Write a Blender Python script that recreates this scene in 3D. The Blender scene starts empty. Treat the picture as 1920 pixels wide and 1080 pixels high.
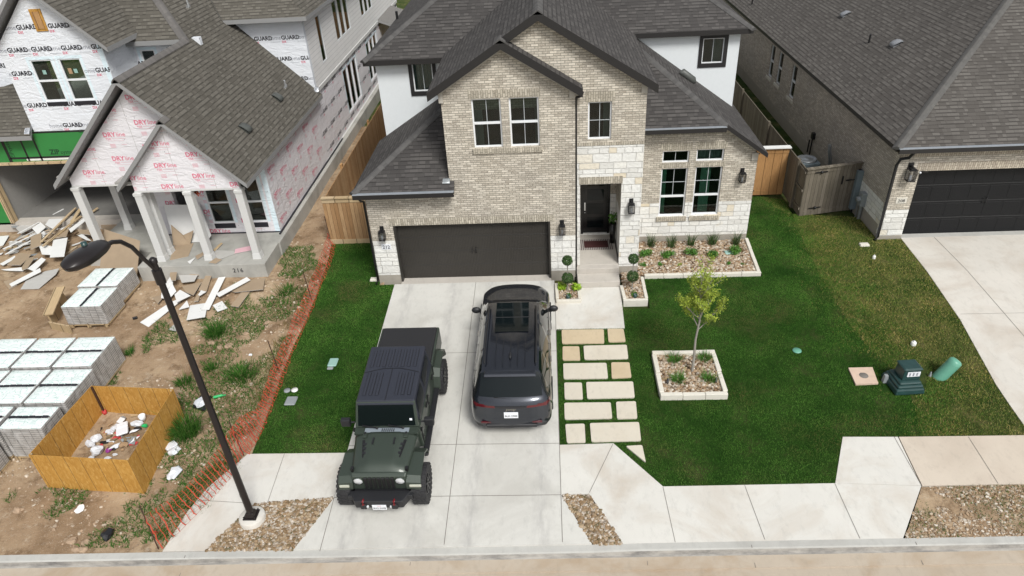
import bpy, bmesh, math, random
import numpy as np
from mathutils import Vector, Matrix, noise
R = math.radians
sc = bpy.context.scene
COL = sc.collection
# ------------------------------------------------------------------ camera
PIT, ROL, YAW, FPX = R(32.91), R(-3.504), R(3.89), 1299.8
EYE = Vector((0, 0, 12.0))
_f = Vector((0, math.cos(PIT), -math.sin(PIT))); _u = Vector((0, math.sin(PIT), math.cos(PIT))); _r = Vector((1, 0, 0))
_Z = Matrix.Rotation(YAW, 3, 'Z'); _f = _Z @ _f; _u = _Z @ _u; _r = _Z @ _r
CR = _r * math.cos(ROL) + _u * math.sin(ROL); CU = _u * math.cos(ROL) - _r * math.sin(ROL); CF = _f
cam_d = bpy.data.cameras.new('camera'); cam = bpy.data.objects.new('camera', cam_d); COL.objects.link(cam)
M4 = Matrix((CR, CU, -CF)).transposed().to_4x4(); M4.translation = EYE
cam.matrix_world = M4
cam_d.sensor_width = 36; cam_d.lens = FPX / 1920 * 36; cam_d.clip_start = .1; cam_d.clip_end = 2000
sc.camera = cam
# ------------------------------------------------------------------ light: bright overcast
SUN_EL, SUN_AZ = R(50), R(152)
world = bpy.data.worlds.new('World'); sc.world = world; world.use_nodes = True
wn = world.node_tree; wn.nodes.clear()
sky = wn.nodes.new('ShaderNodeTexSky'); sky.sky_type = 'NISHITA'; sky.sun_disc = False
sky.sun_elevation = SUN_EL; sky.sun_rotation = SUN_AZ; sky.air_density = 1.0; sky.dust_density = 2.5; sky.ozone_density = 1.0
hs = wn.nodes.new('ShaderNodeHueSaturation'); hs.inputs['Saturation'].default_value = .22
bg = wn.nodes.new('ShaderNodeBackground'); bg.inputs['Strength'].default_value = .108
wo = wn.nodes.new('ShaderNodeOutputWorld')
wn.links.new(sky.outputs[0], hs.inputs['Color']); wn.links.new(hs.outputs[0], bg.inputs[0]); wn.links.new(bg.outputs[0], wo.inputs[0])
sun_d = bpy.data.lights.new('sun', 'SUN'); sun_d.energy = 2.3; sun_d.angle = R(18); sun_d.color = (1, .985, .93)
sun = bpy.data.objects.new('sun', sun_d); COL.objects.link(sun)
sd = Vector((math.cos(SUN_EL) * math.sin(SUN_AZ), math.cos(SUN_EL) * math.cos(SUN_AZ), math.sin(SUN_EL)))
sun.rotation_euler = sd.to_track_quat('Z', 'Y').to_euler()
sc.view_settings.view_transform = 'Standard'; sc.view_settings.look = 'None'; sc.view_settings.gamma = 1
sc.view_settings.exposure = 0.40
sc.cycles.max_bounces = 6; sc.cycles.transparent_max_bounces = 8

# ------------------------------------------------------------------ surveying helpers: from the photograph to metres
SL, YG = .06, 18.8
def gz(y): return SL * (min(y, YG) - YG)
def ray(px, py): return CR * (px - 960) / FPX - CU * (py - 540) / FPX + CF
def onz(px, py, z):
    d = ray(px, py); return EYE + d * ((z - EYE.z) / d.z)
def ony(px, py, y):
    d = ray(px, py); return EYE + d * ((y - EYE.y) / d.y)
def onx(px, py, x):
    d = ray(px, py); return EYE + d * ((x - EYE.x) / d.x)
def onp(px, py, P, N):
    d = ray(px, py); P = Vector(P); N = Vector(N); return EYE + d * ((P - EYE).dot(N) / d.dot(N))
def G(px, py):
    d = ray(px, py); t = (EYE.z + SL * YG) / (SL * d.y - d.z); p = EYE + d * t
    return p if p.y <= YG else onz(px, py, 0)

# ------------------------------------------------------------------ materials
def mat(name):
    m = bpy.data.materials.new(name); m.use_nodes = True; m.node_tree.nodes.clear()
    return m, NT(m.node_tree)
class NT:
    def __init__(s, t): s.t = t
    def n(s, typ, **kw):
        n = s.t.nodes.new('ShaderNode' + typ)
        for k, v in kw.items():
            if k.startswith('i_'):
                key = k[2:]; key = int(key) if key.isdigit() else key.replace('_', ' ')
                s.put(n.inputs[key], v)
            else: setattr(n, k, v)
        return n
    def put(s, inp, v):
        if isinstance(v, bpy.types.NodeSocket): s.t.links.new(v, inp)
        elif hasattr(inp, 'default_value'):
            if isinstance(v, (tuple, list)) and len(v) == 3 and inp.type == 'RGBA': v = (*v, 1)
            inp.default_value = v
    def math(s, op, a, b=0, c=0):
        n = s.t.nodes.new('ShaderNodeMath'); n.operation = op
        for i, v in enumerate((a, b, c)): s.put(n.inputs[i], v)
        return n.outputs[0]
    def mix(s, f, a, b, mode='MIX'):
        n = s.t.nodes.new('ShaderNodeMix'); n.data_type = 'RGBA'; n.blend_type = mode
        s.put(n.inputs[0], f); s.put(n.inputs[6], a); s.put(n.inputs[7], b); return n.outputs[2]
    def ramp(s, f, stops, mode='LINEAR'):
        n = s.t.nodes.new('ShaderNodeValToRGB'); n.color_ramp.interpolation = mode
        e = n.color_ramp.elements
        while len(e) > 1: e.remove(e[-1])
        e[0].position = stops[0][0]; e[0].color = (*stops[0][1], 1)
        for p, c in stops[1:]:
            k = e.new(p); k.color = (*c, 1)
        s.put(n.inputs[0], f); return n.outputs[0]
    def noise(s, scale, vec=None, detail=4, rough=.55, out=0, dist=0):
        n = s.n('TexNoise'); n.inputs['Scale'].default_value = scale; n.inputs['Detail'].default_value = detail
        n.inputs['Roughness'].default_value = rough; n.inputs['Distortion'].default_value = dist
        if vec is not None: s.put(n.inputs['Vector'], vec)
        return n.outputs[out]
    def obj(s): return s.n('NewGeometry').outputs['Position']
    def uv(s): return s.n('UVMap').outputs[0]
    def mapv(s, v, scale=(1, 1, 1), rot=(0, 0, 0), loc=(0, 0, 0)):
        n = s.n('Mapping'); s.put(n.inputs[0], v); n.inputs['Scale'].default_value = scale; n.inputs['Rotation'].default_value = rot
        n.inputs['Location'].default_value = loc; return n.outputs[0]
    def sep(s, v):
        n = s.n('SeparateXYZ'); s.put(n.inputs[0], v); return n.outputs
    def bump(s, h, dist=.01, strength=1, nrm=None):
        n = s.n('Bump'); n.inputs['Distance'].default_value = dist; n.inputs['Strength'].default_value = strength
        s.put(n.inputs['Height'], h)
        if nrm is not None: s.put(n.inputs['Normal'], nrm)
        return n.outputs[0]
    def out(s, color=None, rough=.8, nrm=None, metal=0, coat=0, spec=.5, **kw):
        p = s.n('BsdfPrincipled'); o = s.n('OutputMaterial')
        if color is not None: s.put(p.inputs['Base Color'], color)
        s.put(p.inputs['Roughness'], rough); s.put(p.inputs['Metallic'], metal)
        s.put(p.inputs['Coat Weight'], coat); s.put(p.inputs['Specular IOR Level'], spec)
        p.inputs['Coat Roughness'].default_value = .04
        if nrm is not None: s.put(p.inputs['Normal'], nrm)
        for k, v in kw.items(): s.put(p.inputs[k.replace('_', ' ')], v)
        s.t.links.new(p.outputs[0], o.inputs[0]); return p
MT = {}
def plain(name, c, rough=.7, metal=0, coat=0, var=.12, nscale=8, bump=.0, spec=.5):
    m, t = mat(name); o = t.obj(); n = t.noise(nscale, o)
    col = t.mix(n, tuple(x * (1 - var) for x in c), tuple(min(1, x * (1 + var)) for x in c))
    nrm = t.bump(t.noise(nscale * 8, o), bump) if bump else None
    t.out(col, rough, nrm, metal, coat, spec); MT[name] = m; return m

def shingle(name, cols, h=.145, w=.19):
    m, t = mat(name); uv = t.uv(); s = t.sep(uv)
    v = t.math('DIVIDE', s[1], h); row = t.math('FLOOR', v); fr = t.math('FRACT', v)
    wn1 = t.n('TexWhiteNoise', noise_dimensions='1D'); t.put(wn1.inputs['W'], row)
    u = t.math('ADD', t.math('DIVIDE', s[0], w), t.math('MULTIPLY', wn1.outputs[0], 9.7))
    # uneven tab widths
    u = t.math('ADD', u, t.math('MULTIPLY', t.math('SINE', t.math('MULTIPLY', u, 2.3)), .28))
    colm = t.math('FLOOR', u); fu = t.math('FRACT', u)
    cmb = t.n('CombineXYZ'); t.put(cmb.inputs[0], colm); t.put(cmb.inputs[1], row)
    wn2 = t.n('TexWhiteNoise', noise_dimensions='2D'); t.put(wn2.inputs['Vector'], cmb.outputs[0])
    k = wn2.outputs[0]
    c = t.ramp(k, [(0, cols[0]), (.38, cols[1]), (.62, cols[2]), (.85, cols[3])])
    gr = t.noise(90, uv, 3, .8); c = t.mix(.55, c, t.ramp(gr, [(.25, (.25, .25, .25)), (.75, (1, 1, 1))]), 'MULTIPLY')
    big = t.noise(.5, t.obj(), 3); c = t.mix(.5, c, t.ramp(big, [(.3, (.8, .8, .8)), (.7, (1.15, 1.15, 1.15))]), 'MULTIPLY')
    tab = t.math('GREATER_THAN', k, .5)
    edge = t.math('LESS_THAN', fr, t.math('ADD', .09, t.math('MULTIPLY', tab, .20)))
    c = t.mix(t.math('MULTIPLY', edge, .75), c, tuple(x * .32 for x in cols[0]))  # dark asphalt butt edge, with its shadow line painted into the colour too
    side = t.math('LESS_THAN', fu, .05); c = t.mix(t.math('MULTIPLY', side, .5), c, tuple(x * .5 for x in cols[0]))
    hgt = t.math('SUBTRACT', t.math('ADD', t.math('SUBTRACT', 1.0, fr), t.math('MULTIPLY', tab, .5)), t.math('MULTIPLY', edge, 1.0))
    t.out(c, .9, t.bump(hgt, .012, .9), spec=.25); MT[name] = m; return m
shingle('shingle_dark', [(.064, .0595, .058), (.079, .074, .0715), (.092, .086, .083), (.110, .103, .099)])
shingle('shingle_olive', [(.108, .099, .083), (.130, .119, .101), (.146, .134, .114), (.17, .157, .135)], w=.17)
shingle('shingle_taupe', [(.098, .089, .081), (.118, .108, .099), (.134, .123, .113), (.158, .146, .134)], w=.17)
def ridgecap(name, a, b):
    m, t = mat(name); s = t.sep(t.uv()); v = t.math('DIVIDE', s[1], .15); row = t.math('FLOOR', v)
    w = t.n('TexWhiteNoise', noise_dimensions='1D'); t.put(w.inputs['W'], row)
    c = t.mix(w.outputs[0], a, b); c = t.mix(.5, c, t.noise(80, t.uv(), 2, .8, 1), 'MULTIPLY'); c = t.mix(.4, c, (.5 * a[0] + .5 * b[0],) * 3)
    t.out(c, .9, t.bump(t.math('SUBTRACT', 1, t.math('FRACT', v)), .014), spec=.25); MT[name] = m
ridgecap('cap_dark', (.075, .07, .068), (.135, .127, .122)); ridgecap('cap_olive', (.12, .105, .095), (.19, .17, .155)); ridgecap('cap_taupe', (.10, .093, .085), (.15, .14, .128))

def brickm(name, c1, c2, c3, mortar, rot=0, bw=.2, bh=.068):
    m, t = mat(name); uv = t.uv()
    vec = t.mapv(uv, rot=(0, 0, rot)) if rot else uv
    b = t.n('TexBrick'); t.put(b.inputs['Vector'], vec); b.offset = .5
    for k, v in (('Scale', 1), ('Mortar Size', .007), ('Mortar Smooth', .3), ('Brick Width', bw), ('Row Height', bh), ('Bias', 0)): b.inputs[k].default_value = v
    t.put(b.inputs['Color1'], (0, 0, 0)); t.put(b.inputs['Color2'], (1, 1, 1)); t.put(b.inputs['Mortar'], (.5, .5, .5))
    c = t.ramp(b.outputs['Color'], [(0, c1), (.45, c2), (.8, c3), (1, tuple(min(1, x * 1.15) for x in c3))])
    # each brick is mottled, with lime smears running over neighbouring bricks
    c = t.mix(t.ramp(t.noise(26, vec, 4, .7), [(.42, (0, 0, 0)), (.7, (.7, .7, .7))]), c, tuple(min(1, x * 1.35) for x in c3))
    c = t.mix(t.ramp(t.noise(11, vec, 3, .6), [(.5, (0, 0, 0)), (.75, (.5, .5, .5))]), c, c1)
    c = t.mix(.6, c, t.ramp(t.noise(.9, uv, 3), [(.3, (.86, .86, .88)), (.7, (1.1, 1.08, 1.04))]), 'MULTIPLY')
    c = t.mix(b.outputs['Fac'], c, mortar)
    h = t.math('ADD', t.math('MULTIPLY', b.outputs['Fac'], -1), t.math('MULTIPLY', t.noise(60, vec), .35))
    t.out(c, .88, t.bump(h, .008), spec=.25); MT[name] = m
brickm('brick', (.31, .275, .23), (.43, .39, .33), (.56, .515, .445), (.255, .24, .205))
brickm('brick_soldier', (.27, .24, .195), (.37, .335, .275), (.47, .43, .36), (.21, .195, .16), rot=math.pi / 2)
brickm('brick_grey', (.32, .285, .245), (.405, .365, .315), (.49, .445, .39), (.28, .26, .235))
brickm('brick_grey_soldier', (.33, .28, .23), (.40, .35, .28), (.47, .42, .34), (.2, .17, .14), rot=math.pi / 2)
def stonem(name):
    m, t = mat(name); uv = t.uv(); dn = t.noise(3.5, uv, 2, .5, 1)
    vec = t.mix(.03, uv, dn); sv = t.sep(vec); cb = t.n('CombineXYZ'); t.put(cb.inputs[0], t.math('ADD', sv[0], t.math('MULTIPLY', t.math('SINE', t.math('MULTIPLY', sv[0], 3.1)), .09)))
    t.put(cb.inputs[1], t.math('ADD', sv[1], t.math('MULTIPLY', t.math('SINE', t.math('MULTIPLY', sv[1], 7.3)), .05))); vec = cb.outputs[0]
    def layer(w, h, off, sq):
        b = t.n('TexBrick'); t.put(b.inputs['Vector'], vec); b.offset = off; b.squash = sq; b.squash_frequency = 3
        for k, v in (('Scale', 1), ('Mortar Size', .008), ('Mortar Smooth', .5), ('Brick Width', w), ('Row Height', h)): b.inputs[k].default_value = v
        t.put(b.inputs['Color1'], (0, 0, 0)); t.put(b.inputs['Color2'], (1, 1, 1)); t.put(b.inputs['Mortar'], (.5, .5, .5)); return b
    b = layer(.46, .19, .37, .6)
    c = t.ramp(b.outputs['Color'], [(0, (.66, .65, .62)), (.4, (.75, .745, .72)), (.72, (.79, .785, .76)), (.94, (.76, .745, .70)), (.992, (.69, .60, .45))])
    c = t.mix(t.ramp(t.noise(2.2, uv, 3, .6), [(.66, (0, 0, 0)), (.76, (.5, .5, .5))]), c, (.74, .64, .46))
    c = t.mix(t.ramp(t.noise(16, uv, 4, .7), [(.4, (0, 0, 0)), (.8, (.5, .5, .5))]), c, (.56, .54, .5))
    c = t.mix(t.math('MULTIPLY', b.outputs['Fac'], .6), c, (.46, .44, .40))
    h = t.math('ADD', t.math('MULTIPLY', b.outputs['Fac'], -1.2), t.noise(9, uv, 5, .65))
    t.out(c, .85, t.bump(h, .03), spec=.25); MT[name] = m
stonem('stone')
def concrete(name, base, stain, seed=0, amt=.5, tracks=0):
    m, t = mat(name); o = t.mapv(t.obj(), loc=(seed * 3.1, seed * 7.7, 0))
    c = t.mix(t.noise(1.2, o, 5, .6), tuple(x * .9 for x in base), tuple(min(1, x * 1.07) for x in base))
    c = t.mix(t.math('MULTIPLY', t.ramp(t.noise(.55, o, 6, .62, dist=.6), [(.46, (0, 0, 0)), (.66, (1, 1, 1))]), amt), c, stain)
    c = t.mix(t.ramp(t.noise(7, t.mapv(o, scale=(1, .5, 1)), 6, .75), [(.52, (0, 0, 0)), (.72, (.45, .45, .45))]), c, tuple(x * .68 for x in base))
    c = t.mix(.35, c, t.ramp(t.noise(150, o, 2, .8), [(.2, (.75, .75, .75)), (.8, (1.1, 1.1, 1.1))]), 'MULTIPLY')
    if tracks:
        s = t.sep(t.obj())
        for x0 in (-4.6, -3.1, -1.9, -.35):
            d = t.math('ABSOLUTE', t.math('SUBTRACT', s[0], x0)); k = t.math('MAXIMUM', t.math('SUBTRACT', 1, t.math('DIVIDE', d, .26)), 0)
            k = t.math('MULTIPLY', k, t.ramp(t.noise(2.2, t.mapv(t.obj(), scale=(2.5, .7, 1), loc=(x0, 0, 0)), 5, .7), [(.38, (0, 0, 0)), (.66, (1, 1, 1))]))
            c = t.mix(t.math('MULTIPLY', k, tracks), c, (.33, .32, .31))
    br = t.noise(60, t.mapv(t.obj(), scale=(.25, 3, 1)), 3, .7)
    t.out(c, .85, t.bump(br, .0025), spec=.3); MT[name] = m
concrete('concrete_drive', (.58, .57, .535), (.40, .385, .35), 1, .55, tracks=.65)
concrete('concrete_walk', (.62, .605, .565), (.45, .385, .315), 2, .62)
concrete('concrete_tan', (.56, .49, .41), (.47, .40, .33), 3, .6)
concrete('concrete_drive2', (.60, .57, .52), (.44, .375, .31), 4, .6)
concrete('concrete_porch', (.50, .465, .42), (.42, .39, .35), 5, .4)
concrete('concrete_slab', (.42, .41, .38), (.24, .24, .22), 6, .7)
concrete('concrete_found', (.36, .33, .285), (.29, .265, .23), 7, .5)
concrete('curb_mat', (.45, .445, .42), (.30, .29, .27), 8, .55)
concrete('street_mat', (.45, .385, .31), (.34, .25, .165), 9, .8)
concrete('paver', (.60, .555, .47), (.52, .46, .37), 10, .5)
concrete('paver_tan', (.55, .45, .31), (.45, .35, .23), 11, .6)
concrete('limestone', (.66, .63, .56), (.56, .51, .42), 12, .45)
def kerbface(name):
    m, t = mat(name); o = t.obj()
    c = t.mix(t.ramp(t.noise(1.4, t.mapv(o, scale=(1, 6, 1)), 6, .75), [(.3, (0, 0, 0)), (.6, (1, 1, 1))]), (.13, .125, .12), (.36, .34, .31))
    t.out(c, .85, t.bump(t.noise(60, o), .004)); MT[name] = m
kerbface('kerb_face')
def dirt(name):
    m, t = mat(name); o = t.obj()
    c = t.ramp(t.noise(.55, o, 6, .62), [(.3, (.20, .13, .075)), (.45, (.31, .215, .135)), (.6, (.41, .30, .195)), (.75, (.50, .395, .28))])
    c = t.mix(t.ramp(t.noise(2.4, o, 6, .7), [(.5, (0, 0, 0)), (.66, (.8, .8, .8))]), c, (.155, .098, .055))
    c = t.mix(t.ramp(t.noise(5, t.mapv(o, loc=(4, 9, 0)), 6, .75), [(.56, (0, 0, 0)), (.7, (.7, .7, .7))]), c, (.53, .44, .34))
    v = t.n('TexVoronoi'); v.inputs['Scale'].default_value = 38; t.put(v.inputs['Vector'], o)
    peb = t.math('LESS_THAN', v.outputs['Distance'], .22)
    sel = t.math('GREATER_THAN', t.sep(v.outputs['Color'])[0], .5)
    c = t.mix(t.math('MULTIPLY', t.math('MULTIPLY', peb, sel), .8), c, t.mix(t.sep(v.outputs['Color'])[1], (.36, .3, .23), (.62, .56, .48)))
    h = t.math('ADD', t.noise(14, o, 8, .75), t.math('MULTIPLY', t.math('MULTIPLY', peb, sel), .6))
    t.out(c, .95, t.bump(h, .035), spec=.15); MT[name] = m
dirt('dirt')
def soil(name, a, b, cc, s1=1.3):
    m, t = mat(name); o = t.obj()
    c = t.ramp(t.noise(s1, o, 6, .7), [(.35, a), (.52, b), (.68, cc)])
    c = t.mix(.7, c, t.ramp(t.noise(60, o, 3, .8), [(.3, (.45, .45, .45)), (.7, (1.3, 1.3, 1.3))]), 'MULTIPLY')
    t.out(c, .95, t.bump(t.noise(50, o, 4, .8), .03), spec=.1); MT[name] = m
soil('turf_dark', (.014, .046, .006), (.024, .060, .010), (.06, .068, .025))
soil('turf_yellow', (.02, .05, .010), (.06, .08, .022), (.16, .14, .06), 1.3)
soil('bed_soil', (.10, .07, .045), (.16, .11, .07), (.2, .15, .1), 3)
def island(name, cols, rough=.8, noisy=0, spec=.3, big=None, straw=0):
    m, t = mat(name); g = t.n('NewGeometry')
    c = t.ramp(g.outputs['Random Per Island'], [(i / max(1, len(cols) - 1) * .999, k) for i, k in enumerate(cols)])
    if big:
        sc_, lo, hi = big
        c = t.mix(.9, c, t.ramp(t.noise(sc_, g.outputs['Position'], 4, .6), [(.35, lo), (.65, hi)]), 'MULTIPLY')
    if straw:
        k = t.math('MULTIPLY', t.ramp(t.noise(.42, t.mapv(g.outputs['Position'], loc=(3, 1, 0)), 5, .65), [(.50, (0, 0, 0)), (.64, (1, 1, 1))]), t.math('GREATER_THAN', t.math('FRACT', t.math('MULTIPLY', g.outputs['Random Per Island'], 37.7)), .45))
        c = t.mix(t.math('MULTIPLY', k, straw), c, (.17, .15, .055))
    if noisy: c = t.mix(.6, c, t.ramp(t.noise(noisy, g.outputs['Position'], 3, .7), [(.3, (.6, .6, .6)), (.7, (1.2, 1.2, 1.2))]), 'MULTIPLY')
    p = t.out(c, rough, spec=spec)
    MT[name] = m
island('blade_dark', [(.028, .098, .012), (.045, .14, .018), (.068, .185, .028), (.10, .225, .044)], .75, big=(.7, (.45, .52, .45), (1.7, 1.4, 1.5)), spec=.1, straw=.85)
island('blade_mixed', [(.065, .14, .02), (.10, .18, .028), (.18, .21, .045), (.31, .27, .095), (.40, .33, .15), (.13, .195, .033), (.24, .21, .07)], .8, big=(.8, (.7, .82, .7), (1.3, 1.15, 1.1)), spec=.1, straw=.45)
island('weed', [(.015, .065, .006), (.03, .10, .012), (.05, .135, .02), (.08, .15, .03)], .7, spec=.15)
island('weed_dry', [(.13, .10, .035), (.2, .14, .05), (.09, .10, .03), (.17, .09, .04)], .8, spec=.15)
island('pebble_tan', [(.17, .10, .055), (.29, .19, .11), (.38, .27, .17), (.46, .38, .29), (.22, .15, .09), (.64, .58, .50), (.31, .24, .17)], .7, noisy=30)
island('pebble_river', [(.12, .105, .055), (.21, .135, .07), (.28, .19, .11), (.38, .29, .19), (.18, .12, .065), (.55, .49, .42), (.25, .2, .155)], .6, noisy=30)
island('rubble', [(.40, .31, .22), (.50, .40, .30), (.60, .53, .44), (.30, .22, .15), (.45, .32, .22)], .85, noisy=12)
island('leaf_tree', [(.19, .27, .03), (.26, .34, .04), (.34, .39, .055), (.22, .31, .035)], .6)
island('leaf_box', [(.018, .045, .01), (.03, .07, .016), (.05, .10, .025), (.07, .13, .035)], .55)
island('leaf_lime', [(.2, .34, .02), (.3, .46, .03), (.24, .38, .03), (.16, .28, .02)], .5)
island('leaf_bush', [(.035, .11, .015), (.06, .17, .02), (.09, .22, .03), (.05, .13, .02)], .5)
def woodm(name, a, b, c3, w=.14, rot=0, grain=.6):
    m, t = mat(name); uv = t.uv(); s = t.sep(uv); ax = 1 if rot else 0
    u = t.math('DIVIDE', s[ax], w); col = t.math('FLOOR', u); fu = t.math('FRACT', u)
    wn_ = t.n('TexWhiteNoise', noise_dimensions='1D'); t.put(wn_.inputs['W'], col)
    cc = t.ramp(wn_.outputs[0], [(0, a), (.5, b), (1, c3)])
    gv = t.mapv(uv, scale=(1, 14, 1) if rot else (14, 1, 1))
    cc = t.mix(grain, cc, t.ramp(t.noise(3, gv, 5, .7), [(.3, (.55, .55, .55)), (.7, (1.25, 1.25, 1.25))]), 'MULTIPLY')
    cc = t.mix(.5, cc, t.ramp(t.noise(1.3, uv, 4), [(.3, (.75, .75, .75)), (.7, (1.15, 1.15, 1.15))]), 'MULTIPLY')
    gap = t.math('LESS_THAN', fu, .07); cc = t.mix(t.math('MULTIPLY', gap, .8), cc, tuple(x * .3 for x in a))
    t.out(cc, .8, t.bump(t.math('SUBTRACT', t.noise(3, gv), gap), .008), spec=.2); MT[name] = m
woodm('cedar', (.33, .19, .09), (.40, .25, .13), (.45, .29, .155))
woodm('cedar_new', (.36, .19, .075), (.42, .235, .10), (.46, .27, .12), w=.3)
woodm('wood_grey', (.15, .13, .10), (.19, .165, .13), (.235, .205, .165))
woodm('lumber', (.46, .34, .2), (.5, .38, .23), (.52, .40, .26), w=.5, grain=.4)
def osb(name):
    m, t = mat(name); uv = t.uv()
    v = t.n('TexVoronoi'); v.inputs['Scale'].default_value = 34; v.inputs['Randomness'].default_value = 1
    t.put(v.inputs['Vector'], t.mix(.08, t.mapv(uv, scale=(1, .35, 1), rot=(0, 0, .4)), t.noise(5, uv, 2, .5, 1)))
    s = t.sep(v.outputs['Color'])
    c = t.ramp(s[0], [(0, (.42, .215, .045)), (.4, (.46, .245, .055)), (.75, (.49, .27, .065)), (1, (.54, .32, .095))])
    c = t.mix(.5, c, t.ramp(t.noise(1.1, uv, 4), [(.3, (.8, .76, .7)), (.7, (1.12, 1.1, 1.05))]), 'MULTIPLY')
    u = t.math('DIVIDE', t.sep(uv)[0], .405); ln = t.math('LESS_THAN', t.math('FRACT', u), .032)
    c = t.mix(t.math('MULTIPLY', ln, .75), c, (.06, .045, .03))
    t.out(c, .75, t.bump(s[1], .004), spec=.25); MT[name] = m
osb('osb')
def wrap(name, a, b):
    m, t = mat(name); uv = t.uv()
    c = t.mix(t.noise(1.7, uv, 5, .6), a, b)
    wr = t.noise(2.2, t.mapv(uv, scale=(1, 2.2, 1), rot=(0, 0, .5)), 6, .6, dist=1.5)
    t.out(c, .5, t.bump(wr, .05, .8), spec=.3); MT[name] = m
wrap('wrap_white', (.66, .69, .74), (.76, .78, .82)); wrap('wrap_pinkish', (.66, .64, .67), (.76, .745, .77)); wrap('tape', (.60, .74, .82), (.76, .84, .88))
wrap('plastic_wrap', (.60, .62, .62), (.78, .80, .80))
def stripes(name, a, b, w, frac, rough=.6, ax=1):
    m, t = mat(name); s = t.sep(t.uv()); f = t.math('FRACT', t.math('DIVIDE', s[ax], w))
    c = t.mix(t.math('LESS_THAN', f, frac), a, b)
    t.out(t.mix(.3, c, t.ramp(t.noise(2, t.uv(), 5), [(.3, (.85, .85, .85)), (.7, (1.1, 1.1, 1.1))]), 'MULTIPLY'), rough, t.bump(f, .006), spec=.3); MT[name] = m
stripes('siding', (.80, .79, .78), (.45, .45, .45), .19, .07)
stripes('garage_brown', (.046, .042, .037), (.026, .0235, .021), .05, .18, .45, 0)
stripes('garage_black', (.009, .0095, .011), (.005, .005, .006), .05, .18, .5, 0)
stripes('rug_stripe', (.42, .38, .36), (.10, .085, .08), .06, .5, .9, 0)
stripes('corrugated', (.22, .21, .2), (.10, .095, .09), .08, .3, .7, 0)
def blockwrap(name):
    m, t = mat(name); uv = t.uv(); b = t.n('TexBrick'); t.put(b.inputs['Vector'], uv); b.offset = 0
    for k, v in (('Scale', 1), ('Mortar Size', .012), ('Brick Width', .22), ('Row Height', .062), ('Mortar Smooth', .3)): b.inputs[k].default_value = v
    t.put(b.inputs['Color1'], (.34, .33, .315)); t.put(b.inputs['Color2'], (.44, .42, .40)); t.put(b.inputs['Mortar'], (.16, .155, .15))
    wr = t.noise(2.5, uv, 6, .7, dist=1)
    c = t.mix(t.ramp(wr, [(.45, (0, 0, 0)), (.68, (.7, .7, .7))]), b.outputs['Color'], (.58, .57, .57))
    t.out(c, .35, t.bump(wr, .04), spec=.5); MT[name] = m
blockwrap('block_wrap')
def topwrap(name):
    m, t = mat(name); uv = t.uv()
    b = t.n('TexBrick'); t.put(b.inputs['Vector'], t.mix(.01, uv, t.noise(3, uv, 2, .5, 1))); b.offset = 0
    for k, v in (('Scale', 1), ('Mortar Size', .009), ('Brick Width', .3), ('Row Height', .17), ('Mortar Smooth', .2)): b.inputs[k].default_value = v
    t.put(b.inputs['Color1'], (.66, .72, .71)); t.put(b.inputs['Color2'], (.76, .81, .80)); t.put(b.inputs['Mortar'], (.42, .56, .53))
    n = t.noise(2, t.mapv(uv, scale=(1, 2, 1)), 3, .5)
    c = t.mix(t.ramp(n, [(.5, (0, 0, 0)), (.8, (.4, .4, .4))]), b.outputs['Color'], (.82, .85, .85))
    t.out(c, .4, t.bump(n, .02), spec=.4); MT[name] = m
topwrap('top_wrap')
def glassm(name, tint=(.66, .74, .70), fac=.88):
    m, t = mat(name); lw = t.n('Fresnel'); lw.inputs['IOR'].default_value = 1.5
    tr = t.n('BsdfTransparent'); t.put(tr.inputs[0], tint); gl = t.n('BsdfGlossy'); gl.inputs['Roughness'].default_value = .02
    dk = t.n('BsdfDiffuse'); t.put(dk.inputs[0], (.008, .011, .010))
    m1 = t.n('MixShader'); t.put(m1.inputs[0], fac); t.t.links.new(dk.outputs[0], m1.inputs[1]); t.t.links.new(tr.outputs[0], m1.inputs[2])
    m2 = t.n('MixShader'); t.put(m2.inputs[0], lw.outputs[0]); t.t.links.new(m1.outputs[0], m2.inputs[1]); t.t.links.new(gl.outputs[0], m2.inputs[2])
    o = t.n('OutputMaterial'); t.t.links.new(m2.outputs[0], o.inputs[0]); MT[name] = m
glassm('glass'); glassm('clear_glass', (.95, .95, .95), .97)
P_ = plain
P_('stucco', (.66, .69, .71), .9, var=.04, bump=.004); P_('trim_black', (.013, .012, .013), .55, var=.1); P_('fascia_dark', (.017, .0155, .0155), .5)
P_('fascia_grey', (.25, .25, .25), .6, var=.06); P_('gutter_metal', (.46, .50, .55), .35, .5); P_('white_vinyl', (.74, .76, .78), .4, var=.03)
P_('trim_cream', (.45, .42, .37), .7); P_('black_metal', (.012, .012, .013), .4); P_('white_paint', (.56, .56, .55), .6, var=.06, nscale=3)
P_('dark_room', (.02, .02, .02), .9); P_('curtain', (.50, .86, .70), .8, var=.2, nscale=14); P_('blind', (.40, .44, .46), .8)
P_('drywall_white', (.68, .68, .67), .8, var=.08, nscale=3); P_('drywall_brown', (.33, .25, .17), .85, var=.14, nscale=4); P_('drywall_grey', (.42, .41, .39), .85, var=.1)
P_('cardboard', (.36, .24, .14), .9); P_('zip_green', (.028, .20, .045), .6, var=.1, nscale=3); P_('tape_black', (.012, .013, .014), .5, var=.3, nscale=20)
P_('ink_black', (.014, .014, .02), .6); P_('ink_grey', (.25, .26, .30), .6); P_('muntin', (.42, .45, .47), .5); P_('ink_red', (.62, .10, .17), .6); P_('ink_pink', (.66, .17, .25), .6); P_('ink_light', (.68, .42, .47), .6)
P_('orange_paint', (.8, .10, .01), .6); P_('ink_dkgreen', (.008, .05, .018), .6); P_('orange_net', (.40, .05, .022), .75, var=.3, nscale=3)
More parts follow.
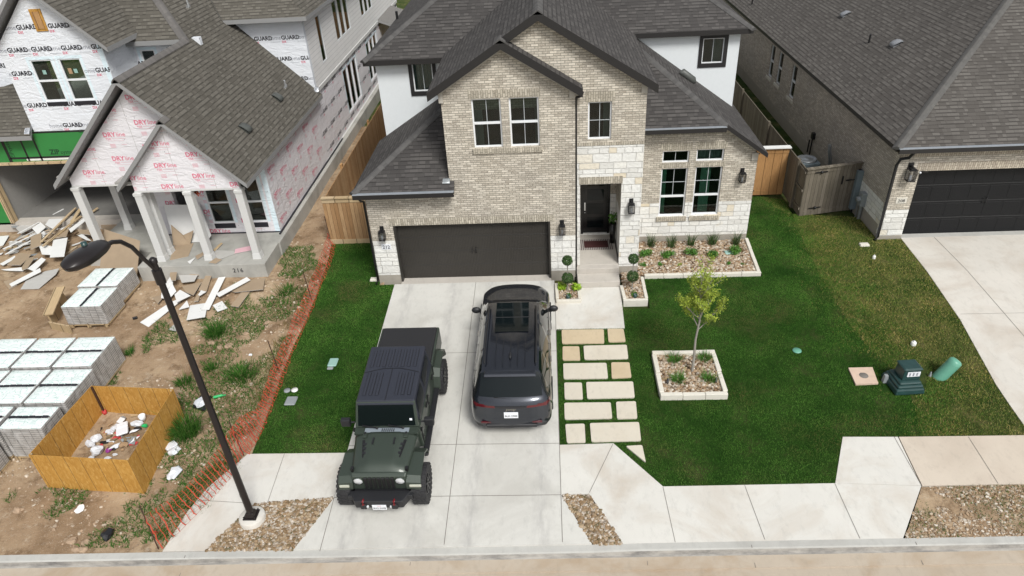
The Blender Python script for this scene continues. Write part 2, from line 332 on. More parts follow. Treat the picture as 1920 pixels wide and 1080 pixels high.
P_('stake', (.05, .022, .014), .7); P_('galv', (.35, .37, .38), .4, .6); P_('chrome', (.6, .61, .63), .15, 1); P_('silver_foil', (.75, .77, .8), .25, .8)
P_('grey_box', (.16, .20, .22), .45); P_('util_green', (.018, .05, .048), .35, var=.25); P_('util_teal', (.12, .33, .24), .4, var=.08); P_('pvc', (.72, .72, .7), .4)
P_('valve_grey', (.24, .26, .27), .6); P_('pad_pink', (.55, .42, .33), .9, var=.15); P_('teal_lid', (.26, .42, .38), .6)
P_('lamp_bronze', (.022, .018, .018), .38, .3); P_('bag_white', (.62, .64, .68), .35, var=.1); P_('bag_black', (.012, .012, .014), .3); P_('trash_green', (.02, .42, .12), .4)
P_('trash_red', (.45, .04, .04), .5); P_('trash_purple', (.25, .03, .22), .5); P_('rubber', (.018, .018, .02), .75, var=.2, nscale=30, bump=.004)
P_('rim_dark', (.03, .031, .034), .3, .7); P_('bark', (.27, .25, .22), .85, var=.2); P_('mat_red', (.045, .010, .010), .95, var=.3, nscale=40)
P_('white_dust', (.82, .82, .82), .95, var=.05); P_('plate_white', (.74, .76, .80), .4, var=.02); P_('roof_vent', (.075, .08, .075), .5); P_('roof_vent_light', (.30, .31, .33), .4, .3)
P_('door_black', (.009, .008, .009), .25); P_('gypsum', (.30, .29, .275), .9, var=.1); P_('slab_dark', (.17, .165, .155), .8, var=.25, nscale=2.5)
P_('joint_dark', (.17, .155, .14), .9); P_('green_paint', (.02, .5, .1), .7)
# vehicles
def paint(name, c, metal=.4, rough=.3, coat=1.0, spec=.5):
    m, t = mat(name); t.out(c, rough, None, metal, coat, spec); MT[name] = m
paint('paint_olive', (.036, .049, .038), .2, .5, .3); paint('paint_grey', (.024, .028, .038), .6, .24, 1); paint('plastic_black', (.014, .0145, .017), 0, .5, 0)
paint('hardtop', (.026, .029, .041), 0, .4, .1); paint('auto_glass', (.004, .007, .008), 0, .05, 0, .3); paint('cowl_silver', (.26, .30, .34), .2, .4, .3)
paint('lamp_lens', (.58, .60, .62), .2, .1, 1); paint('tail_red', (.085, .008, .012), 0, .15, 1); paint('hook_red', (.20, .006, .010), .2, .35, .5); paint('tonneau', (.017, .017, .019), 0, .62, 0)
paint('amber_lens', (.42, .43, .36), 0, .15, 1)
# ------------------------------------------------------------------ mesh helpers
def tagit(o, label=None, cat=None, group=None, kind=None):
    if label: o['label'] = label
    if cat: o['category'] = cat
    if group: o['group'] = group
    if kind: o['kind'] = kind
    return o
def thing(name, label, cat, loc=(0, 0, 0), rz=0, group=None):
    o = bpy.data.objects.new(name, None); COL.objects.link(o); o.empty_display_size = .2
    o.location = loc; o.rotation_euler = (0, 0, rz)
    return tagit(o, label, cat, group)
ORG = Vector((0, 0, 0))
class MB:
    """collects faces and builds ONE mesh object; coordinates are world ones less ORG"""
    def __init__(s): s.v = []; s.f = []; s.m = []; s.mats = []; s.sm = []
    def mi(s, m):
        if m not in s.mats: s.mats.append(m)
        return s.mats.index(m)
    def add(s, vs, fs, m, smooth=False):
        b = len(s.v); s.v += [tuple(v) for v in vs]; k = s.mi(m)
        for f in fs: s.f.append([b + i for i in f]); s.m.append(k); s.sm.append(smooth)
        return s
    def box(s, x0, y0, z0, x1, y1, z1, m, top=None):
        a = (0, 0, 0, 0) if top is None else top   # top inset x-, x+, y-, y+
        vs = [(x0, y0, z0), (x1, y0, z0), (x1, y1, z0), (x0, y1, z0), (x0 + a[0], y0 + a[2], z1), (x1 - a[1], y0 + a[2], z1), (x1 - a[1], y1 - a[3], z1), (x0 + a[0], y1 - a[3], z1)]
        return s.add(vs, [(0, 3, 2, 1), (4, 5, 6, 7), (0, 1, 5, 4), (1, 2, 6, 5), (2, 3, 7, 6), (3, 0, 4, 7)], m)
    def obox(s, O, U, N, u0, u1, z0, z1, n0, n1, m):
        O = Vector(O); U = Vector(U); N = Vector(N); Z = Vector((0, 0, 1))
        vs = [O + U * u + Z * z + N * n for u, z, n in ((u0, z0, n0), (u1, z0, n0), (u1, z1, n0), (u0, z1, n0), (u0, z0, n1), (u1, z0, n1), (u1, z1, n1), (u0, z1, n1))]
        fs = [(0, 3, 2, 1), (4, 5, 6, 7), (0, 1, 5, 4), (1, 2, 6, 5), (2, 3, 7, 6), (3, 0, 4, 7)]
        if U.cross(Z).dot(N) < 0: fs = [f[::-1] for f in fs]
        return s.add(vs, [f[::-1] if False else f for f in fs], m)
    def bar(s, a, b, w, h, m, up=(0, 0, 1)):
        a = Vector(a); b = Vector(b); d = (b - a).normalized(); up = Vector(up)
        if abs(d.dot(up)) > .98: up = Vector((0, 1, 0))
        x = d.cross(up).normalized() * w / 2; y = x.normalized().cross(d) * h / 2
        vs = [a - x - y, a + x - y, a + x + y, a - x + y, b - x - y, b + x - y, b + x + y, b - x + y]
        return s.add(vs, [(0, 1, 2, 3), (7, 6, 5, 4), (0, 4, 5, 1), (1, 5, 6, 2), (2, 6, 7, 3), (3, 7, 4, 0)], m)
    def tube(s, pts, rad, m, n=8, cap=True, smooth=True):
        pts = [Vector(p) for p in pts]; rad = rad if isinstance(rad, (list, tuple)) else [rad] * len(pts)
        b = len(s.v); vs = []; ref = Vector((0, 0, 1))
        for i, p in enumerate(pts):
            d = (pts[min(i + 1, len(pts) - 1)] - pts[max(i - 1, 0)]).normalized()
            r = ref if abs(d.dot(ref)) < .95 else Vector((0, 1, 0))
            x = d.cross(r).normalized(); y = d.cross(x)
            for k in range(n):
                a = 2 * math.pi * k / n; vs.append(p + (x * math.cos(a) + y * math.sin(a)) * rad[i])
        fs = [(i * n + k, i * n + (k + 1) % n, (i + 1) * n + (k + 1) % n, (i + 1) * n + k) for i in range(len(pts) - 1) for k in range(n)]
        s.add(vs, fs, m, smooth)
        if cap: s.add(vs[:n], [tuple(range(n))[::-1]], m); s.add(vs[-n:], [tuple(range(n))], m)
        return s
    def lathe(s, prof, m, c=(0, 0, 0), n=24, axis='Z', smooth=True):
        c = Vector(c); vs = []
        for r, h in prof:
            for k in range(n):
                a = 2 * math.pi * k / n; p = (r * math.cos(a), r * math.sin(a), h)
                if axis == 'X': p = (h, p[0], p[1])
                if axis == 'Y': p = (p[1], h, p[0])
                vs.append(c + Vector(p))
        fs = [(i * n + k, i * n + (k + 1) % n, (i + 1) * n + (k + 1) % n, (i + 1) * n + k) for i in range(len(prof) - 1) for k in range(n)]
        return s.add(vs, fs, m, smooth)
    def ball(s, c, r, m, n=12, sq=(1, 1, 1)):
        prof = [(math.sin(math.pi * i / n) * 1.0, -math.cos(math.pi * i / n)) for i in range(n + 1)]
        c = Vector(c); vs = []; k2 = n * 2
        for a, h in prof:
            for k in range(k2):
                t = 2 * math.pi * k / k2; vs.append(c + Vector((a * math.cos(t) * r * sq[0], a * math.sin(t) * r * sq[1], h * r * sq[2])))
        fs = [(i * k2 + k, i * k2 + (k + 1) % k2, (i + 1) * k2 + (k + 1) % k2, (i + 1) * k2 + k) for i in range(n) for k in range(k2)]
        return s.add(vs, fs, m, True)
    def poly(s, pts, m, thick=0, side=None, bottom=None):
        """planar polygon; thick extrudes straight down"""
        pts = [Vector(p) for p in pts]; n = len(pts)
        nz = sum(((pts[i] - pts[0]).cross(pts[i + 1] - pts[0]) for i in range(1, n - 1)), Vector()).z
        if nz < 0: pts = pts[::-1]
        s.add(pts, [tuple(range(n))], m)
        if thick:
            lo = [p - Vector((0, 0, thick)) for p in pts]
            s.add(lo, [tuple(range(n))[::-1]], bottom or side or m)
            for i in range(n):
                j = (i + 1) % n; s.add([pts[i], lo[i], lo[j], pts[j]], [(0, 1, 2, 3)], side or m)
        return s
    def build(s, name, parent=None, bevel=0, seg=1, auto=None):
        me = bpy.data.meshes.new(name)
        vs = [(x - ORG.x, y - ORG.y, z - ORG.z) for x, y, z in s.v]
        me.from_pydata(vs, [], s.f)
        for m in s.mats: me.materials.append(MT[m])
        me.polygons.foreach_set('material_index', s.m); me.polygons.foreach_set('use_smooth', s.sm)
        uvl = me.uv_layers.new(name='UVMap'); me.update()
        uvs = np.zeros(len(me.loops) * 2); Z = Vector((0, 0, 1))
        for p in me.polygons:
            n = p.normal
            if abs(n.z) > .999: t, b = Vector((1, 0, 0)), Vector((0, 1, 0))
            else:
                t = Z.cross(n).normalized(); b = n.cross(t)
            for li in p.loop_indices:
                q = Vector(s.v[me.loops[li].vertex_index]); uvs[2 * li] = q.dot(t); uvs[2 * li + 1] = q.dot(b)
        uvl.data.foreach_set('uv', uvs)
        o = bpy.data.objects.new(name, me); COL.objects.link(o)
        if parent: o.parent = parent
        if bevel:
            b = o.modifiers.new('bevel', 'BEVEL'); b.width = bevel; b.segments = seg; b.limit_method = 'ANGLE'; b.angle_limit = R(40)
            b.harden_normals = False
        return o
def npmesh(name, V, F, mat_, parent=None, smooth=False):
    me = bpy.data.meshes.new(name); V = np.asarray(V, dtype=np.float32); F = np.asarray(F, dtype=np.int32)
    k = F.shape[1]; me.vertices.add(len(V)); me.vertices.foreach_set('co', V.ravel())
    me.loops.add(F.size); me.loops.foreach_set('vertex_index', F.ravel())
    me.polygons.add(len(F)); me.polygons.foreach_set('loop_start', np.arange(len(F), dtype=np.int32) * k)
    me.polygons.foreach_set('use_smooth', np.full(len(F), smooth))
    me.materials.append(MT[mat_]); me.update(calc_edges=True); me.validate()
    o = bpy.data.objects.new(name, me); COL.objects.link(o)
    if parent: o.parent = parent
    return o
def ico(sub):
    bm = bmesh.new(); bmesh.ops.create_icosphere(bm, subdivisions=sub, radius=1)
    V = np.array([v.co[:] for v in bm.verts]); F = np.array([[v.index for v in f.verts] for f in bm.faces]); bm.free(); return V, F
ICO1, ICO2 = ico(1), ico(2)
def pip(P, poly):
    x, y = P[:, 0], P[:, 1]; ins = np.zeros(len(P), bool); n = len(poly)
    for i in range(n):
        x1, y1 = poly[i][:2]; x2, y2 = poly[(i + 1) % n][:2]
        c = ((y1 > y) != (y2 > y)) & (x < (x2 - x1) * (y - y1) / ((y2 - y1) or 1e-9) + x1); ins ^= c
    return ins
def scatter(poly, n, rs, holes=()):
    a = np.array([p[:2] for p in poly]); lo, hi = a.min(0), a.max(0)
    P = rs.rand(int(n), 2) * (hi - lo) + lo; k = pip(P, poly)
    for h in holes: k &= ~pip(P, h)
    return P[k]
def area(poly):
    a = np.array([p[:2] for p in poly]); x, y = a[:, 0], a[:, 1]; return abs(np.dot(x, np.roll(y, -1)) - np.dot(y, np.roll(x, -1))) / 2
def npgz(y): return SL * (np.minimum(y, YG) - YG)
def blades(name, P, z, hmin, hmax, w, lean, mat_, rs, parent=None, kind='stuff', fan=1):
    n = len(P); a = rs.rand(n) * 2 * np.pi; h = hmin + (hmax - hmin) * rs.rand(n); d = rs.rand(n) * 2 * np.pi; L = lean * h * (.3 + rs.rand(n))
    V = np.zeros((n, 3, 3)); cx, cy = np.cos(a) * w / 2, np.sin(a) * w / 2
    V[:, 0] = np.stack([P[:, 0] - cx, P[:, 1] - cy, z], 1); V[:, 1] = np.stack([P[:, 0] + cx, P[:, 1] + cy, z], 1)
    V[:, 2] = np.stack([P[:, 0] + np.cos(d) * L, P[:, 1] + np.sin(d) * L, z + h], 1)
    o = npmesh(name, V.reshape(-1, 3), np.arange(n * 3).reshape(-1, 3), mat_, parent)
    return o
def stones(name, P, z, smin, smax, mat_, rs, parent=None, sub=1, flat=.6, power=2):
    T, F = ICO1 if sub == 1 else ICO2; n = len(P); m = len(T)
    s = smin + (smax - smin) * rs.rand(n) ** power
    jit = 1 + .22 * rs.randn(n, m); jit = np.clip(jit, .6, 1.4)
    sx = .75 + .5 * rs.rand(n); sy = .75 + .5 * rs.rand(n); sz = flat * (.7 + .5 * rs.rand(n)); a = rs.rand(n) * np.pi * 2
    V = T[None] * jit[:, :, None]; X = V[:, :, 0] * sx[:, None]; Y = V[:, :, 1] * sy[:, None]; Zz = V[:, :, 2] * sz[:, None]
    X, Y = X * np.cos(a)[:, None] - Y * np.sin(a)[:, None], X * np.sin(a)[:, None] + Y * np.cos(a)[:, None]
    W = np.stack([X, Y, Zz], 2) * s[:, None, None] + np.stack([P[:, 0], P[:, 1], z + s * sz * .35], 1)[:, None]
    Fa = (F[None] + (np.arange(n) * m)[:, None, None]).reshape(-1, 3)
    return npmesh(name, W.reshape(-1, 3), Fa, mat_, parent, smooth=sub > 1)
def leaves(name, C, rad, n, size, mat_, rs, parent=None, shell=.5):
    """leaf quads through one or several ellipsoids: C list of centres, rad list of radii triples"""
    V = []
    C = np.atleast_2d(C); rad = np.atleast_2d(rad)
    k = rs.randint(0, len(C), n); d = rs.randn(n, 3); d /= np.linalg.norm(d, axis=1)[:, None]
    r = (shell + (1 - shell) * rs.rand(n)) if shell < 1 else np.ones(n)
    P = C[k] + d * rad[k] * r[:, None]
    t = rs.randn(n, 3); t /= np.linalg.norm(t, axis=1)[:, None]; b = np.cross(t, d + .3 * rs.randn(n, 3)); b /= np.linalg.norm(b, axis=1)[:, None]
    s = size * (.6 + .8 * rs.rand(n))[:, None]
    V = np.stack([P - t * s * .5, P - b * s * .3, P + t * s * .5, P + b * s * .3], 1).reshape(-1, 3)
    return npmesh(name, V, np.arange(n * 4).reshape(-1, 4), mat_, parent)
def sheet(name, pts, mat_, lift=0., thick=0, parent=None, kind='structure', side=None):
    """flat paving or turf following the fall of the plots; pts are (x, y); cut along the change of slope"""
    bm = bmesh.new(); bm.faces.new([bm.verts.new((x, y, 0)) for x, y in pts])
    bmesh.ops.bisect_plane(bm, geom=bm.verts[:] + bm.edges[:] + bm.faces[:], plane_co=(0, YG, 0), plane_no=(0, 1, 0))
    bmesh.ops.triangulate(bm, faces=[f for f in bm.faces if len(f.verts) > 4])
    for v in bm.verts: v.co.z = gz(v.co.y) + lift
    bmesh.ops.recalc_face_normals(bm, faces=bm.faces)
    if sum(f.normal.z for f in bm.faces) < 0: bmesh.ops.reverse_faces(bm, faces=bm.faces)
    if thick:
        r = bmesh.ops.extrude_face_region(bm, geom=bm.faces[:]); vs = [e for e in r['geom'] if isinstance(e, bmesh.types.BMVert)]
        top = [v for v in bm.verts if v not in set(vs)]
        for v in vs: v.co.z -= thick
        bmesh.ops.recalc_face_normals(bm, faces=bm.faces)
    me = bpy.data.meshes.new(name); bm.to_mesh(me); bm.free(); me.materials.append(MT[mat_])
    uvl = me.uv_layers.new(name='UVMap')
    for l in me.loops:
        c = me.vertices[l.vertex_index].co; uvl.data[l.index].uv = (c.x, c.y)
    o = bpy.data.objects.new(name, me); COL.objects.link(o)
    if parent: o.parent = parent
    if kind: o['kind'] = kind
    return o
def GP(*pts): return [tuple(G(*p)[:2]) for p in pts]

# ------------------------------------------------------------------ lettering
_TX = {}
def textmesh(s, bold=0., shear=0, space=1):
    key = (s, bold, shear, space)
    if key in _TX: return _TX[key]
    c = bpy.data.curves.new('t', 'FONT'); c.body = s; c.size = 1; c.offset = bold; c.resolution_u = 2; c.shear = shear; c.space_character = space
    c.align_x = 'LEFT'; c.align_y = 'BOTTOM_BASELINE'
    o = bpy.data.objects.new('t', c); COL.objects.link(o)
    dg = bpy.context.evaluated_depsgraph_get(); ev = o.evaluated_get(dg); me = ev.to_mesh()
    V = [v.co.to_2d() for v in me.vertices]; F = [tuple(p.vertices) for p in me.polygons]
    ev.to_mesh_clear(); bpy.data.objects.remove(o); bpy.data.curves.remove(c)
    w = max(v.x for v in V); _TX[key] = (V, F, w); return _TX[key]
def rect_uz(u0, z0, u1, z1): return ([Vector((u0, z0)), Vector((u1, z0)), Vector((u1, z1)), Vector((u0, z1))], [(0, 1, 2, 3)])
def put_print(mb, O, U, N, V, F, mt, clip=None, holes=(), lift=.004):
    """clip a flat print (u,z) to a convex outline, cut window openings out, and lay it on the wall"""
    O = Vector(O); U = Vector(U); N = Vector(N)
    us = [v[0] for v in V]; zs = [v[1] for v in V]; bb = (min(us), min(zs), max(us), max(zs))
    def clipped(V, F, planes):
        bm = bmesh.new(); vs = [bm.verts.new((v[0], v[1], 0)) for v in V]
        for f in F:
            try: bm.faces.new([vs[i] for i in f])
            except ValueError: pass
        for co, no in planes:
            if bm.faces: bmesh.ops.bisect_plane(bm, geom=bm.verts[:] + bm.edges[:] + bm.faces[:], plane_co=co, plane_no=no, clear_outer=True)
        bm.verts.index_update(); r = ([Vector((v.co.x, v.co.y)) for v in bm.verts], [tuple(v.index for v in f.verts) for f in bm.faces]); bm.free(); return r
    if clip:
        n = len(clip); ar = sum(clip[i][0] * clip[(i + 1) % n][1] - clip[(i + 1) % n][0] * clip[i][1] for i in range(n)); pl = []
        for i in range(n):
            a = Vector(clip[i]); b = Vector(clip[(i + 1) % n]); d = b - a; no = Vector((d.y, -d.x)) * (1 if ar > 0 else -1)
            if any((Vector(c) - a).dot(no) > 0 for c in ((bb[0], bb[1]), (bb[2], bb[1]), (bb[2], bb[3]), (bb[0], bb[3]))): pl.append(((a.x, a.y, 0), (no.x, no.y, 0)))
        if pl: V, F = clipped(V, F, pl)
        if not F: return
    parts = [(V, F)]
    for h in holes:
        if bb[2] > h[0] and bb[0] < h[1] and bb[3] > h[2] and bb[1] < h[3]:
            new = []
            for v, f in parts:
                new.append(clipped(v, f, [((h[0], 0, 0), (1, 0, 0))])); new.append(clipped(v, f, [((h[1], 0, 0), (-1, 0, 0))]))
                new.append(clipped(v, f, [((h[0], 0, 0), (-1, 0, 0)), ((h[1], 0, 0), (1, 0, 0)), ((0, h[2], 0), (0, 1, 0))]))
                new.append(clipped(v, f, [((h[0], 0, 0), (-1, 0, 0)), ((h[1], 0, 0), (1, 0, 0)), ((0, h[3], 0), (0, -1, 0))]))
            parts = [p for p in new if p[1]]
    for v, f in parts:
        W = [O + U * p[0] + Vector((0, 0, p[1])) + N * lift for p in v]
        flip = U.cross(Vector((0, 0, 1))).dot(N) < 0
        mb.add(W, [g[::-1] for g in f] if flip else f, mt)
def text_on(mb, O, U, N, s, size, u, z, mt, bold=.02, clip=None, holes=(), lift=.004, flip=False, rot=0, shear=0, center=False, space=1):
    V, F, w = textmesh(s, bold, shear, space); sg = -1 if flip else 1; ca, sa = math.cos(rot), math.sin(rot)
    off = w * size / 2 if center else 0
    VV = []
    for p in V:
        a, b = (p[0] * size - off) * sg, p[1] * size * sg
        VV.append(Vector((u + a * ca - b * sa, z + a * sa + b * ca)))
    put_print(mb, O, U, N, VV, F, mt, clip, holes, lift); return w * size

# ------------------------------------------------------------------ building helpers
def wall(name, parent, O, U, N, poly, mat_, holes=(), zones=None, thick=.2, prints=None, extra=None):
    """poly [(u,z)] on plane O+U*u, facing N; holes [(u0,u1,z0,z1)] cut out; zones fn(u,z)->material; thick inwards"""
    O = Vector(O); U = Vector(U); N = Vector(N); bm = bmesh.new()
    bm.faces.new([bm.verts.new((u, z, 0)) for u, z in poly])
    def cut(co, no): bmesh.ops.bisect_plane(bm, geom=bm.verts[:] + bm.edges[:] + bm.faces[:], plane_co=co, plane_no=no)
    for u0, u1, z0, z1 in holes:
        cut((u0, 0, 0), (1, 0, 0)); cut((u1, 0, 0), (1, 0, 0)); cut((0, z0, 0), (0, 1, 0)); cut((0, z1, 0), (0, 1, 0))
    zl = []
    if zones:
        for kind, val in zones[0]: cut((val, 0, 0) if kind == 'u' else (0, val, 0), (1, 0, 0) if kind == 'u' else (0, 1, 0))
    dele = []
    for f in bm.faces:
        c = f.calc_center_median()
        if any(h[0] < c.x < h[1] and h[2] < c.y < h[3] for h in holes): dele.append(f)
    bmesh.ops.delete(bm, geom=dele, context='FACES')
    mb = MB(); flip = U.cross(Vector((0, 0, 1))).dot(N) < 0
    cnt = {}
    for f in bm.faces:
        c = f.calc_center_median(); mm = zones[1](c.x, c.y) if zones else mat_
        P = [O + U * v.co.x + Vector((0, 0, v.co.y)) for v in f.verts]
        nf = (P[1] - P[0]).cross(P[2] - P[1])
        order = list(range(len(P)))
        if nf.dot(N) < 0: order = order[::-1]
        mb.add(P, [tuple(order)], mm)
        if thick:
            Q = [p - N * thick for p in P]; mb.add(Q, [tuple(order[::-1])], mm)
            for e in f.edges:
                if len(e.link_faces) == 1:
                    a, b = [O + U * v.co.x + Vector((0, 0, v.co.y)) for v in e.verts]
                    q = [a, b, b - N * thick, a - N * thick]
                    nn = (q[1] - q[0]).cross(q[2] - q[1]); cc = (a + b) / 2 - (O + U * c.x + Vector((0, 0, c.y)))
                    mb.add(q, [(0, 1, 2, 3) if nn.dot(cc) > 0 else (3, 2, 1, 0)], mm)
    bm.free()
    if extra: extra(mb)
    return mb.build(name, parent)
def window(parent, O, U, N, u0, u1, z0, z1, nx=2, ny=1, sashes=2, inset=.07, frame='white_vinyl', fw=.045, curtain=None, trim=None, lower_ny=None, glass='glass', back=True, rail=None, name='window'):
    O = Vector(O); U = Vector(U); N = Vector(N); mb = MB(); w = u1 - u0; h = z1 - z0
    a, b = -inset - .05, -inset
    ob = lambda x0, x1, y0, y1, n0=a, n1=b, m=frame: mb.obox(O, U, N, x0, x1, y0, y1, n0, n1, m)
    ob(u0, u0 + fw, z0, z1); ob(u1 - fw, u1, z0, z1); ob(u0 + fw, u1 - fw, z0, z0 + fw); ob(u0 + fw, u1 - fw, z1 - fw, z1)
    segs = [(z0 + fw, z1 - fw)]
    if sashes == 2:
        zm = (z0 + z1) / 2 if rail is None else rail
        ob(u0 + fw, u1 - fw, zm - .03, zm + .03, a, b + .015); segs = [(z0 + fw, zm - .03), (zm + .03, z1 - fw)]
    for i, (s0, s1) in enumerate(segs):
        kx, ky = nx, (lower_ny if (lower_ny is not None and i == 0 and sashes == 2) else ny)
        if lower_ny == -1 and i == 0 and sashes == 2: kx, ky = 1, 1
        for k in range(1, kx): uc = u0 + fw + (w - 2 * fw) * k / kx; ob(uc - .008, uc + .008, s0, s1, b - .034, b - .02, 'muntin')
        for k in range(1, max(1, ky)): zc = s0 + (s1 - s0) * k / ky; ob(u0 + fw, u1 - fw, zc - .008, zc + .008, b - .033, b - .021, 'muntin')
    o = mb.build(name, parent)
    g = MB(); g.obox(O, U, N, u0 + fw * .6, u1 - fw * .6, z0 + fw * .6, z1 - fw * .6, b - .046, b - .037, glass); g.build('pane', o)
    if curtain:
        c = MB()
        for (c0, c1, ct) in curtain:
            n = 14; vs = []
            for k in range(n + 1):
                uu = c0 + (c1 - c0) * k / n; d = -inset - .16 - .03 * (k % 2)
                vs += [O + U * uu + Vector((0, 0, z0 + .02)) + N * d, O + U * uu + Vector((0, 0, z1 - .02)) + N * d]
            c.add(vs, [(2 * k, 2 * k + 2, 2 * k + 3, 2 * k + 1) for k in range(n)], ct)
        c.build('curtain', o)
    if trim:
        t = MB(); tw = .11
        for q in ((u0 - tw, u0 + .01, z0 - tw - .02, z1 + tw), (u1 - .01, u1 + tw, z0 - tw - .02, z1 + tw), (u0 + .01, u1 - .01, z0 - tw - .02, z0 + .01), (u0 + .01, u1 - .01, z1 - .01, z1 + tw)):
            t.obox(O, U, N, *q, -inset - .05, .03, trim)
        t.build('trim', o)
    return o
def cap(mb, p0, p1, m, w=.15, drop=.07, lift=.03, side=None):
    """ridge or hip cap: two strips folded over the line"""
    p0 = Vector(p0); p1 = Vector(p1); d = (p1 - p0).normalized(); s = d.cross(Vector((0, 0, 1))).normalized()
    Z = Vector((0, 0, 1)); L = (p1 - p0).length; n = max(2, int(L / .3)); b = []
    ring = [(-w, -drop), (-w * .5, -drop * .42 + .012), (0, .012), (w * .5, -drop * .42 + .012), (w, -drop), (w, -drop - .025), (-w, -drop - .025)]
    vs = [];
    for e in (p0, p1):
        for x, z in ring: vs.append(e + s * x + Z * (z + lift))
    k = len(ring); fs = [(i, (i + 1) % k, (i + 1) % k + k, i + k) for i in range(k)] + [tuple(range(k))[::-1], tuple(range(k, 2 * k))]
    mb.add(vs, [f[::-1] for f in fs], m)
CAPUV = []
def capfix(o):
    """run the caps' pattern along their length"""
    me = o.data; uvl = me.uv_layers['UVMap']
    for p in me.polygons:
        vs = [me.vertices[me.loops[l].vertex_index].co for l in p.loop_indices]
        if len(vs) != 4: continue
        e = max(((vs[i] - vs[(i + 1) % 4]) for i in range(4)), key=lambda q: q.length).normalized(); x = p.normal.cross(e)
        for l in p.loop_indices:
            c = me.vertices[me.loops[l].vertex_index].co; uvl.data[l].uv = (c.dot(x), c.dot(e))
    return o
def lantern(parent, O, U, N, u, z, s=1.0, sub=True):
    mb = MB(); O = Vector(O) + Vector(U) * u + Vector((0, 0, z)); U = Vector(U); N = Vector(N)
    b = lambda *a, m='black_metal': mb.obox(O, U, N, *a, m)
    b(-.06 * s, .06 * s, .08 * s, .26 * s, 0, .03)
    b(-.02 * s, .02 * s, .17 * s, .20 * s, .03, .14 * s)
    w = .095 * s
    b(-w, w, .115 * s, .135 * s, .035 * s, .225 * s); b(-w * .6, w * .6, .135 * s, .165 * s, .07 * s, .19 * s)
    b(-.02 * s, .02 * s, -.13 * s, -.02 * s, .11 * s, .15 * s, m='plate_white')
    for du in (-w + .006, w - .006):
        for dn in (.045 * s, .215 * s): b(du - .007, du + .007, -.15 * s, .115 * s, dn - .007, dn + .007)
    b(-w, w, -.165 * s, -.15 * s, .035 * s, .225 * s)
    o = mb.build('wall_lantern', parent)
    g = MB(); g.obox(O, U, N, -w + .015, w - .015, -.14 * s, .11 * s, .055 * s, .205 * s, 'clear_glass'); g.build('lantern_glass', o)
    return o

class EachBox:
    """oriented boxes, each linked as a part of its own"""
    def __init__(s, name, parent): s.nm = name; s.pa = parent
    def obox(s, *a): m = MB(); m.obox(*a); return m.build(s.nm, s.pa)
    def bar(s, *a, **k): m = MB(); m.bar(*a, **k); return m.build(s.nm, s.pa)
rs = np.random.RandomState(7)
X_, Y_, NY = Vector((1, 0, 0)), Vector((0, 1, 0)), Vector((0, -1, 0))
# ------------------------------------------------------------------ the setting
def curb_y(x): return 9.13 + (x + 12.19) * .0175
# terrain: one sheet to the horizon
xs = [-600, -120, -60, -40, 40, 60, 120, 600]; ys = [-600, -60, 8.6, 9.0, 9.2, 18.8, 60, 600]
V = [(x, y, (-.86 if y < 9.1 else gz(y) - .11)) for y in ys for x in xs]; nx = len(xs)
F = [(j * nx + i, j * nx + i + 1, (j + 1) * nx + i + 1, (j + 1) * nx + i) for j in range(len(ys) - 1) for i in range(nx - 1)]
npmesh('ground', V, F, 'turf_yellow')['kind'] = 'structure'
st = MB(); st.add([(-80, -6, -.735), (80, -6, -.735), (80, curb_y(80) - .3, -.735), (-80, curb_y(-80) - .3, -.735)], [(0, 1, 2, 3)], 'street_mat')
st.build('road')['kind'] = 'structure'
# rolled kerb with gutter pan; it dips in front of the driveway
def kerb():
    mb = MB(); xs = [-60, -30, -20] + [-14 + .5 * i for i in range(57)] + [20, 30, 60]; prof = []
    vs = []
    for x in xs:
        dip = 0
        e0, e1 = -6.6, -5.6; f0, f1 = .75, 1.6
        if e1 <= x <= f0: dip = 1
        elif e0 < x < e1: dip = (x - e0) / (e1 - e0)
        elif f0 < x < f1: dip = (f1 - x) / (f1 - f0)
        yc = curb_y(x); zt = gz(yc) + .015
        P = [(.0, zt - .25), (.0, zt - .02 * dip), (-.14, zt - .012 - .03 * dip), (-.17, zt - .03 - .03 * dip), (-.195, zt - .115 - .0 * dip), (-.24, zt - .135), (-.52, zt - .155), (-.53, zt - .3)]
        vs += [(x, yc + a, b) for a, b in P]
    n = 8
    fs = [(i * n + k, i * n + k + 1, (i + 1) * n + k + 1, (i + 1) * n + k) for i in range(len(xs) - 1) for k in range(n - 1)]
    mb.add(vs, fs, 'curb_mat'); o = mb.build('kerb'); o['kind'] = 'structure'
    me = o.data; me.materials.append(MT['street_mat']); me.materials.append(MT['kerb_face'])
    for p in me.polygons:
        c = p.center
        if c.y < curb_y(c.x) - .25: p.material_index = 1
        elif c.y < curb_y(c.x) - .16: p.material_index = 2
    j = MB()
    for px, py in ((341, 1058), (1410, 1030), (1716, 1020)):
        x = onz(px, py, -.6).x; y = curb_y(x); j.box(x - .007, y - .15, gz(y) + .0, x + .007, y + .0, gz(y) + .008, 'joint_dark'); j.box(x - .006, y - .52, gz(y) - .139, x + .006, y - .27, gz(y) - .132, 'joint_dark')
    for px in (-900, 767, 1216, 2500):
        x = onz(px, 1070, -.7).x; j.box(x - .005, y - .52, gz(y) - .139, x + .005, y - .28, gz(y) - .132, 'joint_dark')
    q = j.build('kerb_joint'); q['kind'] = 'structure'
kerb()
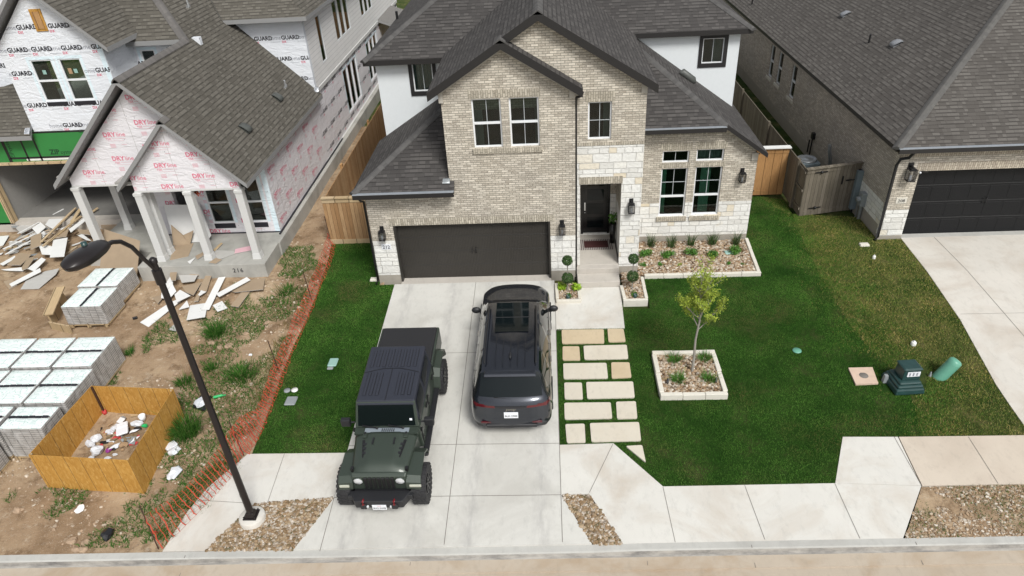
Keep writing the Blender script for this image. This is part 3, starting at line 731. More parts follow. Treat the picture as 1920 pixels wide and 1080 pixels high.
# pavings
LX0, LX1 = -5.1, .1
cy = curb_y
drive = [(LX0, 18.86), (LX0, 10.56), (-5.67, cy(-5.67)), (.72, cy(.72)), (.1, 10.6), (.1, 18.86)]
sheet('driveway', drive, 'concrete_drive', .02, .15)
wl = GP((463, 852), (641, 850), (633, 942)) + [(LX0 - .005, 10.57)]
wl = GP((465, 852)) + [(LX0 - .006, G(640, 850).y), (LX0 - .006, 10.57)] + GP((477, 945), (420, 1000)) + [(G(383, 1040).x, cy(-7)), (G(302, 1041).x, cy(-7.8))] + GP((325, 1003), (352, 960), (390, 915))
sheet('sidewalk', wl, 'concrete_walk', .018, .13)
A1 = (.106, G(1050, 835).y)
wr = [A1] + GP((1150, 832), (1243, 913), (1565, 907), (1727, 912)) + [(G(1693, 1010).x, cy(7.2)), (G(1168, 1022).x, cy(1.3))] + GP((1105, 927)) + [(.106, 10.6)]
sheet('sidewalk', wr, 'concrete_walk', .018, .13)
wr2 = GP((1566, 906.8), (1580, 820), (1683, 820), (1726.5, 911.3))
sheet('sidewalk', wr2, 'concrete_walk', .0185, .13)
wr3 = GP((1685, 820), (1920, 817)) + [(16, G(1920, 817).y), (16, G(1920, 908).y)] + GP((1920, 908), (1729, 911.5))
sheet('sidewalk', wr3, 'concrete_tan', .018, .13)
dr2 = [(G(1684, 441).x, 21.2), (18.2, 21.2)] + [(18.2, G(1920, 817).y + .02)] + GP((1933, 817), (1890, 756), (1866, 720), (1800, 600))
sheet('driveway', dr2, 'concrete_drive2', .02, .13)
walk = [(.106, 18.42), (2.16, 18.42), (2.1, G(1168, 616).y), (.106, G(1045, 618).y)]
sheet('footpath', walk, 'concrete_walk', .02, .12)
# joints sawn in the concrete
jb = MB()
def joint(a, b, w=.014, lift=.024, px=True):
    if px: a = G(*a); b = G(*b)
    a = Vector((a[0], a[1], 0)); b = Vector((b[0], b[1], 0)); d = (b - a).normalized(); n = Vector((-d.y, d.x, 0)) * w / 2
    ts = [0.0, 1.0]
    if (a.y - YG) * (b.y - YG) < 0: ts.insert(1, (YG - a.y) / (b.y - a.y))
    P = [a + (b - a) * t for t in ts]; vs = []
    for p in P: vs += [(p.x - n.x, p.y - n.y, gz(p.y) + lift), (p.x + n.x, p.y + n.y, gz(p.y) + lift)]
    jb.add(vs, [(2 * i, 2 * i + 2, 2 * i + 3, 2 * i + 1) for i in range(len(P) - 1)], 'joint_dark')
for a, b in (((-2.44, 18.86), (-2.42, 9.35)), ((.1, 18.86), (.1, 9.4)), ((LX0, 15.46), (.1, 15.46)), ((LX0, 12.1), (.1, 12.1)), ((LX0, 10.57), (.1, 10.6)), ((LX0, 10.57), (LX0 + .02, 9.2))): joint(a, b, px=False)
joint((.11, 16.35), (2.1, 16.35), .01, px=False)
for a, b in (((534, 851), (502, 944)), ((457, 944), (372, 939)), ((1149, 834), (1105, 925)), ((1243, 914), (1266, 1018)), ((1396, 911), (1434, 1013)), ((1565, 908), (1612, 1011)), ((1676, 820), (1727, 911)), ((1815, 820), (1871, 908)), ((1800, 590), (1960, 587))): joint(a, b, .011)
joint((12.9, 21.2), (12.9 + .02, 12), px=False)
jb.build('joint')['kind'] = 'structure'

# left dirt lot with humps
lawnL = [(-5.62, 21.7)] + GP((622, 457), (612, 500), (596, 545), (575, 600), (550, 650), (527, 705), (508, 760), (488, 812), (472, 852)) + [(LX0 - .01, G(640, 851).y), (LX0 - .01, 18.86), (-5.62, 18.86)]
rockL = GP((477, 945)) + [(LX0 - .02, 10.56), (-5.68, cy(-5.67)), (G(383, 1040).x, cy(-7))] + GP((420, 1000))
RES = .09; gx = np.arange(-34, -5.4, RES); gy = np.arange(9.14, 34, RES)
XX, YY = np.meshgrid(gx, gy); P = np.stack([XX.ravel(), YY.ravel()], 1)
def vnoise(P, s, seed=0):
    return np.array([noise.noise((x * s + seed, y * s - seed, seed * .37)) for x, y in P])
z = npgz(P[:, 1]) - .015
hump = vnoise(P, .35, 3) * .07 + vnoise(P, 1.3, 9) * .035 + vnoise(P, 4, 5) * .016
edge = np.clip((P[:, 1] - 9.2 - (P[:, 0] + 12) * .0175) / .8, 0, 1); z = z + hump * edge
lowl = pip(P, lawnL) | pip(P, wl) | pip(P, rockL) | ((P[:, 0] > -9.9) & (P[:, 1] > 21)); z = np.where(lowl, npgz(P[:, 1]) - .07, z)
z = np.where((P[:, 0] > LX0 - .7) & (P[:, 1] > 9), npgz(P[:, 1]) - .09, z)
z = np.where((P[:, 0] > -9.75) & (P[:, 1] > 18.8) & ~pip(P, lawnL), npgz(P[:, 1]) + hump * .6 + .0, z)
nx = len(gx); ny = len(gy)
idx = np.arange(nx * ny).reshape(ny, nx); F = np.stack([idx[:-1, :-1], idx[:-1, 1:], idx[1:, 1:], idx[1:, :-1]], 2).reshape(-1, 4)
o = npmesh('bare_soil', np.stack([P[:, 0], P[:, 1], z], 1), F, 'dirt', smooth=True); o['kind'] = 'structure'
DZ = z.reshape(ny, nx)
def dz(x, y):
    i = min(max(int((x - gx[0]) / RES), 0), nx - 1); j = min(max(int((y - gy[0]) / RES), 0), ny - 1); return float(DZ[j, i])
def ndz(P):
    i = np.clip(((P[:, 0] - gx[0]) / RES).astype(int), 0, nx - 1); j = np.clip(((P[:, 1] - gy[0]) / RES).astype(int), 0, ny - 1); return DZ[j, i]
# lawns
lawnR = [(.106, G(1045, 618).y), (2.1, G(1168, 616).y), (2.16, 18.42), (2.16, 17.3), (2.95, 17.3), (2.95, 18.83), (6.66, 18.83), (6.73, 21.3), (6.73, 24.5), (8.05, 24.5)] + GP((1468, 375), (1490, 410), (1505, 450), (1540, 520), (1570, 570), (1600, 620), (1640, 665), (1690, 705), (1715, 760), (1728, 818), (1580, 820), (1565, 907), (1243, 912.5), (1150, 832)) + [A1]
lawnY = [(8.05, 24.5), (8.6, 23.0)] + [(11.03, 22.6), (11.03, 20.95), (G(1684, 441).x, 20.95)] + GP((1800, 600), (1866, 720), (1890, 756), (1933, 817), (1728, 818), (1715, 760), (1690, 705), (1640, 665), (1600, 620), (1570, 570), (1540, 520), (1505, 450), (1490, 410), (1468, 375))
sheet('lawn', lawnL, 'turf_dark', 0); sheet('lawn', lawnR, 'turf_dark', 0); sheet('lawn', lawnY, 'turf_yellow', 0)
stripR = GP((1728, 913), (1935, 908)) + [(16, G(1920, 908).y), (16, cy(16)), (G(1697, 1010).x, cy(7.3))]
sheet('bare_soil', stripR, 'dirt', -.004)
# pavers set in the turf
PV = [((1053, 620), (1132, 619), (1133, 645), (1054, 646)), ((1139, 618), (1169, 618), (1173, 642), (1141, 643)), ((1055, 651), (1086, 651), (1088, 677), (1055, 677)), ((1094, 650), (1175, 648), (1178, 674), (1096, 676)),
      ((1056, 683), (1137, 682), (1140, 711), (1057, 712)), ((1146, 681), (1180, 681), (1184, 709), (1147, 711)), ((1058, 719), (1091, 719), (1093, 750), (1059, 750)), ((1099, 718), (1187, 717), (1190, 747), (1101, 749)),
      ((1058, 757), (1145, 756), (1148, 786), (1059, 788)), ((1155, 755), (1192, 754), (1195, 786), (1157, 787)), ((1060, 797), (1096, 796), (1098, 831), (1063, 832)), ((1106, 795), (1198, 793), (1202, 828), (1109, 830)), ((1173, 838), (1204, 836), (1211, 869))]
PVw = [GP(*p) for p in PV]
COLN = ['tan long', 'tan square', 'tan square', 'cream long', 'cream long', 'tan square', 'cream square', 'cream long', 'cream long', 'cream square', 'cream square', 'cream long', 'cream triangular']
PLACE = ['at the left of the row nearest the house path', 'at the right of the row nearest the house path', 'at the left of the second row from the house', 'at the right of the second row from the house',
         'at the left of the third row from the house', 'at the right of the third row from the house', 'at the left of the fourth row from the house', 'at the right of the fourth row from the house',
         'at the left of the fifth row from the house', 'at the right of the fifth row from the house', 'at the left of the row nearest the pavement', 'at the right of the row nearest the pavement', 'in the turf corner beside the pavement']
for i, p in enumerate(PVw):
    c = Vector((sum(q[0] for q in p) / len(p), sum(q[1] for q in p) / len(p)))
    mb = MB(); n = len(p)
    # rounded corners
    pts = []
    for k in range(n):
        a, b, d = Vector(p[k - 1]), Vector(p[k]), Vector(p[(k + 1) % n]); e1 = (a - b).normalized() * .04; e2 = (d - b).normalized() * .04
        pts += [b + e1, b + (e1 + e2) * .3, b + e2]
    mb.poly([(q.x, q.y, gz(q.y) + .035) for q in pts], 'paver_tan' if COLN[i].startswith('tan') else 'paver', .08)
    tagit(mb.build('paving_slab', bevel=.008), '%s paving slab %s' % (COLN[i], PLACE[i]), 'paving slab', 'stepping slabs laid in the lawn')
# grass blades
bedC = [(2.75, 13.5), (4.4, 13.5), (4.4, 15.16), (2.74, 15.16)]
holesR = PVw + [bedC, GP((1588, 690), (1637, 690), (1648, 722), (1600, 724)), GP((1660, 690), (1740, 690), (1735, 735), (1655, 735))]
def near_edge(P, line):
    d = np.full(len(P), 9.0)
    for a, b in zip(line[:-1], line[1:]):
        a = np.array(a[:2]); b = np.array(b[:2]); ab = b - a; t = np.clip(((P - a) @ ab) / (ab @ ab), 0, 1); d = np.minimum(d, np.linalg.norm(P - a - t[:, None] * ab, axis=1))
    return d
def grass(name, poly, dens, hmin, hmax, w, lean, mt, holes=(), label=None):
    P = scatter(poly, dens * area(poly) * 1.6 if False else dens * (max(p[0] for p in poly) - min(p[0] for p in poly)) * (max(p[1] for p in poly) - min(p[1] for p in poly)), rs, holes)
    P = P + rs.randn(*P.shape) * .012
    o = blades(name, P, npgz(P[:, 1]) - .002, hmin, hmax, w, lean, mt, rs); tagit(o, label, 'grass', kind='stuff'); return o
grass('lawn_grass', lawnL, 3600, .02, .045, .011, .6, 'blade_dark', label='dense dark green turf left of the driveway')
grass('lawn_grass', lawnR, 3600, .02, .045, .011, .6, 'blade_dark', holesR, 'dense dark green turf round the young tree')
grass('patchy_grass', lawnY, 2600, .02, .055, .012, .9, 'blade_mixed', holesR, 'patchy yellowing grass beside the neighbour driveway')
EDGE = GP((1468, 375), (1490, 410), (1505, 450), (1540, 520), (1570, 570), (1600, 620), (1640, 665), (1690, 705), (1715, 760), (1728, 818))
for poly, mt, reach, nn, lb in ((lawnY, 'blade_dark', 1.9, 3800, 'dark turf creeping into the yellow grass'), (lawnR, 'blade_mixed', .95, 2600, 'yellow blades straying into the dark turf'), (lawnY, 'blade_dark', 3.2, 900, 'dark green tufts dotted through the yellow grass')):
    P = scatter(poly, nn * 60, rs, holesR); d = near_edge(P, EDGE); k = rs.rand(len(P)) < np.clip(1 - d / reach, 0, 1) ** 1.3 * (.6 if reach < 1 else (.95 if reach < 2 else .35))
    k &= (vnoise(P, 1.4, 5) + .5 * vnoise(P, 4, 3) > (-.2 if reach < 2 else .12)); P = P[k]
    tagit(blades('turf_edge', P, npgz(P[:, 1]) - .002, .02, .05, .012, .8, mt, rs), lb, 'grass', kind='stuff')
# thin ragged edge of weeds along the right strip
P = scatter(stripR, 9000, rs); k = vnoise(P, 1.2, 4) + .25 * vnoise(P, 5, 2) > -.12; P = P[k]
tagit(blades('strip_weeds', P, npgz(P[:, 1]), .02, .07, .012, .9, 'weed', rs), 'green weeds among the gravel by the kerb', 'weeds', kind='stuff')
P = scatter(stripR, 9000, rs); k = vnoise(P, .9, 8) + .3 * vnoise(P, 3, 2) > -.18; P = P[k]
tagit(stones('strip_gravel', P, npgz(P[:, 1]) - .004, .010, .038, 'pebble_tan', rs), 'loose gravel in the bare strip by the kerb', 'gravel', kind='stuff')
# river rock beds
def rockbed(poly, n, s0, s1, mt, label, lift=0, bed=True, layers=2):
    if bed: sheet('bare_soil', poly, 'bed_soil', -.006 + lift)
    P = scatter(poly, n, rs); zz = npgz(P[:, 1]) + lift - .005 + rs.rand(len(P)) * .012
    tagit(stones('rock_bed', P, zz, s0, s1, mt, rs, power=1.4, flat=.7), label, 'rock bed', kind='stuff')
rockbed(rockL, 8200, .018, .050, 'pebble_river', 'river rock filling round the street lamp base')
rockR = [(.12, 10.59)] + GP((1104, 927)) + [(G(1167, 1022).x, cy(1.3)), (.735, cy(.7))]
rockbed(rockR, 2500, .018, .050, 'pebble_river', 'river rock in the slanting strip right of the driveway')

# ------------------------------------------------------------------ house 212
H2 = thing('brick_house', 'two storey beige brick house numbered 212 with dark shingle roof and brown garage door', 'house', (.5, 25, 0))
ORG = Vector((.5, 25, 0))
F0 = Vector((0, 19.03, 0))
garD = (-4.88, 0.0, -.1, 2.07)
w1, w2 = (-2.13, -1.3, 4.52, 5.96), (-1.07, -.235, 4.52, 5.96)
def z_fb(u, z): return 'stone' if z < 1.55 and z > .28 and True else ('concrete_found' if z <= .28 else 'brick')
ZF = ([('z', 1.55), ('z', .28)], z_fb)
wall('wall', H2, F0, X_, NY, [(-5.62, -.1), (-2.97, -.1), (-2.97, 3.2), (-5.62, 3.2)], 'brick', [garD], ZF)
wall('wall', H2, F0, X_, NY, [(-2.97, -.1), (.78, -.1), (.78, 6.05), (-1.2, 7.3), (-2.97, 6.15)], 'brick', [garD, w1, w2], ZF)
wall('wall', H2, (-5.62, 0, 0), Y_, -X_, [(19.235, -.1), (38, -.1), (38, 3.2), (19.235, 3.2)], 'brick')
wall('wall', H2, (-2.97, 0, 0), Y_, -X_, [(19.235, 3.2), (23, 3.2), (23, 6.2), (19.235, 6.2)], 'brick', thick=.1)
# soldier courses and sills a little proud
sb = EachBox('brick_trim', H2)
for (a, b, c, d) in ((-5.02, .12, 2.07, 2.30), (-2.2, -.18, 5.98, 6.2)): sb.obox(F0, X_, NY, a, b, c, d, 0, .008, 'brick_soldier')
sb.obox(F0, X_, NY, -2.18, -.16, 4.36, 4.5, 0, .05, 'brick_soldier'); sb.obox(F0, X_, NY, -5.62, -2.97, 2.98, 3.2, .0, .012, 'brick_soldier')
T0 = Vector((0, 19.2, 0)); wt = (1.15, 1.82, 4.58, 5.69); ent = (.93, 2.17, -.1, 3.18)
sb.obox(T0, X_, NY, 1.08, 1.9, 5.7, 5.98, 0, .008, 'brick_soldier'); sb.obox(T0, X_, NY, .8, 2.78, 4.4, 4.5, 0, .012, 'brick_soldier'); sb.obox(T0, X_, NY, .9, 2.2, 3.19, 3.42, 0, .012, 'brick_soldier')
W0 = Vector((0, 21.18, 0)); wins = [(3.67, 4.53, 2.93, 3.34), (4.75, 5.63, 2.95, 3.36), (3.67, 4.53, 1.0, 2.74), (4.77, 5.64, 1.02, 2.76)]
sb.obox(W0, X_, NY, 2.78, 5.6, 3.88, 4.08, 0, .012, 'brick_soldier')
for a, b in ((3.6, 4.6), (4.7, 5.7)): sb.obox(W0, X_, NY, a, b, 3.37, 3.62, 0, .008, 'brick_soldier'); sb.obox(W0, X_, NY, a, b, 2.76, 2.92, 0, .008, 'brick_soldier'); sb.obox(W0, X_, NY, a, b, .84, .99, 0, .05, 'brick_soldier')
# entry tower
def z_t(u, z): return 'brick' if z > 4.4 else ('stone' if z > .28 else 'concrete_found')
wall('wall', H2, T0, X_, NY, [(.78, -.1), (2.78, -.1), (2.78, 6.15), (-.19, 8.0), (-3.0, 6.2), (-3.0, 5.6), (.78, 5.6)], 'brick', [ent, wt], ([('z', 4.4), ('z', .28)], z_t), thick=.15)
wall('wall', H2, (2.78, 0, 0), Y_, X_, [(19.355, -.1), (25, -.1), (25, 6.2), (19.355, 6.2)], 'brick', zones=([('z', 4.4), ('z', .28)], z_t), thick=.1)
# porch recess
def z_r(u, z): return 'brick' if z > 1.9 else 'stone'
wall('wall', H2, (.88, 0, 0), Y_, X_, [(19.35, -.1), (21.2, -.1), (21.2, 3.3), (19.35, 3.3)], 'brick', zones=([('z', 1.9)], z_r), thick=.05)
wall('wall', H2, (2.22, 0, 0), Y_, -X_, [(19.35, -.1), (21.2, -.1), (21.2, 3.3), (19.35, 3.3)], 'brick', zones=([('z', 1.9)], z_r), thick=.05)
door = (1.05, 2.03, .42, 2.85)
wall('wall', H2, (0, 21.2, 0), X_, NY, [(.88, .0), (2.22, .0), (2.22, 3.3), (.88, 3.3)], 'brick', [door], ([('z', 1.9)], z_r), thick=.1)
m = MB(); m.box(.88, 19.3, 3.3, 2.22, 21.3, 3.4, 'white_paint'); m.build('porch_ceiling', H2)
m = MB(); m.box(.82, 18.96, -.1, 2.16, 19.198, .36, 'concrete_porch'); m.box(.9305, 19.198, -.1, 2.1695, 21.2, .363, 'concrete_porch'); m.build('porch_floor', H2, bevel=.01)
m = MB(); m.box(.83, 18.43, -.12, 2.15, 18.96, .19, 'concrete_porch'); m.build('step', H2, bevel=.012)
m = MB(); m.obox((0, 21.2, 0), X_, NY, 1.05, 1.13, .42, 2.85, -.09, .02, 'door_black'); m.obox((0, 21.2, 0), X_, NY, 1.95, 2.03, .42, 2.85, -.09, .02, 'door_black'); m.obox((0, 21.2, 0), X_, NY, 1.13, 1.95, 2.77, 2.85, -.09, .02, 'door_black')
dr = m.build('door_frame', H2)
m = MB(); D0 = (0, 21.2, 0)
m.obox(D0, X_, NY, 1.13, 1.95, .44, 2.77, -.08, -.04, 'door_black')
for z0 in (.62, 1.14, 1.66, 2.18): m.obox(D0, X_, NY, 1.27, 1.82, z0, z0 + .4, -.04, -.034, 'auto_glass')
dd = m.build('door', H2); m = MB(); m.obox(D0, X_, NY, 1.17, 1.21, 1.3, 1.6, -.04, .0, 'chrome'); m.ball((1.19, 21.16, 1.25), .03, 'chrome', 6); m.build('door_handle', dd)
# right wing
def z_w(u, z): return 'brick' if z > 1.5 else ('stone' if z > .25 else 'concrete_found')
wall('wall', H2, W0, X_, NY, [(2.78, -.1), (6.71, -.1), (6.71, 3.15), (5.56, 4.12), (2.78, 4.12)], 'brick', wins, ([('z', 1.5), ('z', .25)], z_w))
wall('wall', H2, (6.71, 0, 0), Y_, X_, [(21.385, -.1), (40, -.1), (40, 3.1), (21.385, 3.1)], 'brick', zones=([('z', 1.5), ('z', .25)], z_w))
# stucco upper storey
tl = (-4.44, -3.74, 5.03, 6.0)
wall('wall', H2, (0, 23, 0), X_, NY, [(-5.62, 3.1), (-2.5, 3.1), (-2.5, 6.2), (-5.62, 6.2)], 'stucco', [tl])
tr = (5.44, 6.2, 5.0, 5.88)
wall('wall', H2, (0, 25, 0), X_, NY, [(2.6, 3.1), (6.71, 3.1), (6.71, 6.2), (2.6, 6.2)], 'stucco', [tr])
wall('wall', H2, (-5.62, 0, 0), Y_, -X_, [(23.205, 3.2), (38, 3.2), (38, 6.2), (23.205, 6.2)], 'stucco'); wall('wall', H2, (6.71, 0, 0), Y_, X_, [(25.205, 3.1), (40, 3.1), (40, 6.2), (25.205, 6.2)], 'stucco')
wall('wall', H2, (0, 40, 0), X_, Y_, [(-5.6, -.1), (6.7, -.1), (6.7, 6.2), (-5.6, 6.2)], 'brick')
window(H2, (0, 23, 0), X_, NY, *tl, nx=2, sashes=1, trim='trim_black', inset=.03, curtain=[(-4.4, -3.8, 'blind')])
window(H2, (0, 25, 0), X_, NY, *tr, nx=2, sashes=1, trim='trim_black', inset=.03, curtain=[(5.85, 6.15, 'blind')])
for q, cu in ((w1, [(-2.08, -1.85, 'blind')]), (w2, [(-.36, -.28, 'blind')])): window(H2, F0, X_, NY, *q, nx=2, lower_ny=1, curtain=cu)
window(H2, T0, X_, NY, *wt, nx=2, ny=2, sashes=1, curtain=[(1.6, 1.78, 'blind')])
window(H2, W0, X_, NY, *wins[0], nx=2, sashes=1); window(H2, W0, X_, NY, *wins[1], nx=2, sashes=1, curtain=[(4.8, 5.58, 'blind')])
window(H2, W0, X_, NY, *wins[2], nx=2, ny=2, lower_ny=-1, rail=1.72, curtain=[(3.7, 3.88, 'curtain')]); window(H2, W0, X_, NY, *wins[3], nx=2, ny=2, lower_ny=-1, rail=1.74, curtain=[(5.0, 5.32, 'curtain')])
# garage doors
def garage_door(parent, Y, x0, x1, z0, z1, mt, name='garage_door', npan=8):
    m = MB(); m.obox((0, Y, 0), X_, NY, x0, x1, z0, z1, -.05, 0, mt)
    rows = 4; rh = (z1 - z0) / rows; pw = (x1 - x0) / npan
    for r in range(rows):
        for c in range(npan):
            a, b = x0 + c * pw + .05, x0 + (c + 1) * pw - .05; zz = z0 + r * rh
            m.obox((0, Y, 0), X_, NY, a, b, zz + .07, zz + rh - .07, 0, .007, mt)
        if r: m.obox((0, Y, 0), X_, NY, x0, x1, z0 + r * rh - .006, z0 + r * rh + .006, -.002, .003, 'black_metal')
    o = m.build(name, parent, bevel=.003)
    h = MB(); xm = (x0 + x1) / 2
    for s in (-1, 1): h.tube([(xm + s * .07, Y - .02, z0 + 2 * rh - .08), (xm + s * .05, Y - .06, z0 + 2 * rh - .04), (xm + s * .05, Y - .06, z0 + 2 * rh + .06), (xm + s * .07, Y - .02, z0 + 2 * rh + .1)], .013, 'black_metal', 6)
    h.build('handle', o); return o
garage_door(H2, 19.21, -4.86, -.02, .0, 2.06, 'garage_brown')
m = MB(); m.box(-4.88, 18.86, -.1, 0, 19.25, .025, 'concrete_porch'); m.build('threshold', H2)
for q in (-4.885, -.055): m = MB(); m.box(q, 19.0, .0, q + .06, 19.21, 2.07, 'garage_brown'); m.build('door_jamb', H2)
# number plate of the house
m = MB(); m.obox(F0, X_, NY, -5.36, -5.06, 1.24, 1.43, 0, .012, 'plate_white'); pl = m.build('house_number', H2)
m = MB(); text_on(m, F0, X_, NY, '212', .16, -5.21, 1.275, 'ink_black', .02, lift=.016, center=True); m.build('digits', pl)
lantern(H2, F0, X_, NY, -5.25, 1.82); lantern(H2, F0, X_, NY, .37, 1.84); lantern(H2, T0, X_, NY, 2.48, 2.42); lantern(H2, W0, X_, NY, 6.27, 2.42)
# roofs
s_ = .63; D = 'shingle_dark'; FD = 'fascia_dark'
def rf(name, parent, polys, mt, fas, th=.2):
    m = MB()
    for p in polys: m.poly(p, mt, th, fas, fas)
    return m.build(name, parent)
zl = lambda x: 8.22 - s_ * (-.19 - x)   # big gable, left plane
zr = lambda x: 8.22 - s_ * (x + .19)
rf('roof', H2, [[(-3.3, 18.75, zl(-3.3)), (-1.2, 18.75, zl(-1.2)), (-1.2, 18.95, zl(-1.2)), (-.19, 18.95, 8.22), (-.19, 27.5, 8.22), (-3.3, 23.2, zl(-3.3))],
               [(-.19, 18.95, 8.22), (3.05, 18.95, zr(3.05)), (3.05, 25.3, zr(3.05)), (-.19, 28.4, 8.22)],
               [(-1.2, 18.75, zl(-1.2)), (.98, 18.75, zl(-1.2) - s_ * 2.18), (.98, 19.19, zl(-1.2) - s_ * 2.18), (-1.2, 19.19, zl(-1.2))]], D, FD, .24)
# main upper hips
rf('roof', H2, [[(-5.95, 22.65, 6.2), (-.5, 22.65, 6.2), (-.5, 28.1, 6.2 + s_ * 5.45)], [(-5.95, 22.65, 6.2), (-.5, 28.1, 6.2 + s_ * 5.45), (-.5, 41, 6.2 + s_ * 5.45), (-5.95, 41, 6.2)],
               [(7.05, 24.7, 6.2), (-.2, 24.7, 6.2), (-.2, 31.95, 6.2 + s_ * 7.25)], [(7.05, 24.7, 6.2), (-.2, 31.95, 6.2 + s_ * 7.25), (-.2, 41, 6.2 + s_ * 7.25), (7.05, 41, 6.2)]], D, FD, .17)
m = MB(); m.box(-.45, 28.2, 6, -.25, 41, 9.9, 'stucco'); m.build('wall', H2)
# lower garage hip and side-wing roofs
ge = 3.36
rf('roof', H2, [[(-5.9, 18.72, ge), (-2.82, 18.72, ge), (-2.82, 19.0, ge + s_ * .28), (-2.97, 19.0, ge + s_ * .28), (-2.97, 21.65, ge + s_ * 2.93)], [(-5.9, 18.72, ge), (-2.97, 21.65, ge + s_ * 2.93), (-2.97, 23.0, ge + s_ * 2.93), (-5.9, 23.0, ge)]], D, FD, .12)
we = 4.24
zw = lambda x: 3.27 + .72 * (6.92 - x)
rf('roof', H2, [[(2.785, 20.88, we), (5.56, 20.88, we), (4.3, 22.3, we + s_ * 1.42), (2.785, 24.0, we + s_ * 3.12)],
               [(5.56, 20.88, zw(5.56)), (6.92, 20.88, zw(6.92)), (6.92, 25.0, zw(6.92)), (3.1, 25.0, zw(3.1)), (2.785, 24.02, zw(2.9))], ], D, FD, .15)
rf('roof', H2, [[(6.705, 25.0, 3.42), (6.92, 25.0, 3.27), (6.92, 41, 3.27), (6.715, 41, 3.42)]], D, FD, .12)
m = MB()
for a, b, dp in (((-5.9, 18.72, ge), (-2.97, 21.65, ge + s_ * 2.93), .07), ((5.56, 20.88, we), (2.9, 23.85, we + s_ * 2.97), .08), ((-5.95, 22.65, 6.2), (-.5, 28.1, 9.63), .07), ((7.05, 24.7, 6.2), (-.2, 31.95, 10.77), .07), ((-.19, 18.95, 8.22), (-.19, 28, 8.22), .09), ((-1.2, 18.75, zl(-1.2)), (-1.2, 19.19, zl(-1.2)), .09)):
    cap(m, a, b, 'cap_dark', drop=dp, w=.14)
capfix(m.build('ridge_cap', H2))
# gutters and downpipes
def gutter(parent, x0, x1, y, z, name='gutter'):
    m = MB(); m.box(x0, y - .13, z - .14, x1, y + .0, z - .13, FD); m.box(x0, y - .13, z - .13, x1, y - .115, z + .0, FD); m.box(x0, y - .125, z + .0, x1, y + .01, z + .012, 'gutter_metal'); return m.build(name, parent)
gutter(H2, -5.86, -2.82, 18.71, ge - .02); gutter(H2, 2.79, 5.5, 20.87, we - .02)
def pipe(parent, pts, r=.038, mt='black_metal', name='downpipe'):
    m = MB(); m.tube(pts, r, mt, 8); return m.build(name, parent)
pipe(H2, [(.98, 18.86, 6.1), (.95, 18.9, 5.98), (.82, 19.0, 5.9), (.8, 19.12, 5.75), (.8, 19.13, .06), (.8, 18.98, .03)])
pipe(H2, [(-5.72, 18.7, 3.2), (-5.68, 18.8, 3.05), (-5.66, 19.0, 2.95), (-5.66, 19.0, .1), (-5.7, 18.85, .05)])
# rake returns (cream boards under the gable ends)
m = EachBox('gable_trim', H2)
for x0, x1, Y in ((-3.02, -2.9, 19.03), (.62, .78, 19.03)): m.obox((0, Y, 0), X_, NY, x0, x1, 5.9, 6.22, 0, .06, 'trim_cream')
for a, b, Y in (((-3.0, 6.17), (-1.2, 7.305), 19.03), ((.85, 6.0), (-1.2, 7.295), 19.03), ((2.8, 6.12), (-.19, 8.0), 19.2), ((-1.3, 7.31), (-.19, 8.0), 19.2)):
    m.bar((a[0], Y - .02, a[1] - .03), (b[0], Y - .02, b[1] - .03), .03, .05, 'trim_cream', up=(0, -1, 0))
m.obox(T0, X_, NY, 2.62, 2.78, 5.9, 6.2, 0, .05, 'trim_cream'); m.obox(W0, X_, NY, 6.5, 6.7, 2.95, 3.2, 0, .05, 'trim_cream')
m.bar((5.56, 21.15, 4.06), (6.6, 21.15, 3.28), .03, .05, 'trim_cream', up=(0, -1, 0))
for z_ in (.3, 3.15): m = MB(); m.box(-5.4, 21.5 if z_ > 1 else 21.4, z_, 6.5, 39.7, z_ + .05, 'dark_room'); m.build('light_block_floor', H2)  # unseen near-black floors, added to stop light leaks behind the windows
m = MB(); m.box(-2.7, 19.3, 3.15, .6, 21.4, 3.2, 'dark_room'); m.build('light_block_floor', H2)  # same added light blocker over the garage
# roof furniture
def turtle(parent, P, N, mt, w=.32, l=.3, h=.12, name='roof_vent', yaw=0):
    P = Vector(P); N = Vector(N).normalized(); a = Vector((0, 0, 1)).cross(N).normalized(); b = N.cross(a)
    mb = MB(); pr = [(-l * .6, 0), (-l * .55, h * .8), (-l * .2, h), (l * .3, h * .75), (l * .55, .02), (l * .55, 0)]
    vs = []
    for s, k in ((-1, .9), (-.82, 1), (.82, 1), (1, .9)):
        for q, hh in pr: vs.append(P + a * s * w * .5 + b * q + N * (hh * (k if abs(s) < 1 else .6) + .01))
    n = len(pr); fs = [(i * n + j, i * n + j + 1, (i + 1) * n + j + 1, (i + 1) * n + j) for i in range(3) for j in range(n - 1)] + [tuple(range(n)), tuple(range(3 * n, 4 * n))[::-1]]
    mb.add(vs, fs, mt, True); return mb.build(name, parent)
pr = onp(1289, 149, (6.92, 21, 3.27), (.72, 0, 1)); m = MB(); m.tube([pr + Vector((.28, .05, -.13)), pr + Vector((.2, .04, -.05)), pr + Vector((-.2, -.02, .26)), pr + Vector((-.28, -.03, .25))], [.05, .13, .13, .05], 'roof_vent', 12); m.build('roof_vent', H2)
pr = onp(745, 36, (-5.95, 22.65, 6.2), (-s_, 0, 1)); pipe(H2, [pr, pr + Vector((0, 0, .3))], .05, 'black_metal', 'vent_pipe')
turtle(H2, (-3.05, 18.98, ge + .18), (0, -s_, 1), 'galv', .22, .16, .02, 'flashing')
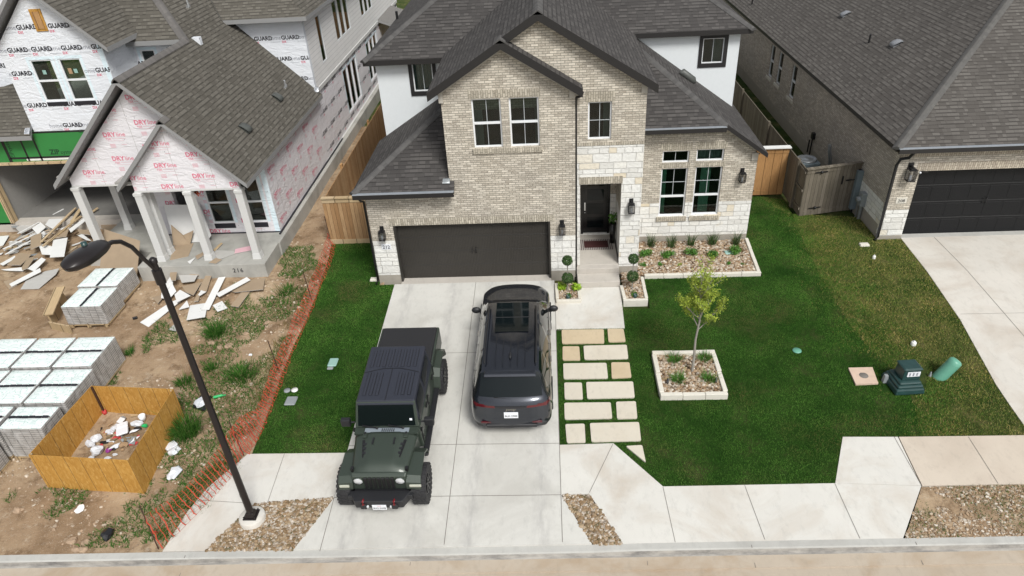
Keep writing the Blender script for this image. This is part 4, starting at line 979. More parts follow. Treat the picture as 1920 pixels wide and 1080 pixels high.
# ------------------------------------------------------------------ house 216, under construction
H3 = thing('unfinished_house', 'unfinished house in printed house wrap with porch posts and olive brown shingle roof', 'house', (-13, 26, 0))
ORG = Vector((-13, 26, 0))
NX = -X_
def wrap_home(O, U, N, poly, holes, u0, u1, z0, z1, ph=0, su=1.12, sz=.86, size=.24):
    def f(mb):
        r = 0; z = z0
        while z < z1:
            u = u0 - (r % 2) * su * .45 - ph
            while u < u1:
                w = text_on(mb, O, U, N, 'home', size, u, z, 'ink_grey', .0, poly, holes)
                w2 = text_on(mb, O, U, N, 'GUARD', size, u + w + .015, z, 'ink_black', .035, poly, holes)
                V, F = rect_uz(u + .05, z - size * .42, u + w * .9, z - size * .38); put_print(mb, O, U, N, V, F, 'ink_grey', poly, holes)
                text_on(mb, O, U, N, 'DX', size * .55, u + w + .02, z - size * .58, 'ink_red', .03, poly, holes); u += su
            z += sz; r += 1
    return f
def wrap_dry(O, U, N, poly, holes, u0, u1, z0, z1, su=1.15, sz=.75, size=.22, st=.5):
    def f(mb):
        c = 0; u = u0
        while u < u1:
            z = z0 - (c % 2) * sz * st
            while z < z1:
                w = text_on(mb, O, U, N, 'DRY', size, u, z, 'ink_pink', .03, poly, holes); w2 = text_on(mb, O, U, N, 'line', size, u + w + .01, z, 'ink_pink', .005, poly, holes)
                w3 = text_on(mb, O, U, N, 'TSX', size * .46, u + .05, z - size * .5, 'ink_pink', .02, poly, holes)
                V, F = rect_uz(u + .07 + w3, z - size * .34, u + w + w2, z - size * .28); put_print(mb, O, U, N, V, F, 'ink_light', poly, holes)
                V, F = rect_uz(u + .1, z - size * .68, u + w + w2 - .08, z - size * .64); put_print(mb, O, U, N, V, F, 'ink_light', poly, holes)
                for k in range(3): V, F = rect_uz(u + .12, z - size * (1.25 + k * .22), u + .3, z - size * (1.12 + k * .22)); put_print(mb, O, U, N, V, F, 'ink_light', poly, holes)
                V, F = rect_uz(u + .5, z - size * 1.3, u + .68, z - size * 1.22); put_print(mb, O, U, N, V, F, 'ink_light', poly, holes)
                z += sz
            u += su; c += 1
        r2 = random.Random(int(u0 * 7) + 3); u = u0 + .6
        while u < u1:
            V, F = rect_uz(u, z0 - 2, u + .012, z1 + 2); put_print(mb, O, U, N, V, F, 'drywall_grey', poly, holes, lift=.003); u += r2.uniform(1.1, 1.5)
        for _ in range(26):
            a, b = r2.uniform(u0, u1), r2.uniform(z0 - .3, z1); V, F = rect_uz(a, b, a + .02, b + .03); put_print(mb, O, U, N, V, F, 'ink_grey', poly, holes, lift=.0035)
    return f
def tape_frame(mb, O, U, N, h, w=.13, poly=None):
    a, b, c, d = h
    for q in ((a - w, a, c - .0, d + w), (b, b + w, c - .0, d + w), (a, b, d, d + w)):
        V, F = rect_uz(q[0], q[2], q[1], q[3]); put_print(mb, O, U, N, V, F, 'tape', poly, lift=.0025)
# slabs
m = MB(); m.box(-13.95, 19.55, -.3, -9.55, 26, .52, 'concrete_slab'); m.box(-9.99, 21.0, -.3, -9.5, 60, .515, 'concrete_slab'); m.box(-16.4, 20.65, -.3, -13.95, 23.6, .50, 'concrete_slab'); m.build('porch_slab', H3, bevel=.01)
m = MB(); m.box(-30, 23.5, -.3, -14, 31, .38, 'concrete_porch'); m.build('garage_slab', H3)
m = MB(); m.box(-21.2, 23.9, .38, -14.2, 31, .387, 'slab_dark'); m.build('garage_floor', H3)
m = MB(); text_on(m, (0, 19.55, 0), X_, NY, '216', .22, -10.52, .22, 'ink_black', .012, center=True, lift=.006, space=1.15); m.build('painted_number', H3)
# porch front wall in DRYline
PY = 21.8
def rectY(a, b, Y): p = ony(*a, Y); q = ony(*b, Y); return (min(p.x, q.x), max(p.x, q.x), min(p.z, q.z), max(p.z, q.z))
h1 = (-12.08, -11.28, .95, 2.72); h2 = (-10.83, -10.08, .95, 2.72); hd = (-13.25, -12.55, .55, 2.72)
PO = (0, PY, 0); pp = [(-13.9, .5), (-9.72, .5), (-9.72, 3.6), (-13.9, 3.6)]
def ex(mb):
    wrap_dry(PO, X_, NY, pp, [h1, h2, hd], -13.6, -9.8, .95, 3.2, su=1.28, sz=.78, st=.5)(mb)
    for h in (h1, h2): tape_frame(mb, PO, X_, NY, h, .11)
    V, F = rect_uz(-9.9, .5, -9.72, 3.3); put_print(mb, PO, X_, NY, V, F, 'tape', lift=.0025)
    rr = random.Random(4)
    for cx, cz in ((-12.38, 2.2), (-11.0, 2.28)):
        for k in range(16):
            a = rr.uniform(0, 6.28); r = rr.uniform(.01, .12); L = rr.uniform(.06, .16); x, zz = cx + r * math.cos(a), cz + 1.3 * r * math.sin(a); w = .022; th = rr.uniform(-.9, .9)
            d = Vector((math.sin(th), math.cos(th))) * L / 2; n = Vector((math.cos(th), -math.sin(th))) * w
            c = Vector((x, zz)); put_print(mb, PO, X_, NY, [c - d - n, c - d + n, c + d + n, c + d - n], [(0, 1, 2, 3)], 'orange_paint', pp, lift=.006)
wall('wall', H3, PO, X_, NY, pp, 'wrap_pinkish', [h1, h2, hd], extra=ex)
for h in (h1, h2): window(H3, PO, X_, NY, *h, nx=1, sashes=2, inset=.02, rail=1.75, lower_ny=1)
m = MB()
for h in (h1, h2): m.obox(PO, X_, NY, h[0] + .02, h[1] - .02, .74, .93, 0, .012, 'ink_black')
m.obox(PO, X_, NY, -13.9, -9.7, .5, .56, .005, .03, 'ink_black'); m.build('flashing', H3)
# side wall X = -9.72, DRYline in front, homeGUARD further back, lap siding above
SX = -9.72; SO = (SX, 0, 0)
sp = [(22.005, .5), (28.3, .5), (28.3, 3.6), (22.005, 3.6)]
wall('wall', H3, SO, Y_, X_, sp, 'wrap_pinkish', extra=wrap_dry(SO, Y_, X_, sp, [], 22.0, 28.4, .8, 3.4, su=1.05, sz=.95, st=.5, size=.21))
sw = [(33.1, 33.95, 1.05, 3.1), (34.05, 34.9, 1.05, 3.1), (35.0, 35.85, 1.05, 3.1), (38.3, 39.15, 1.05, 3.1), (39.25, 40.1, 1.05, 3.1), (40.2, 41.05, 1.05, 3.1)]
sp = [(28.3, .5), (48, .5), (48, 3.45), (28.3, 3.45)]
def ex(mb):
    wrap_home(SO, Y_, X_, sp, sw, 28.6, 48, .8, 3.3, su=1.35, sz=.8, size=.21)(mb)
    for a, b in ((33.1, 35.85), (38.3, 41.05)): tape_frame(mb, SO, Y_, X_, (a, b, 1.05, 3.1), .12)
wall('wall', H3, SO, Y_, X_, sp, 'wrap_pinkish', sw, extra=ex)
for h in sw: window(H3, SO, Y_, X_, *h, nx=1, sashes=1, inset=.02, fw=.05)
m = MB(); m.box(SX, 28.3, .49, SX + .03, 48, .56, 'pvc')
m.bar((SX + .04, 21.6, .5), (SX + .04, 31, .5), .06, .12, 'ink_black'); m.build('flashing', H3)
su = [(30.3, 31.6, 4.35, 6.1), (33.1, 33.95, 4.45, 6.2), (34.05, 34.9, 4.45, 6.2), (35.0, 35.85, 4.45, 6.2), (38.3, 39.15, 4.45, 6.2), (39.25, 40.1, 4.45, 6.2), (40.2, 41.05, 4.45, 6.2)]
su[0] = (30.35, 31.05, 4.2, 6.15)
wall('wall', H3, (SX + .03, 0, 0), Y_, X_, [(28.855, 3.45), (48, 3.45), (48, 6.6), (28.855, 6.6)], 'siding', su)
for h in su: window(H3, (SX + .03, 0, 0), Y_, X_, *h, nx=1, sashes=1, inset=.0, fw=.055)
m = MB(); m.box(SX + .03, 28.6, 3.4, SX + .06, 48, 3.56, 'white_paint'); m.build('band_board', H3)
# rear block front wall (homeGUARD)
RY = 28.65; rp = [(-13.5, 6.9), (-9.72, 3.2), (-9.72, 6.6), (-13.5, 6.95)]
rp = [(-12.9, 6.5), (-9.69, 3.3), (-9.69, 6.6), (-12.9, 6.6)]
wall('wall', H3, (0, RY, 0), X_, NY, rp, 'wrap_white', extra=wrap_home((0, RY, 0), X_, NY, rp, [], -12.3, -9.7, 4.0, 6.4, su=1.12, sz=.83, size=.22))
# left tall block, homeGUARD over a green sheathed beam
LB = (0, 23.5, 0); v0 = (-16.92, -16.52, 7.42, 8.12)
lw = [(-17.64, -16.86, 5.07, 6.5), (-16.62, -15.84, 5.07, 6.5)]
lp = [(-18.55, 4.0), (-14.92, 4.0), (-14.92, 6.95), (-16.72, 8.8), (-18.55, 6.95)]
def ex(mb):
    hs = lw
    for zz, us in ((7.5, (-18.1, -17.05 + .05, -15.95)), (6.78, (-18.75, -17.9, -16.85, -15.8)), (6.0, (-18.95, -18.15, -15.95)), (4.88, (-18.9, -17.6, -16.55)), (4.12, (-17.9, -16.9, -15.8))):
        for u in us:
            w = text_on(mb, LB, X_, NY, 'home', .215, u, zz, 'ink_grey', .0, lp, hs + [v0]); text_on(mb, LB, X_, NY, 'GUARD', .215, u + w + .015, zz, 'ink_black', .035, lp, hs + [v0])
            V, F = rect_uz(u + .05, zz - .095, u + w * .9, zz - .085); put_print(mb, LB, X_, NY, V, F, 'ink_grey', lp, hs)
            text_on(mb, LB, X_, NY, 'DX', .12, u + w + .02, zz - .13, 'ink_red', .03, lp, hs)
    for h in lw: tape_frame(mb, LB, X_, NY, h, .1)
    V, F = rect_uz(-15.1, 4.6, -14.94, 6.9); put_print(mb, LB, X_, NY, V, F, 'tape', lift=.0025)
wall('wall', H3, LB, X_, NY, lp, 'wrap_white', lw, extra=ex)
wall('wall', H3, (-14.92, 0, 0), Y_, X_, [(23.705, 3.9), (25.3, 3.9), (25.3, 6.95), (23.705, 6.95)], 'wrap_white', thick=.1)
wall('wall', H3, (-18.55, 0, 0), Y_, NX, [(23.705, 3.9), (25.3, 3.9), (25.3, 6.95), (23.705, 6.95)], 'wrap_white', thick=.1)
for i, h in enumerate(lw):
    o = window(H3, LB, X_, NY, *h, nx=1, sashes=2, inset=.02, rail=5.78)
    m = MB(); m.obox(LB, X_, NY, h[0] + .3 + .1 * i, h[0] + .42 + .1 * i, 6.0, 6.14, -.04, -.03, 'teal_lid')
    if i: m.obox(LB, X_, NY, h[0] + .2, h[0] + .33, 5.98, 6.17, -.04, -.03, 'cardboard')
    m.build('sticker', o)
m = MB()
for h in lw: m.obox(LB, X_, NY, h[0] + .02, h[1] - .0, 4.9, 5.04, .003, .015, 'ink_black')
m.build('flashing', H3)
m = MB(); m.obox(LB, X_, NY, -16.92, -16.52, 7.42, 8.12, 0, .03, 'osb'); m.obox(LB, X_, NY, -16.84, -16.60, 7.5, 8.04, .03, .05, 'cedar_new'); m.build('gable_vent', H3)
# mid wall with the small window
MY = 25.3; mw = (-14.72, -14.18, 5.7, 6.26); mp = [(-15.0, 4.0), (-12.4, 4.0), (-12.4, 6.6), (-15.0, 6.6)]
wall('wall', H3, (0, MY, 0), X_, NY, mp, 'wrap_white', [mw], extra=lambda mb: (wrap_home((0, MY, 0), X_, NY, mp, [mw], -15.78, -13, 5.72, 6.0, su=3, sz=1, size=.22)(mb), tape_frame(mb, (0, MY, 0), X_, NY, mw, .1)))
window(H3, (0, MY, 0), X_, NY, *mw, nx=1, sashes=1, inset=.02)
wall('wall', H3, (0, 25.3, 0), X_, NY, [(-30, 2.8), (-18.5, 2.8), (-18.5, 9), (-30, 9)], 'wrap_white', extra=wrap_home((0, 25.3, 0), X_, NY, [(-30, 2.8), (-18.5, 2.8), (-18.5, 9), (-30, 9)], [], -24, -18.4, 5.0, 7.4, su=1.12, sz=.86, size=.22))
# green sheathed beam over the garage mouth
gp = [(-30, 2.87), (-15.0, 2.87), (-15.0, 4.0), (-30, 4.0)]
def ex(mb):
    w = text_on(mb, LB, X_, NY, 'ZIP', .26, -18.3, 3.12, 'ink_dkgreen', .035, gp); text_on(mb, LB, X_, NY, 'system', .22, -18.3 + w + .02, 3.12, 'ink_dkgreen', 0, gp)
    w = text_on(mb, LB, X_, NY, 'ZIP', .24, -16.0, 3.98, 'ink_dkgreen', .035, gp, flip=True); text_on(mb, LB, X_, NY, 'system', .2, -16.0 - w - .02, 3.98, 'ink_dkgreen', 0, gp, flip=True)
    text_on(mb, LB, X_, NY, 'ZIPsystem', .2, -19.7, 3.0, 'ink_dkgreen', .01, gp, rot=math.pi / 2)
    for a, b, c, d in ((-18.75, -18.68, 2.87, 3.85), (-19.25, -19.18, 2.87, 3.85), (-19.98, -19.86, 2.87, 3.85), (-30, -15, 3.93, 4.0), (-19.9, -15.0, 2.98, 3.05)):
        V, F = rect_uz(a, c, b, d); put_print(mb, LB, X_, NY, V, F, 'tape_black', lift=.006)
    V, F = rect_uz(-19.3, 2.9, -15.0, 2.975); put_print(mb, LB, X_, NY, V, F, 'pvc', lift=.006)
wall('wall', H3, LB, X_, NY, gp, 'zip_green', extra=ex)
gp2 = [(-30, .3), (-21.05, .3), (-21.05, 2.87), (-30, 2.87)]
wall('wall', H3, LB, X_, NY, gp2, 'zip_green')
m = MB(); m.box(-21.05, 23.42, .38, -20.93, 23.7, 2.86, 'lumber'); m.box(-22.5, 23.4, 2.78, -14.9, 23.72, 2.868, 'lumber'); m.build('timber_frame', H3)
wall('wall', H3, (-21.0, 0, 0), Y_, X_, [(23.7, .38), (31, .38), (31, 3.9), (23.7, 3.9)], 'gypsum'); wall('wall', H3, (0, 31, 0), X_, NY, [(-21, .38), (-13, .38), (-13, 3.9), (-21, 3.9)], 'gypsum')
wall('wall', H3, (-13.98, 0, 0), Y_, NX, [(22.9, .5), (31, .5), (31, 3.9), (22.9, 3.9)], 'wrap_pinkish', thick=.15)
m = MB(); m.box(-21, 23.6, 3.9, -14, 31, 3.97, 'gypsum'); m.build('garage_ceiling', H3)
# porch beams, gable faces, posts
GS = 19.95; zR = lambda x: 3.38 + (-9.45 - x)
gp3 = [(-13.3, 3.12), (-9.85, 3.12), (-9.85, 3.62), (-11.56, 5.33), (-13.3, 3.6)]
wall('wall', H3, (0, GS, 0), X_, NY, gp3, 'wrap_pinkish', thick=.12, extra=wrap_dry((0, GS, 0), X_, NY, gp3, [], -13.5, -9.9, 3.5, 5.4, su=1.12, sz=.72, size=.21, st=.45))
GB = 20.55; gp4 = [(-15.75, 3.12), (-12.6, 3.12), (-11.6, 5.25), (-12.72, 6.32), (-15.75, 3.4)]
gp4 = [(-15.75, 3.12), (-10.2, 3.12), (-10.2, 3.8), (-12.72, 6.32), (-15.75, 3.35)]
wall('wall', H3, (0, GB, 0), X_, NY, gp4, 'wrap_pinkish', thick=.12, extra=wrap_dry((0, GB, 0), X_, NY, gp4, [], -15.2, -12.3, 3.5, 6.2, su=1.15, sz=.8, size=.21, st=.45))
m = MB(); m.box(-13.32, 19.95, 3.06, -9.83, 20.07, 3.119, 'white_paint'); m.box(-15.77, 20.55, 3.06, -13.32, 20.67, 3.119, 'white_paint'); m.box(-13.9, 20.0, 3.35, -9.75, 21.8, 3.42, 'gypsum'); m.box(-16.2, 20.6, 3.36, -13.9, 25.3, 3.43, 'gypsum')
m.build('porch_beam', H3)
for i, (x, y) in enumerate([(-9.92, 20.02), (-11.6, 20.02), (-13.24, 20.02), (-13.24, 20.48), (-15.68, 20.62), (-15.68, 22.45)]):
    m = MB(); m.box(x - .12, y - .12, .5, x + .12, y + .12, 3.06, 'white_paint'); m.box(x - .15, y - .15, .5, x + .15, y + .15, .72, 'white_paint', top=(.02,) * 4); m.box(x - .14, y - .14, 2.95, x + .14, y + .14, 3.055, 'white_paint')
    m.build('porch_post', H3, bevel=.008)
wall('wall', H3, (-15.75, 0, 0), Y_, NX, [(20.6, 3.1), (23.5, 3.1), (23.5, 3.4), (20.6, 3.4)], 'white_paint', thick=.1)
# roofs of 216
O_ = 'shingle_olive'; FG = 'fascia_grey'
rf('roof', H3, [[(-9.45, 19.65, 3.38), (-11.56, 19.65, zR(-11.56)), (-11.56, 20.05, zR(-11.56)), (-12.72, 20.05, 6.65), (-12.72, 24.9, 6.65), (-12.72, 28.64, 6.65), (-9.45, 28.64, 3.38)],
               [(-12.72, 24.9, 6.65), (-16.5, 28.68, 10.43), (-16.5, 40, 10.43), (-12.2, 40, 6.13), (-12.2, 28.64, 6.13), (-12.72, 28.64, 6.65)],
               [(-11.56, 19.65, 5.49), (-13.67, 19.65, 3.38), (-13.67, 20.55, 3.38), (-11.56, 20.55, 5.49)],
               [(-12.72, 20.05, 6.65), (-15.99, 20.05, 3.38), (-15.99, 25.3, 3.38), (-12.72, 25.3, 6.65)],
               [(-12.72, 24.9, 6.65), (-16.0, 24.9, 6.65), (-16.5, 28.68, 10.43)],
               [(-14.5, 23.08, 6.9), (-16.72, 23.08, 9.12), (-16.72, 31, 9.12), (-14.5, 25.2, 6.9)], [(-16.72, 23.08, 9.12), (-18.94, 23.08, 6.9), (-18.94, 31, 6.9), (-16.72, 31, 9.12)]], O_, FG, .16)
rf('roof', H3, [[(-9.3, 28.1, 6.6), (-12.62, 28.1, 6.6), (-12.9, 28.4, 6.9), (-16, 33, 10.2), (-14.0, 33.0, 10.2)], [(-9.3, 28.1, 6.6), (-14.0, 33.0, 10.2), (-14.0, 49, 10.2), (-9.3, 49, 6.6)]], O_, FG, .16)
# lower roof at the far left
Pn = (-19, 23.1, 3.98); Nn = (0, -.75, 1)
q = [Vector((-18.45, 23.1, 3.98)), Vector((-31, 23.1, 3.98))]
q2 = [onp(-250, 330, Pn, Nn), onp(0, 186, Pn, Nn), onp(30, 166, Pn, Nn)]
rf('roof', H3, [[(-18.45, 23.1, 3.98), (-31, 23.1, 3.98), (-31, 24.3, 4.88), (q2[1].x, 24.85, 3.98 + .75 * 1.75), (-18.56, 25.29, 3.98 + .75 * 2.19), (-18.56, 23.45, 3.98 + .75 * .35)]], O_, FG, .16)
m = MB()
cap(m, (-12.72, 20.05, 6.65), (-12.72, 24.9, 6.65), 'cap_olive', drop=.12, w=.13); cap(m, (-11.56, 19.65, 5.49), (-11.56, 20.05, 5.49), 'cap_olive', drop=.12, w=.13); cap(m, (-12.72, 24.9, 6.65), (-16.5, 28.68, 10.43), 'cap_olive', drop=.1, w=.15)
capfix(m.build('ridge_cap', H3))
for px, py in ((519, 183), (459, 241)): turtle(H3, onp(px, py, (-9.45, 20, 3.38), (1, 0, 1)), (1, 0, 1), 'roof_vent', .34, .36, .13)
for px, py in ((536, 164), (354, 14)):
    p = onp(px, py, (-9.45, 20, 3.38), (1, 0, 1)); m = MB(); m.obox(p, Y_, Vector((1, 0, 1)).normalized(), -.14, .14, -.14, .1, -.1, .015, 'silver_foil'); m.tube([p, p + Vector((0, 0, .28))], .04, 'silver_foil', 8); m.build('vent_pipe', H3)
for p in (Vector((-9.6, 28.5, 3.62)), Vector((-18.55, 23.2, 4.12))): turtle(H3, p, (0, -1, 1), 'silver_foil', .2, .22, .03, 'flashing')
m = MB(); m.box(-13.8, 22.1, .53, -9.95, 47.5, .56, 'dark_room'); m.box(-18.3, 25.6, 3.98, -10.5, 28.6, 4.02, 'dark_room'); m.box(-18.3, 28.7, 3.98, -9.95, 47.5, 4.02, 'dark_room'); m.box(-18.3, 23.8, 3.98, -15.2, 25.6, 4.02, 'dark_room'); m.build('light_block_floor', H3)  # unseen dark planes added to block light and the soil seen through windows
m = MB(); m.box(-14.0, 32, .56, -9.95, 32.1, 8, 'dark_room'); m.box(-18.3, 28.7, 4.02, -13.0, 28.8, 6.3, 'dark_room'); m.box(-14.15, 31.2, .56, -14.05, 47, 3.9, 'dark_room'); m.box(-13.3, 32.1, 4.02, -13.2, 47, 8, 'dark_room'); m.build('light_block_partition', H3)  # unseen near-black screens added so the rooms behind the glass stay dark
# small patio roof at the back
m = MB(); m.poly([(-9.7, 41.8, 3.6), (-7.8, 41.8, 2.9), (-7.8, 46, 2.9), (-9.7, 46, 3.6)], 'corrugated', .12, 'fascia_grey'); m.build('patio_roof', H3); m = MB(); m.box(-7.95, 41.9, -.1, -7.85, 42.0, 2.85, 'lumber'); m.build('patio_post', H3)

# ------------------------------------------------------------------ house 208
H1 = thing('neighbour_house', 'single storey grey brown brick house numbered 208 with taupe hip roof and black garage door', 'house', (17, 30, 0))
ORG = Vector((17, 30, 0))
N0 = Vector((0, 21.0, 0)); gd = (11.82, 16.75, -.1, 2.44)
def z_n(u, z): return 'concrete_found' if z < .12 else ('stone' if z < 1.0 else 'brick')
wall('wall', H1, N0, X_, NY, [(11.05, -.1), (24, -.1), (24, 3.15), (11.05, 3.15)], 'brick', [gd], ([('z', .12), ('z', 1.08)], lambda u, z: 'concrete_found' if z < .12 else ('stone' if z < 1.08 else 'brick')))
sw8 = [(30.35, 31.05, 1.15, 2.75), (31.5, 32.2, 1.15, 2.75)]
def pyz(px, py): p = onx(px, py, 11.05); return p.y, p.z
a = pyz(1443, 152); b = pyz(1456, 163); c_ = pyz(1497, 185)
def side_win(pt, pb, w=.8):
    y, z1 = pyz(*pt); y2, z0 = pyz(*pb); yc = (y + y2) / 2; return (yc - w / 2, yc + w / 2, z0, z1)
sw8 = [side_win((1449, 84), (1444, 146), .7), side_win((1464, 97), (1459, 160), .7), side_win((1490, 122), (1483, 185), .7)]
z8 = lambda u, z: 'concrete_found' if z < .45 else ('stone' if (z < 1.25 and u < 23.2) else 'brick_grey')
wall('wall', H1, (11.05, 0, 0), Y_, NX, [(21.205, -.1), (50, -.1), (50, 3.15), (21.205, 3.15)], 'brick_grey', sw8, ([('z', .45), ('z', 1.25), ('u', 23.2)], z8))
for h in sw8: window(H1, (11.05, 0, 0), Y_, NX, *h, nx=1, sashes=2, inset=.06)
m = EachBox('brick_trim', H1)
m.obox(N0, X_, NY, 11.7, 16.9, 2.45, 2.72, 0, .01, 'brick_grey_soldier'); m.obox(N0, X_, NY, 11.05, 24, 2.94, 3.14, 0, .014, 'brick_grey_soldier')
for h in sw8: m.obox((11.05, 0, 0), Y_, NX, h[0] - .06, h[1] + .06, h[2] - .14, h[2] - .01, 0, .05, 'limestone')
garage_door(H1, 21.24, 11.83, 16.74, .02, 2.43, 'garage_black')
m = MB(); m.box(11.83, 20.99, -.1, 16.74, 21.3, .03, 'curb_mat'); m.build('threshold', H1)
m = MB(); m.obox(N0, X_, NY, 11.32, 11.66, 1.32, 1.53, 0, .012, 'limestone'); pl = m.build('house_number', H1)
m = MB(); text_on(m, N0, X_, NY, '208', .15, 11.49, 1.365, 'ink_black', .012, lift=.016, center=True); m.build('digits', pl)
lantern(H1, N0, X_, NY, 11.48, 2.42, 1.3)
m = MB(); m.ball((11.8, 20.93, 2.42), .035, 'plate_white', 6); m.bar((11.84, 20.95, 2.45), (12.02, 20.9, 2.45), .05, .04, 'black_metal'); m.build('floodlight', H1)
ex_, ey_, ez_ = 10.78, 20.75, 3.37; T8 = 'shingle_taupe'
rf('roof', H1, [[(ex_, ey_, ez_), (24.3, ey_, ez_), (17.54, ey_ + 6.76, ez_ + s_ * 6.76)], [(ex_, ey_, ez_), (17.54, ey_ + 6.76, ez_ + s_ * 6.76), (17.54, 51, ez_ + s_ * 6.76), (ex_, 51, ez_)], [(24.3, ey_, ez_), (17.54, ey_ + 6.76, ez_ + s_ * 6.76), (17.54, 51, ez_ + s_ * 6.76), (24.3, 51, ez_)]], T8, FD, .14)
wall('wall', H1, (24, 0, 0), Y_, X_, [(21, -.1), (50, -.1), (50, 3.15), (21, 3.15)], 'brick_grey')
m = MB(); cap(m, (ex_, ey_, ez_), (17.54, ey_ + 6.76, ez_ + s_ * 6.76), 'cap_taupe', drop=.07, w=.15); cap(m, (17.54, ey_ + 6.76, ez_ + s_ * 6.76), (17.54, 51, ez_ + s_ * 6.76), 'cap_taupe', drop=.09); capfix(m.build('ridge_cap', H1))
gutter(H1, 10.82, 24, 20.74, ez_ - .02)
pipe(H1, [(11.3, 20.68, 3.2), (11.25, 20.8, 3.0), (11.06, 20.9, 2.92), (11.0, 20.93, 2.7), (11.0, 20.93, .12), (10.9, 20.85, .04)], .05)
for px, py in ((1586, 27), (1682, 82)): turtle(H1, onp(px, py, (ex_, 25, ez_), (-s_, 0, 1)), (-s_, 0, 1), 'roof_vent_light', .36, .34, .12)
for px, py in ((1629, 80), (1410, 8)): p = onp(px, py, (ex_, 25, ez_), (-s_, 0, 1)); pipe(H1, [p, p + Vector((0, 0, .32))], .04, 'black_metal', 'vent_pipe')
# meters on its side wall
def side_box(pt, pb, w, d, mt, name):
    y, z1 = pyz(*pt); y2, z0 = pyz(*pb); yc = (y + y2) / 2; m = MB(); m.box(11.05 - d, yc - w / 2, z0, 11.05, yc + w / 2, z1, mt); return m.build(name, H1, bevel=.01), yc, z0, z1
o, yc, z0, z1 = side_box((1618, 318), (1600, 388), .36, .2, 'grey_box', 'meter_box'); mm = MB(); mm.box(10.9, yc - .08, z1, 11.0, yc + .06, z1 + .012, 'dark_room'); mm.build('meter_window', o)
pipe(H1, [(11.0, yc, z0), (11.0, yc, -.1)], .03, 'black_metal', 'conduit')
o, yc, z0, z1 = side_box((1626, 362), (1618, 384), .26, .18, 'valve_grey', 'meter_box'); m = MB(); m.lathe([(.0, -.1), (.1, -.1), (.1, 0)], 'valve_grey', (10.87, yc, (z0 + z1) / 2), 16, 'X'); m.build('meter_dial', H1)
pipe(H1, [(10.98, yc, z0), (10.98, yc, -.1)], .06, 'galv', 'conduit'); pipe(H1, [(11.0, yc + .3, z0 + .2), (11.0, yc + .3, -.1)], .02, 'galv', 'conduit')
m = MB(); y, zz = pyz(1591, 352); m.lathe([(.0, -.14), (.11, -.14), (.11, 0)], 'valve_grey', (11.05, y, zz), 16, 'X'); m.build('meter_dial', H1)
for (p1, p2) in (((1521, 262), (1517, 292)), ((1527, 258), (1523, 300))): y, z1 = pyz(*p1); y2, z0 = pyz(*p2); pipe(H1, [(10.98, y, z1), (10.98, y, .2)], .03, 'black_metal', 'conduit')
y, zz = pyz(1527, 258); m = MB(); m.box(10.93, y - .1, zz - .05, 11.05, y + .1, zz + .2, 'black_metal'); m.build('disconnect_box', H1)
pipe(H1, [(10.95, yc + 3.2, .1), (10.9, yc + 3.1, .9), (10.75, yc + 3.0, 1.35), (10.72, yc + 3.05, 1.6)], .07, 'galv', 'insulated_pipe')
ORG = Vector((0, 0, 0))

# ------------------------------------------------------------------ fences
def fence_run(t, a, b, h, mt, cap_m=None, back=None, th=.03, posts=(), post_m=None, rails=0, rail_m=None, rail_side=1, name='board_panel'):
    a = Vector((*a, 0)); b = Vector((*b, 0)); d = (b - a); L = d.length; U = d.normalized(); N = Vector((U.y, -U.x, 0)); mb = MB()
    mb.obox(a, U, N, 0, L, 0, h, -th / 2, th / 2, mt)
    mb.build(name, t)
    if cap_m: m = EachBox('rail', t); m.obox(a, U, N, -.03, L + .03, h, h + .04, -.08, .08, cap_m); m.obox(a, U, N, 0, L, h - .16, h, th / 2, th / 2 + .02, cap_m); m.obox(a, U, N, 0, L, 0, .18, th / 2, th / 2 + .02, cap_m)
    if rails:
        m = EachBox('rail', t)
        for k in range(rails): z = .25 + (h - .4) * k / (rails - 1); s = rail_side; m.obox(a, U, N, 0, L, z, z + .09, min(s * th / 2, s * (th / 2 + .04)), max(s * th / 2, s * (th / 2 + .04)), rail_m or mt)
    for p in posts:
        m = MB(); s = rail_side; m.obox(a, U, N, p * L - .09, p * L + .09, 0, h + .1, min(s * .02, s * .1), max(s * .02, s * .1), post_m or mt); m.build('post', t)
t = thing('board_fence', 'tan cedar board fence return between the unfinished house and the brick garage', 'fence', (0, 0, 0)); fence_run(t, (-7.95, 21.75), (-5.85, 21.75), 1.8, 'cedar', 'lumber')
t = thing('board_fence', 'long tan cedar board fence running back along the soil bank of the unfinished house', 'fence', (0, 0, 0))
ya = [onx(645, 330, -7.9).y, onx(693, 240, -7.9).y]
fence_run(t, (-7.86, 21.8), (-7.86, 44), 1.8, 'cedar', None, posts=[(ya[0] - 21.8) / 22.2, (ya[1] - 21.8) / 22.2], post_m='cedar_new', rails=3, rail_side=-1)
t = thing('board_fence', 'far cedar fence across the back of the plots at the top of the picture', 'fence', (0, 0, 0)); fence_run(t, (-12, 52), (2, 52), 2.2, 'cedar', None)
p1 = G(1409, 362); t = thing('cedar_gate', 'new orange cedar gate between the brick house and the grey fence', 'gate', (0, 0, 0))
gyy = 24.7; fence_run(t, (6.74, gyy), (8.93, gyy), 1.85, 'cedar_new', 'cedar_new')
m = MB(); m.obox((0, gyy, 0), X_, NY, 6.7, 8.97, 1.89, 1.93, -.12, .12, 'pvc'); m.obox((0, gyy, 0), X_, NY, 7.55, 7.67, 0, 1.9, .03, .07, 'cedar'); m.build('cap_rail', t)
m = MB()
for z in (.2, 1.72): m.obox((0, gyy, 0), X_, NY, 7.35, 7.85, z - .02, z + .02, .07, .08, 'black_metal'); m.ball((7.6, gyy - .09, z), .055, 'black_metal', 6, (1, .3, 1))
m.build('hinge', t)
fx0 = onz(1497, 405, 0); print('gate', fx0, onz(1585, 395, 0), onz(1467, 388, 0))
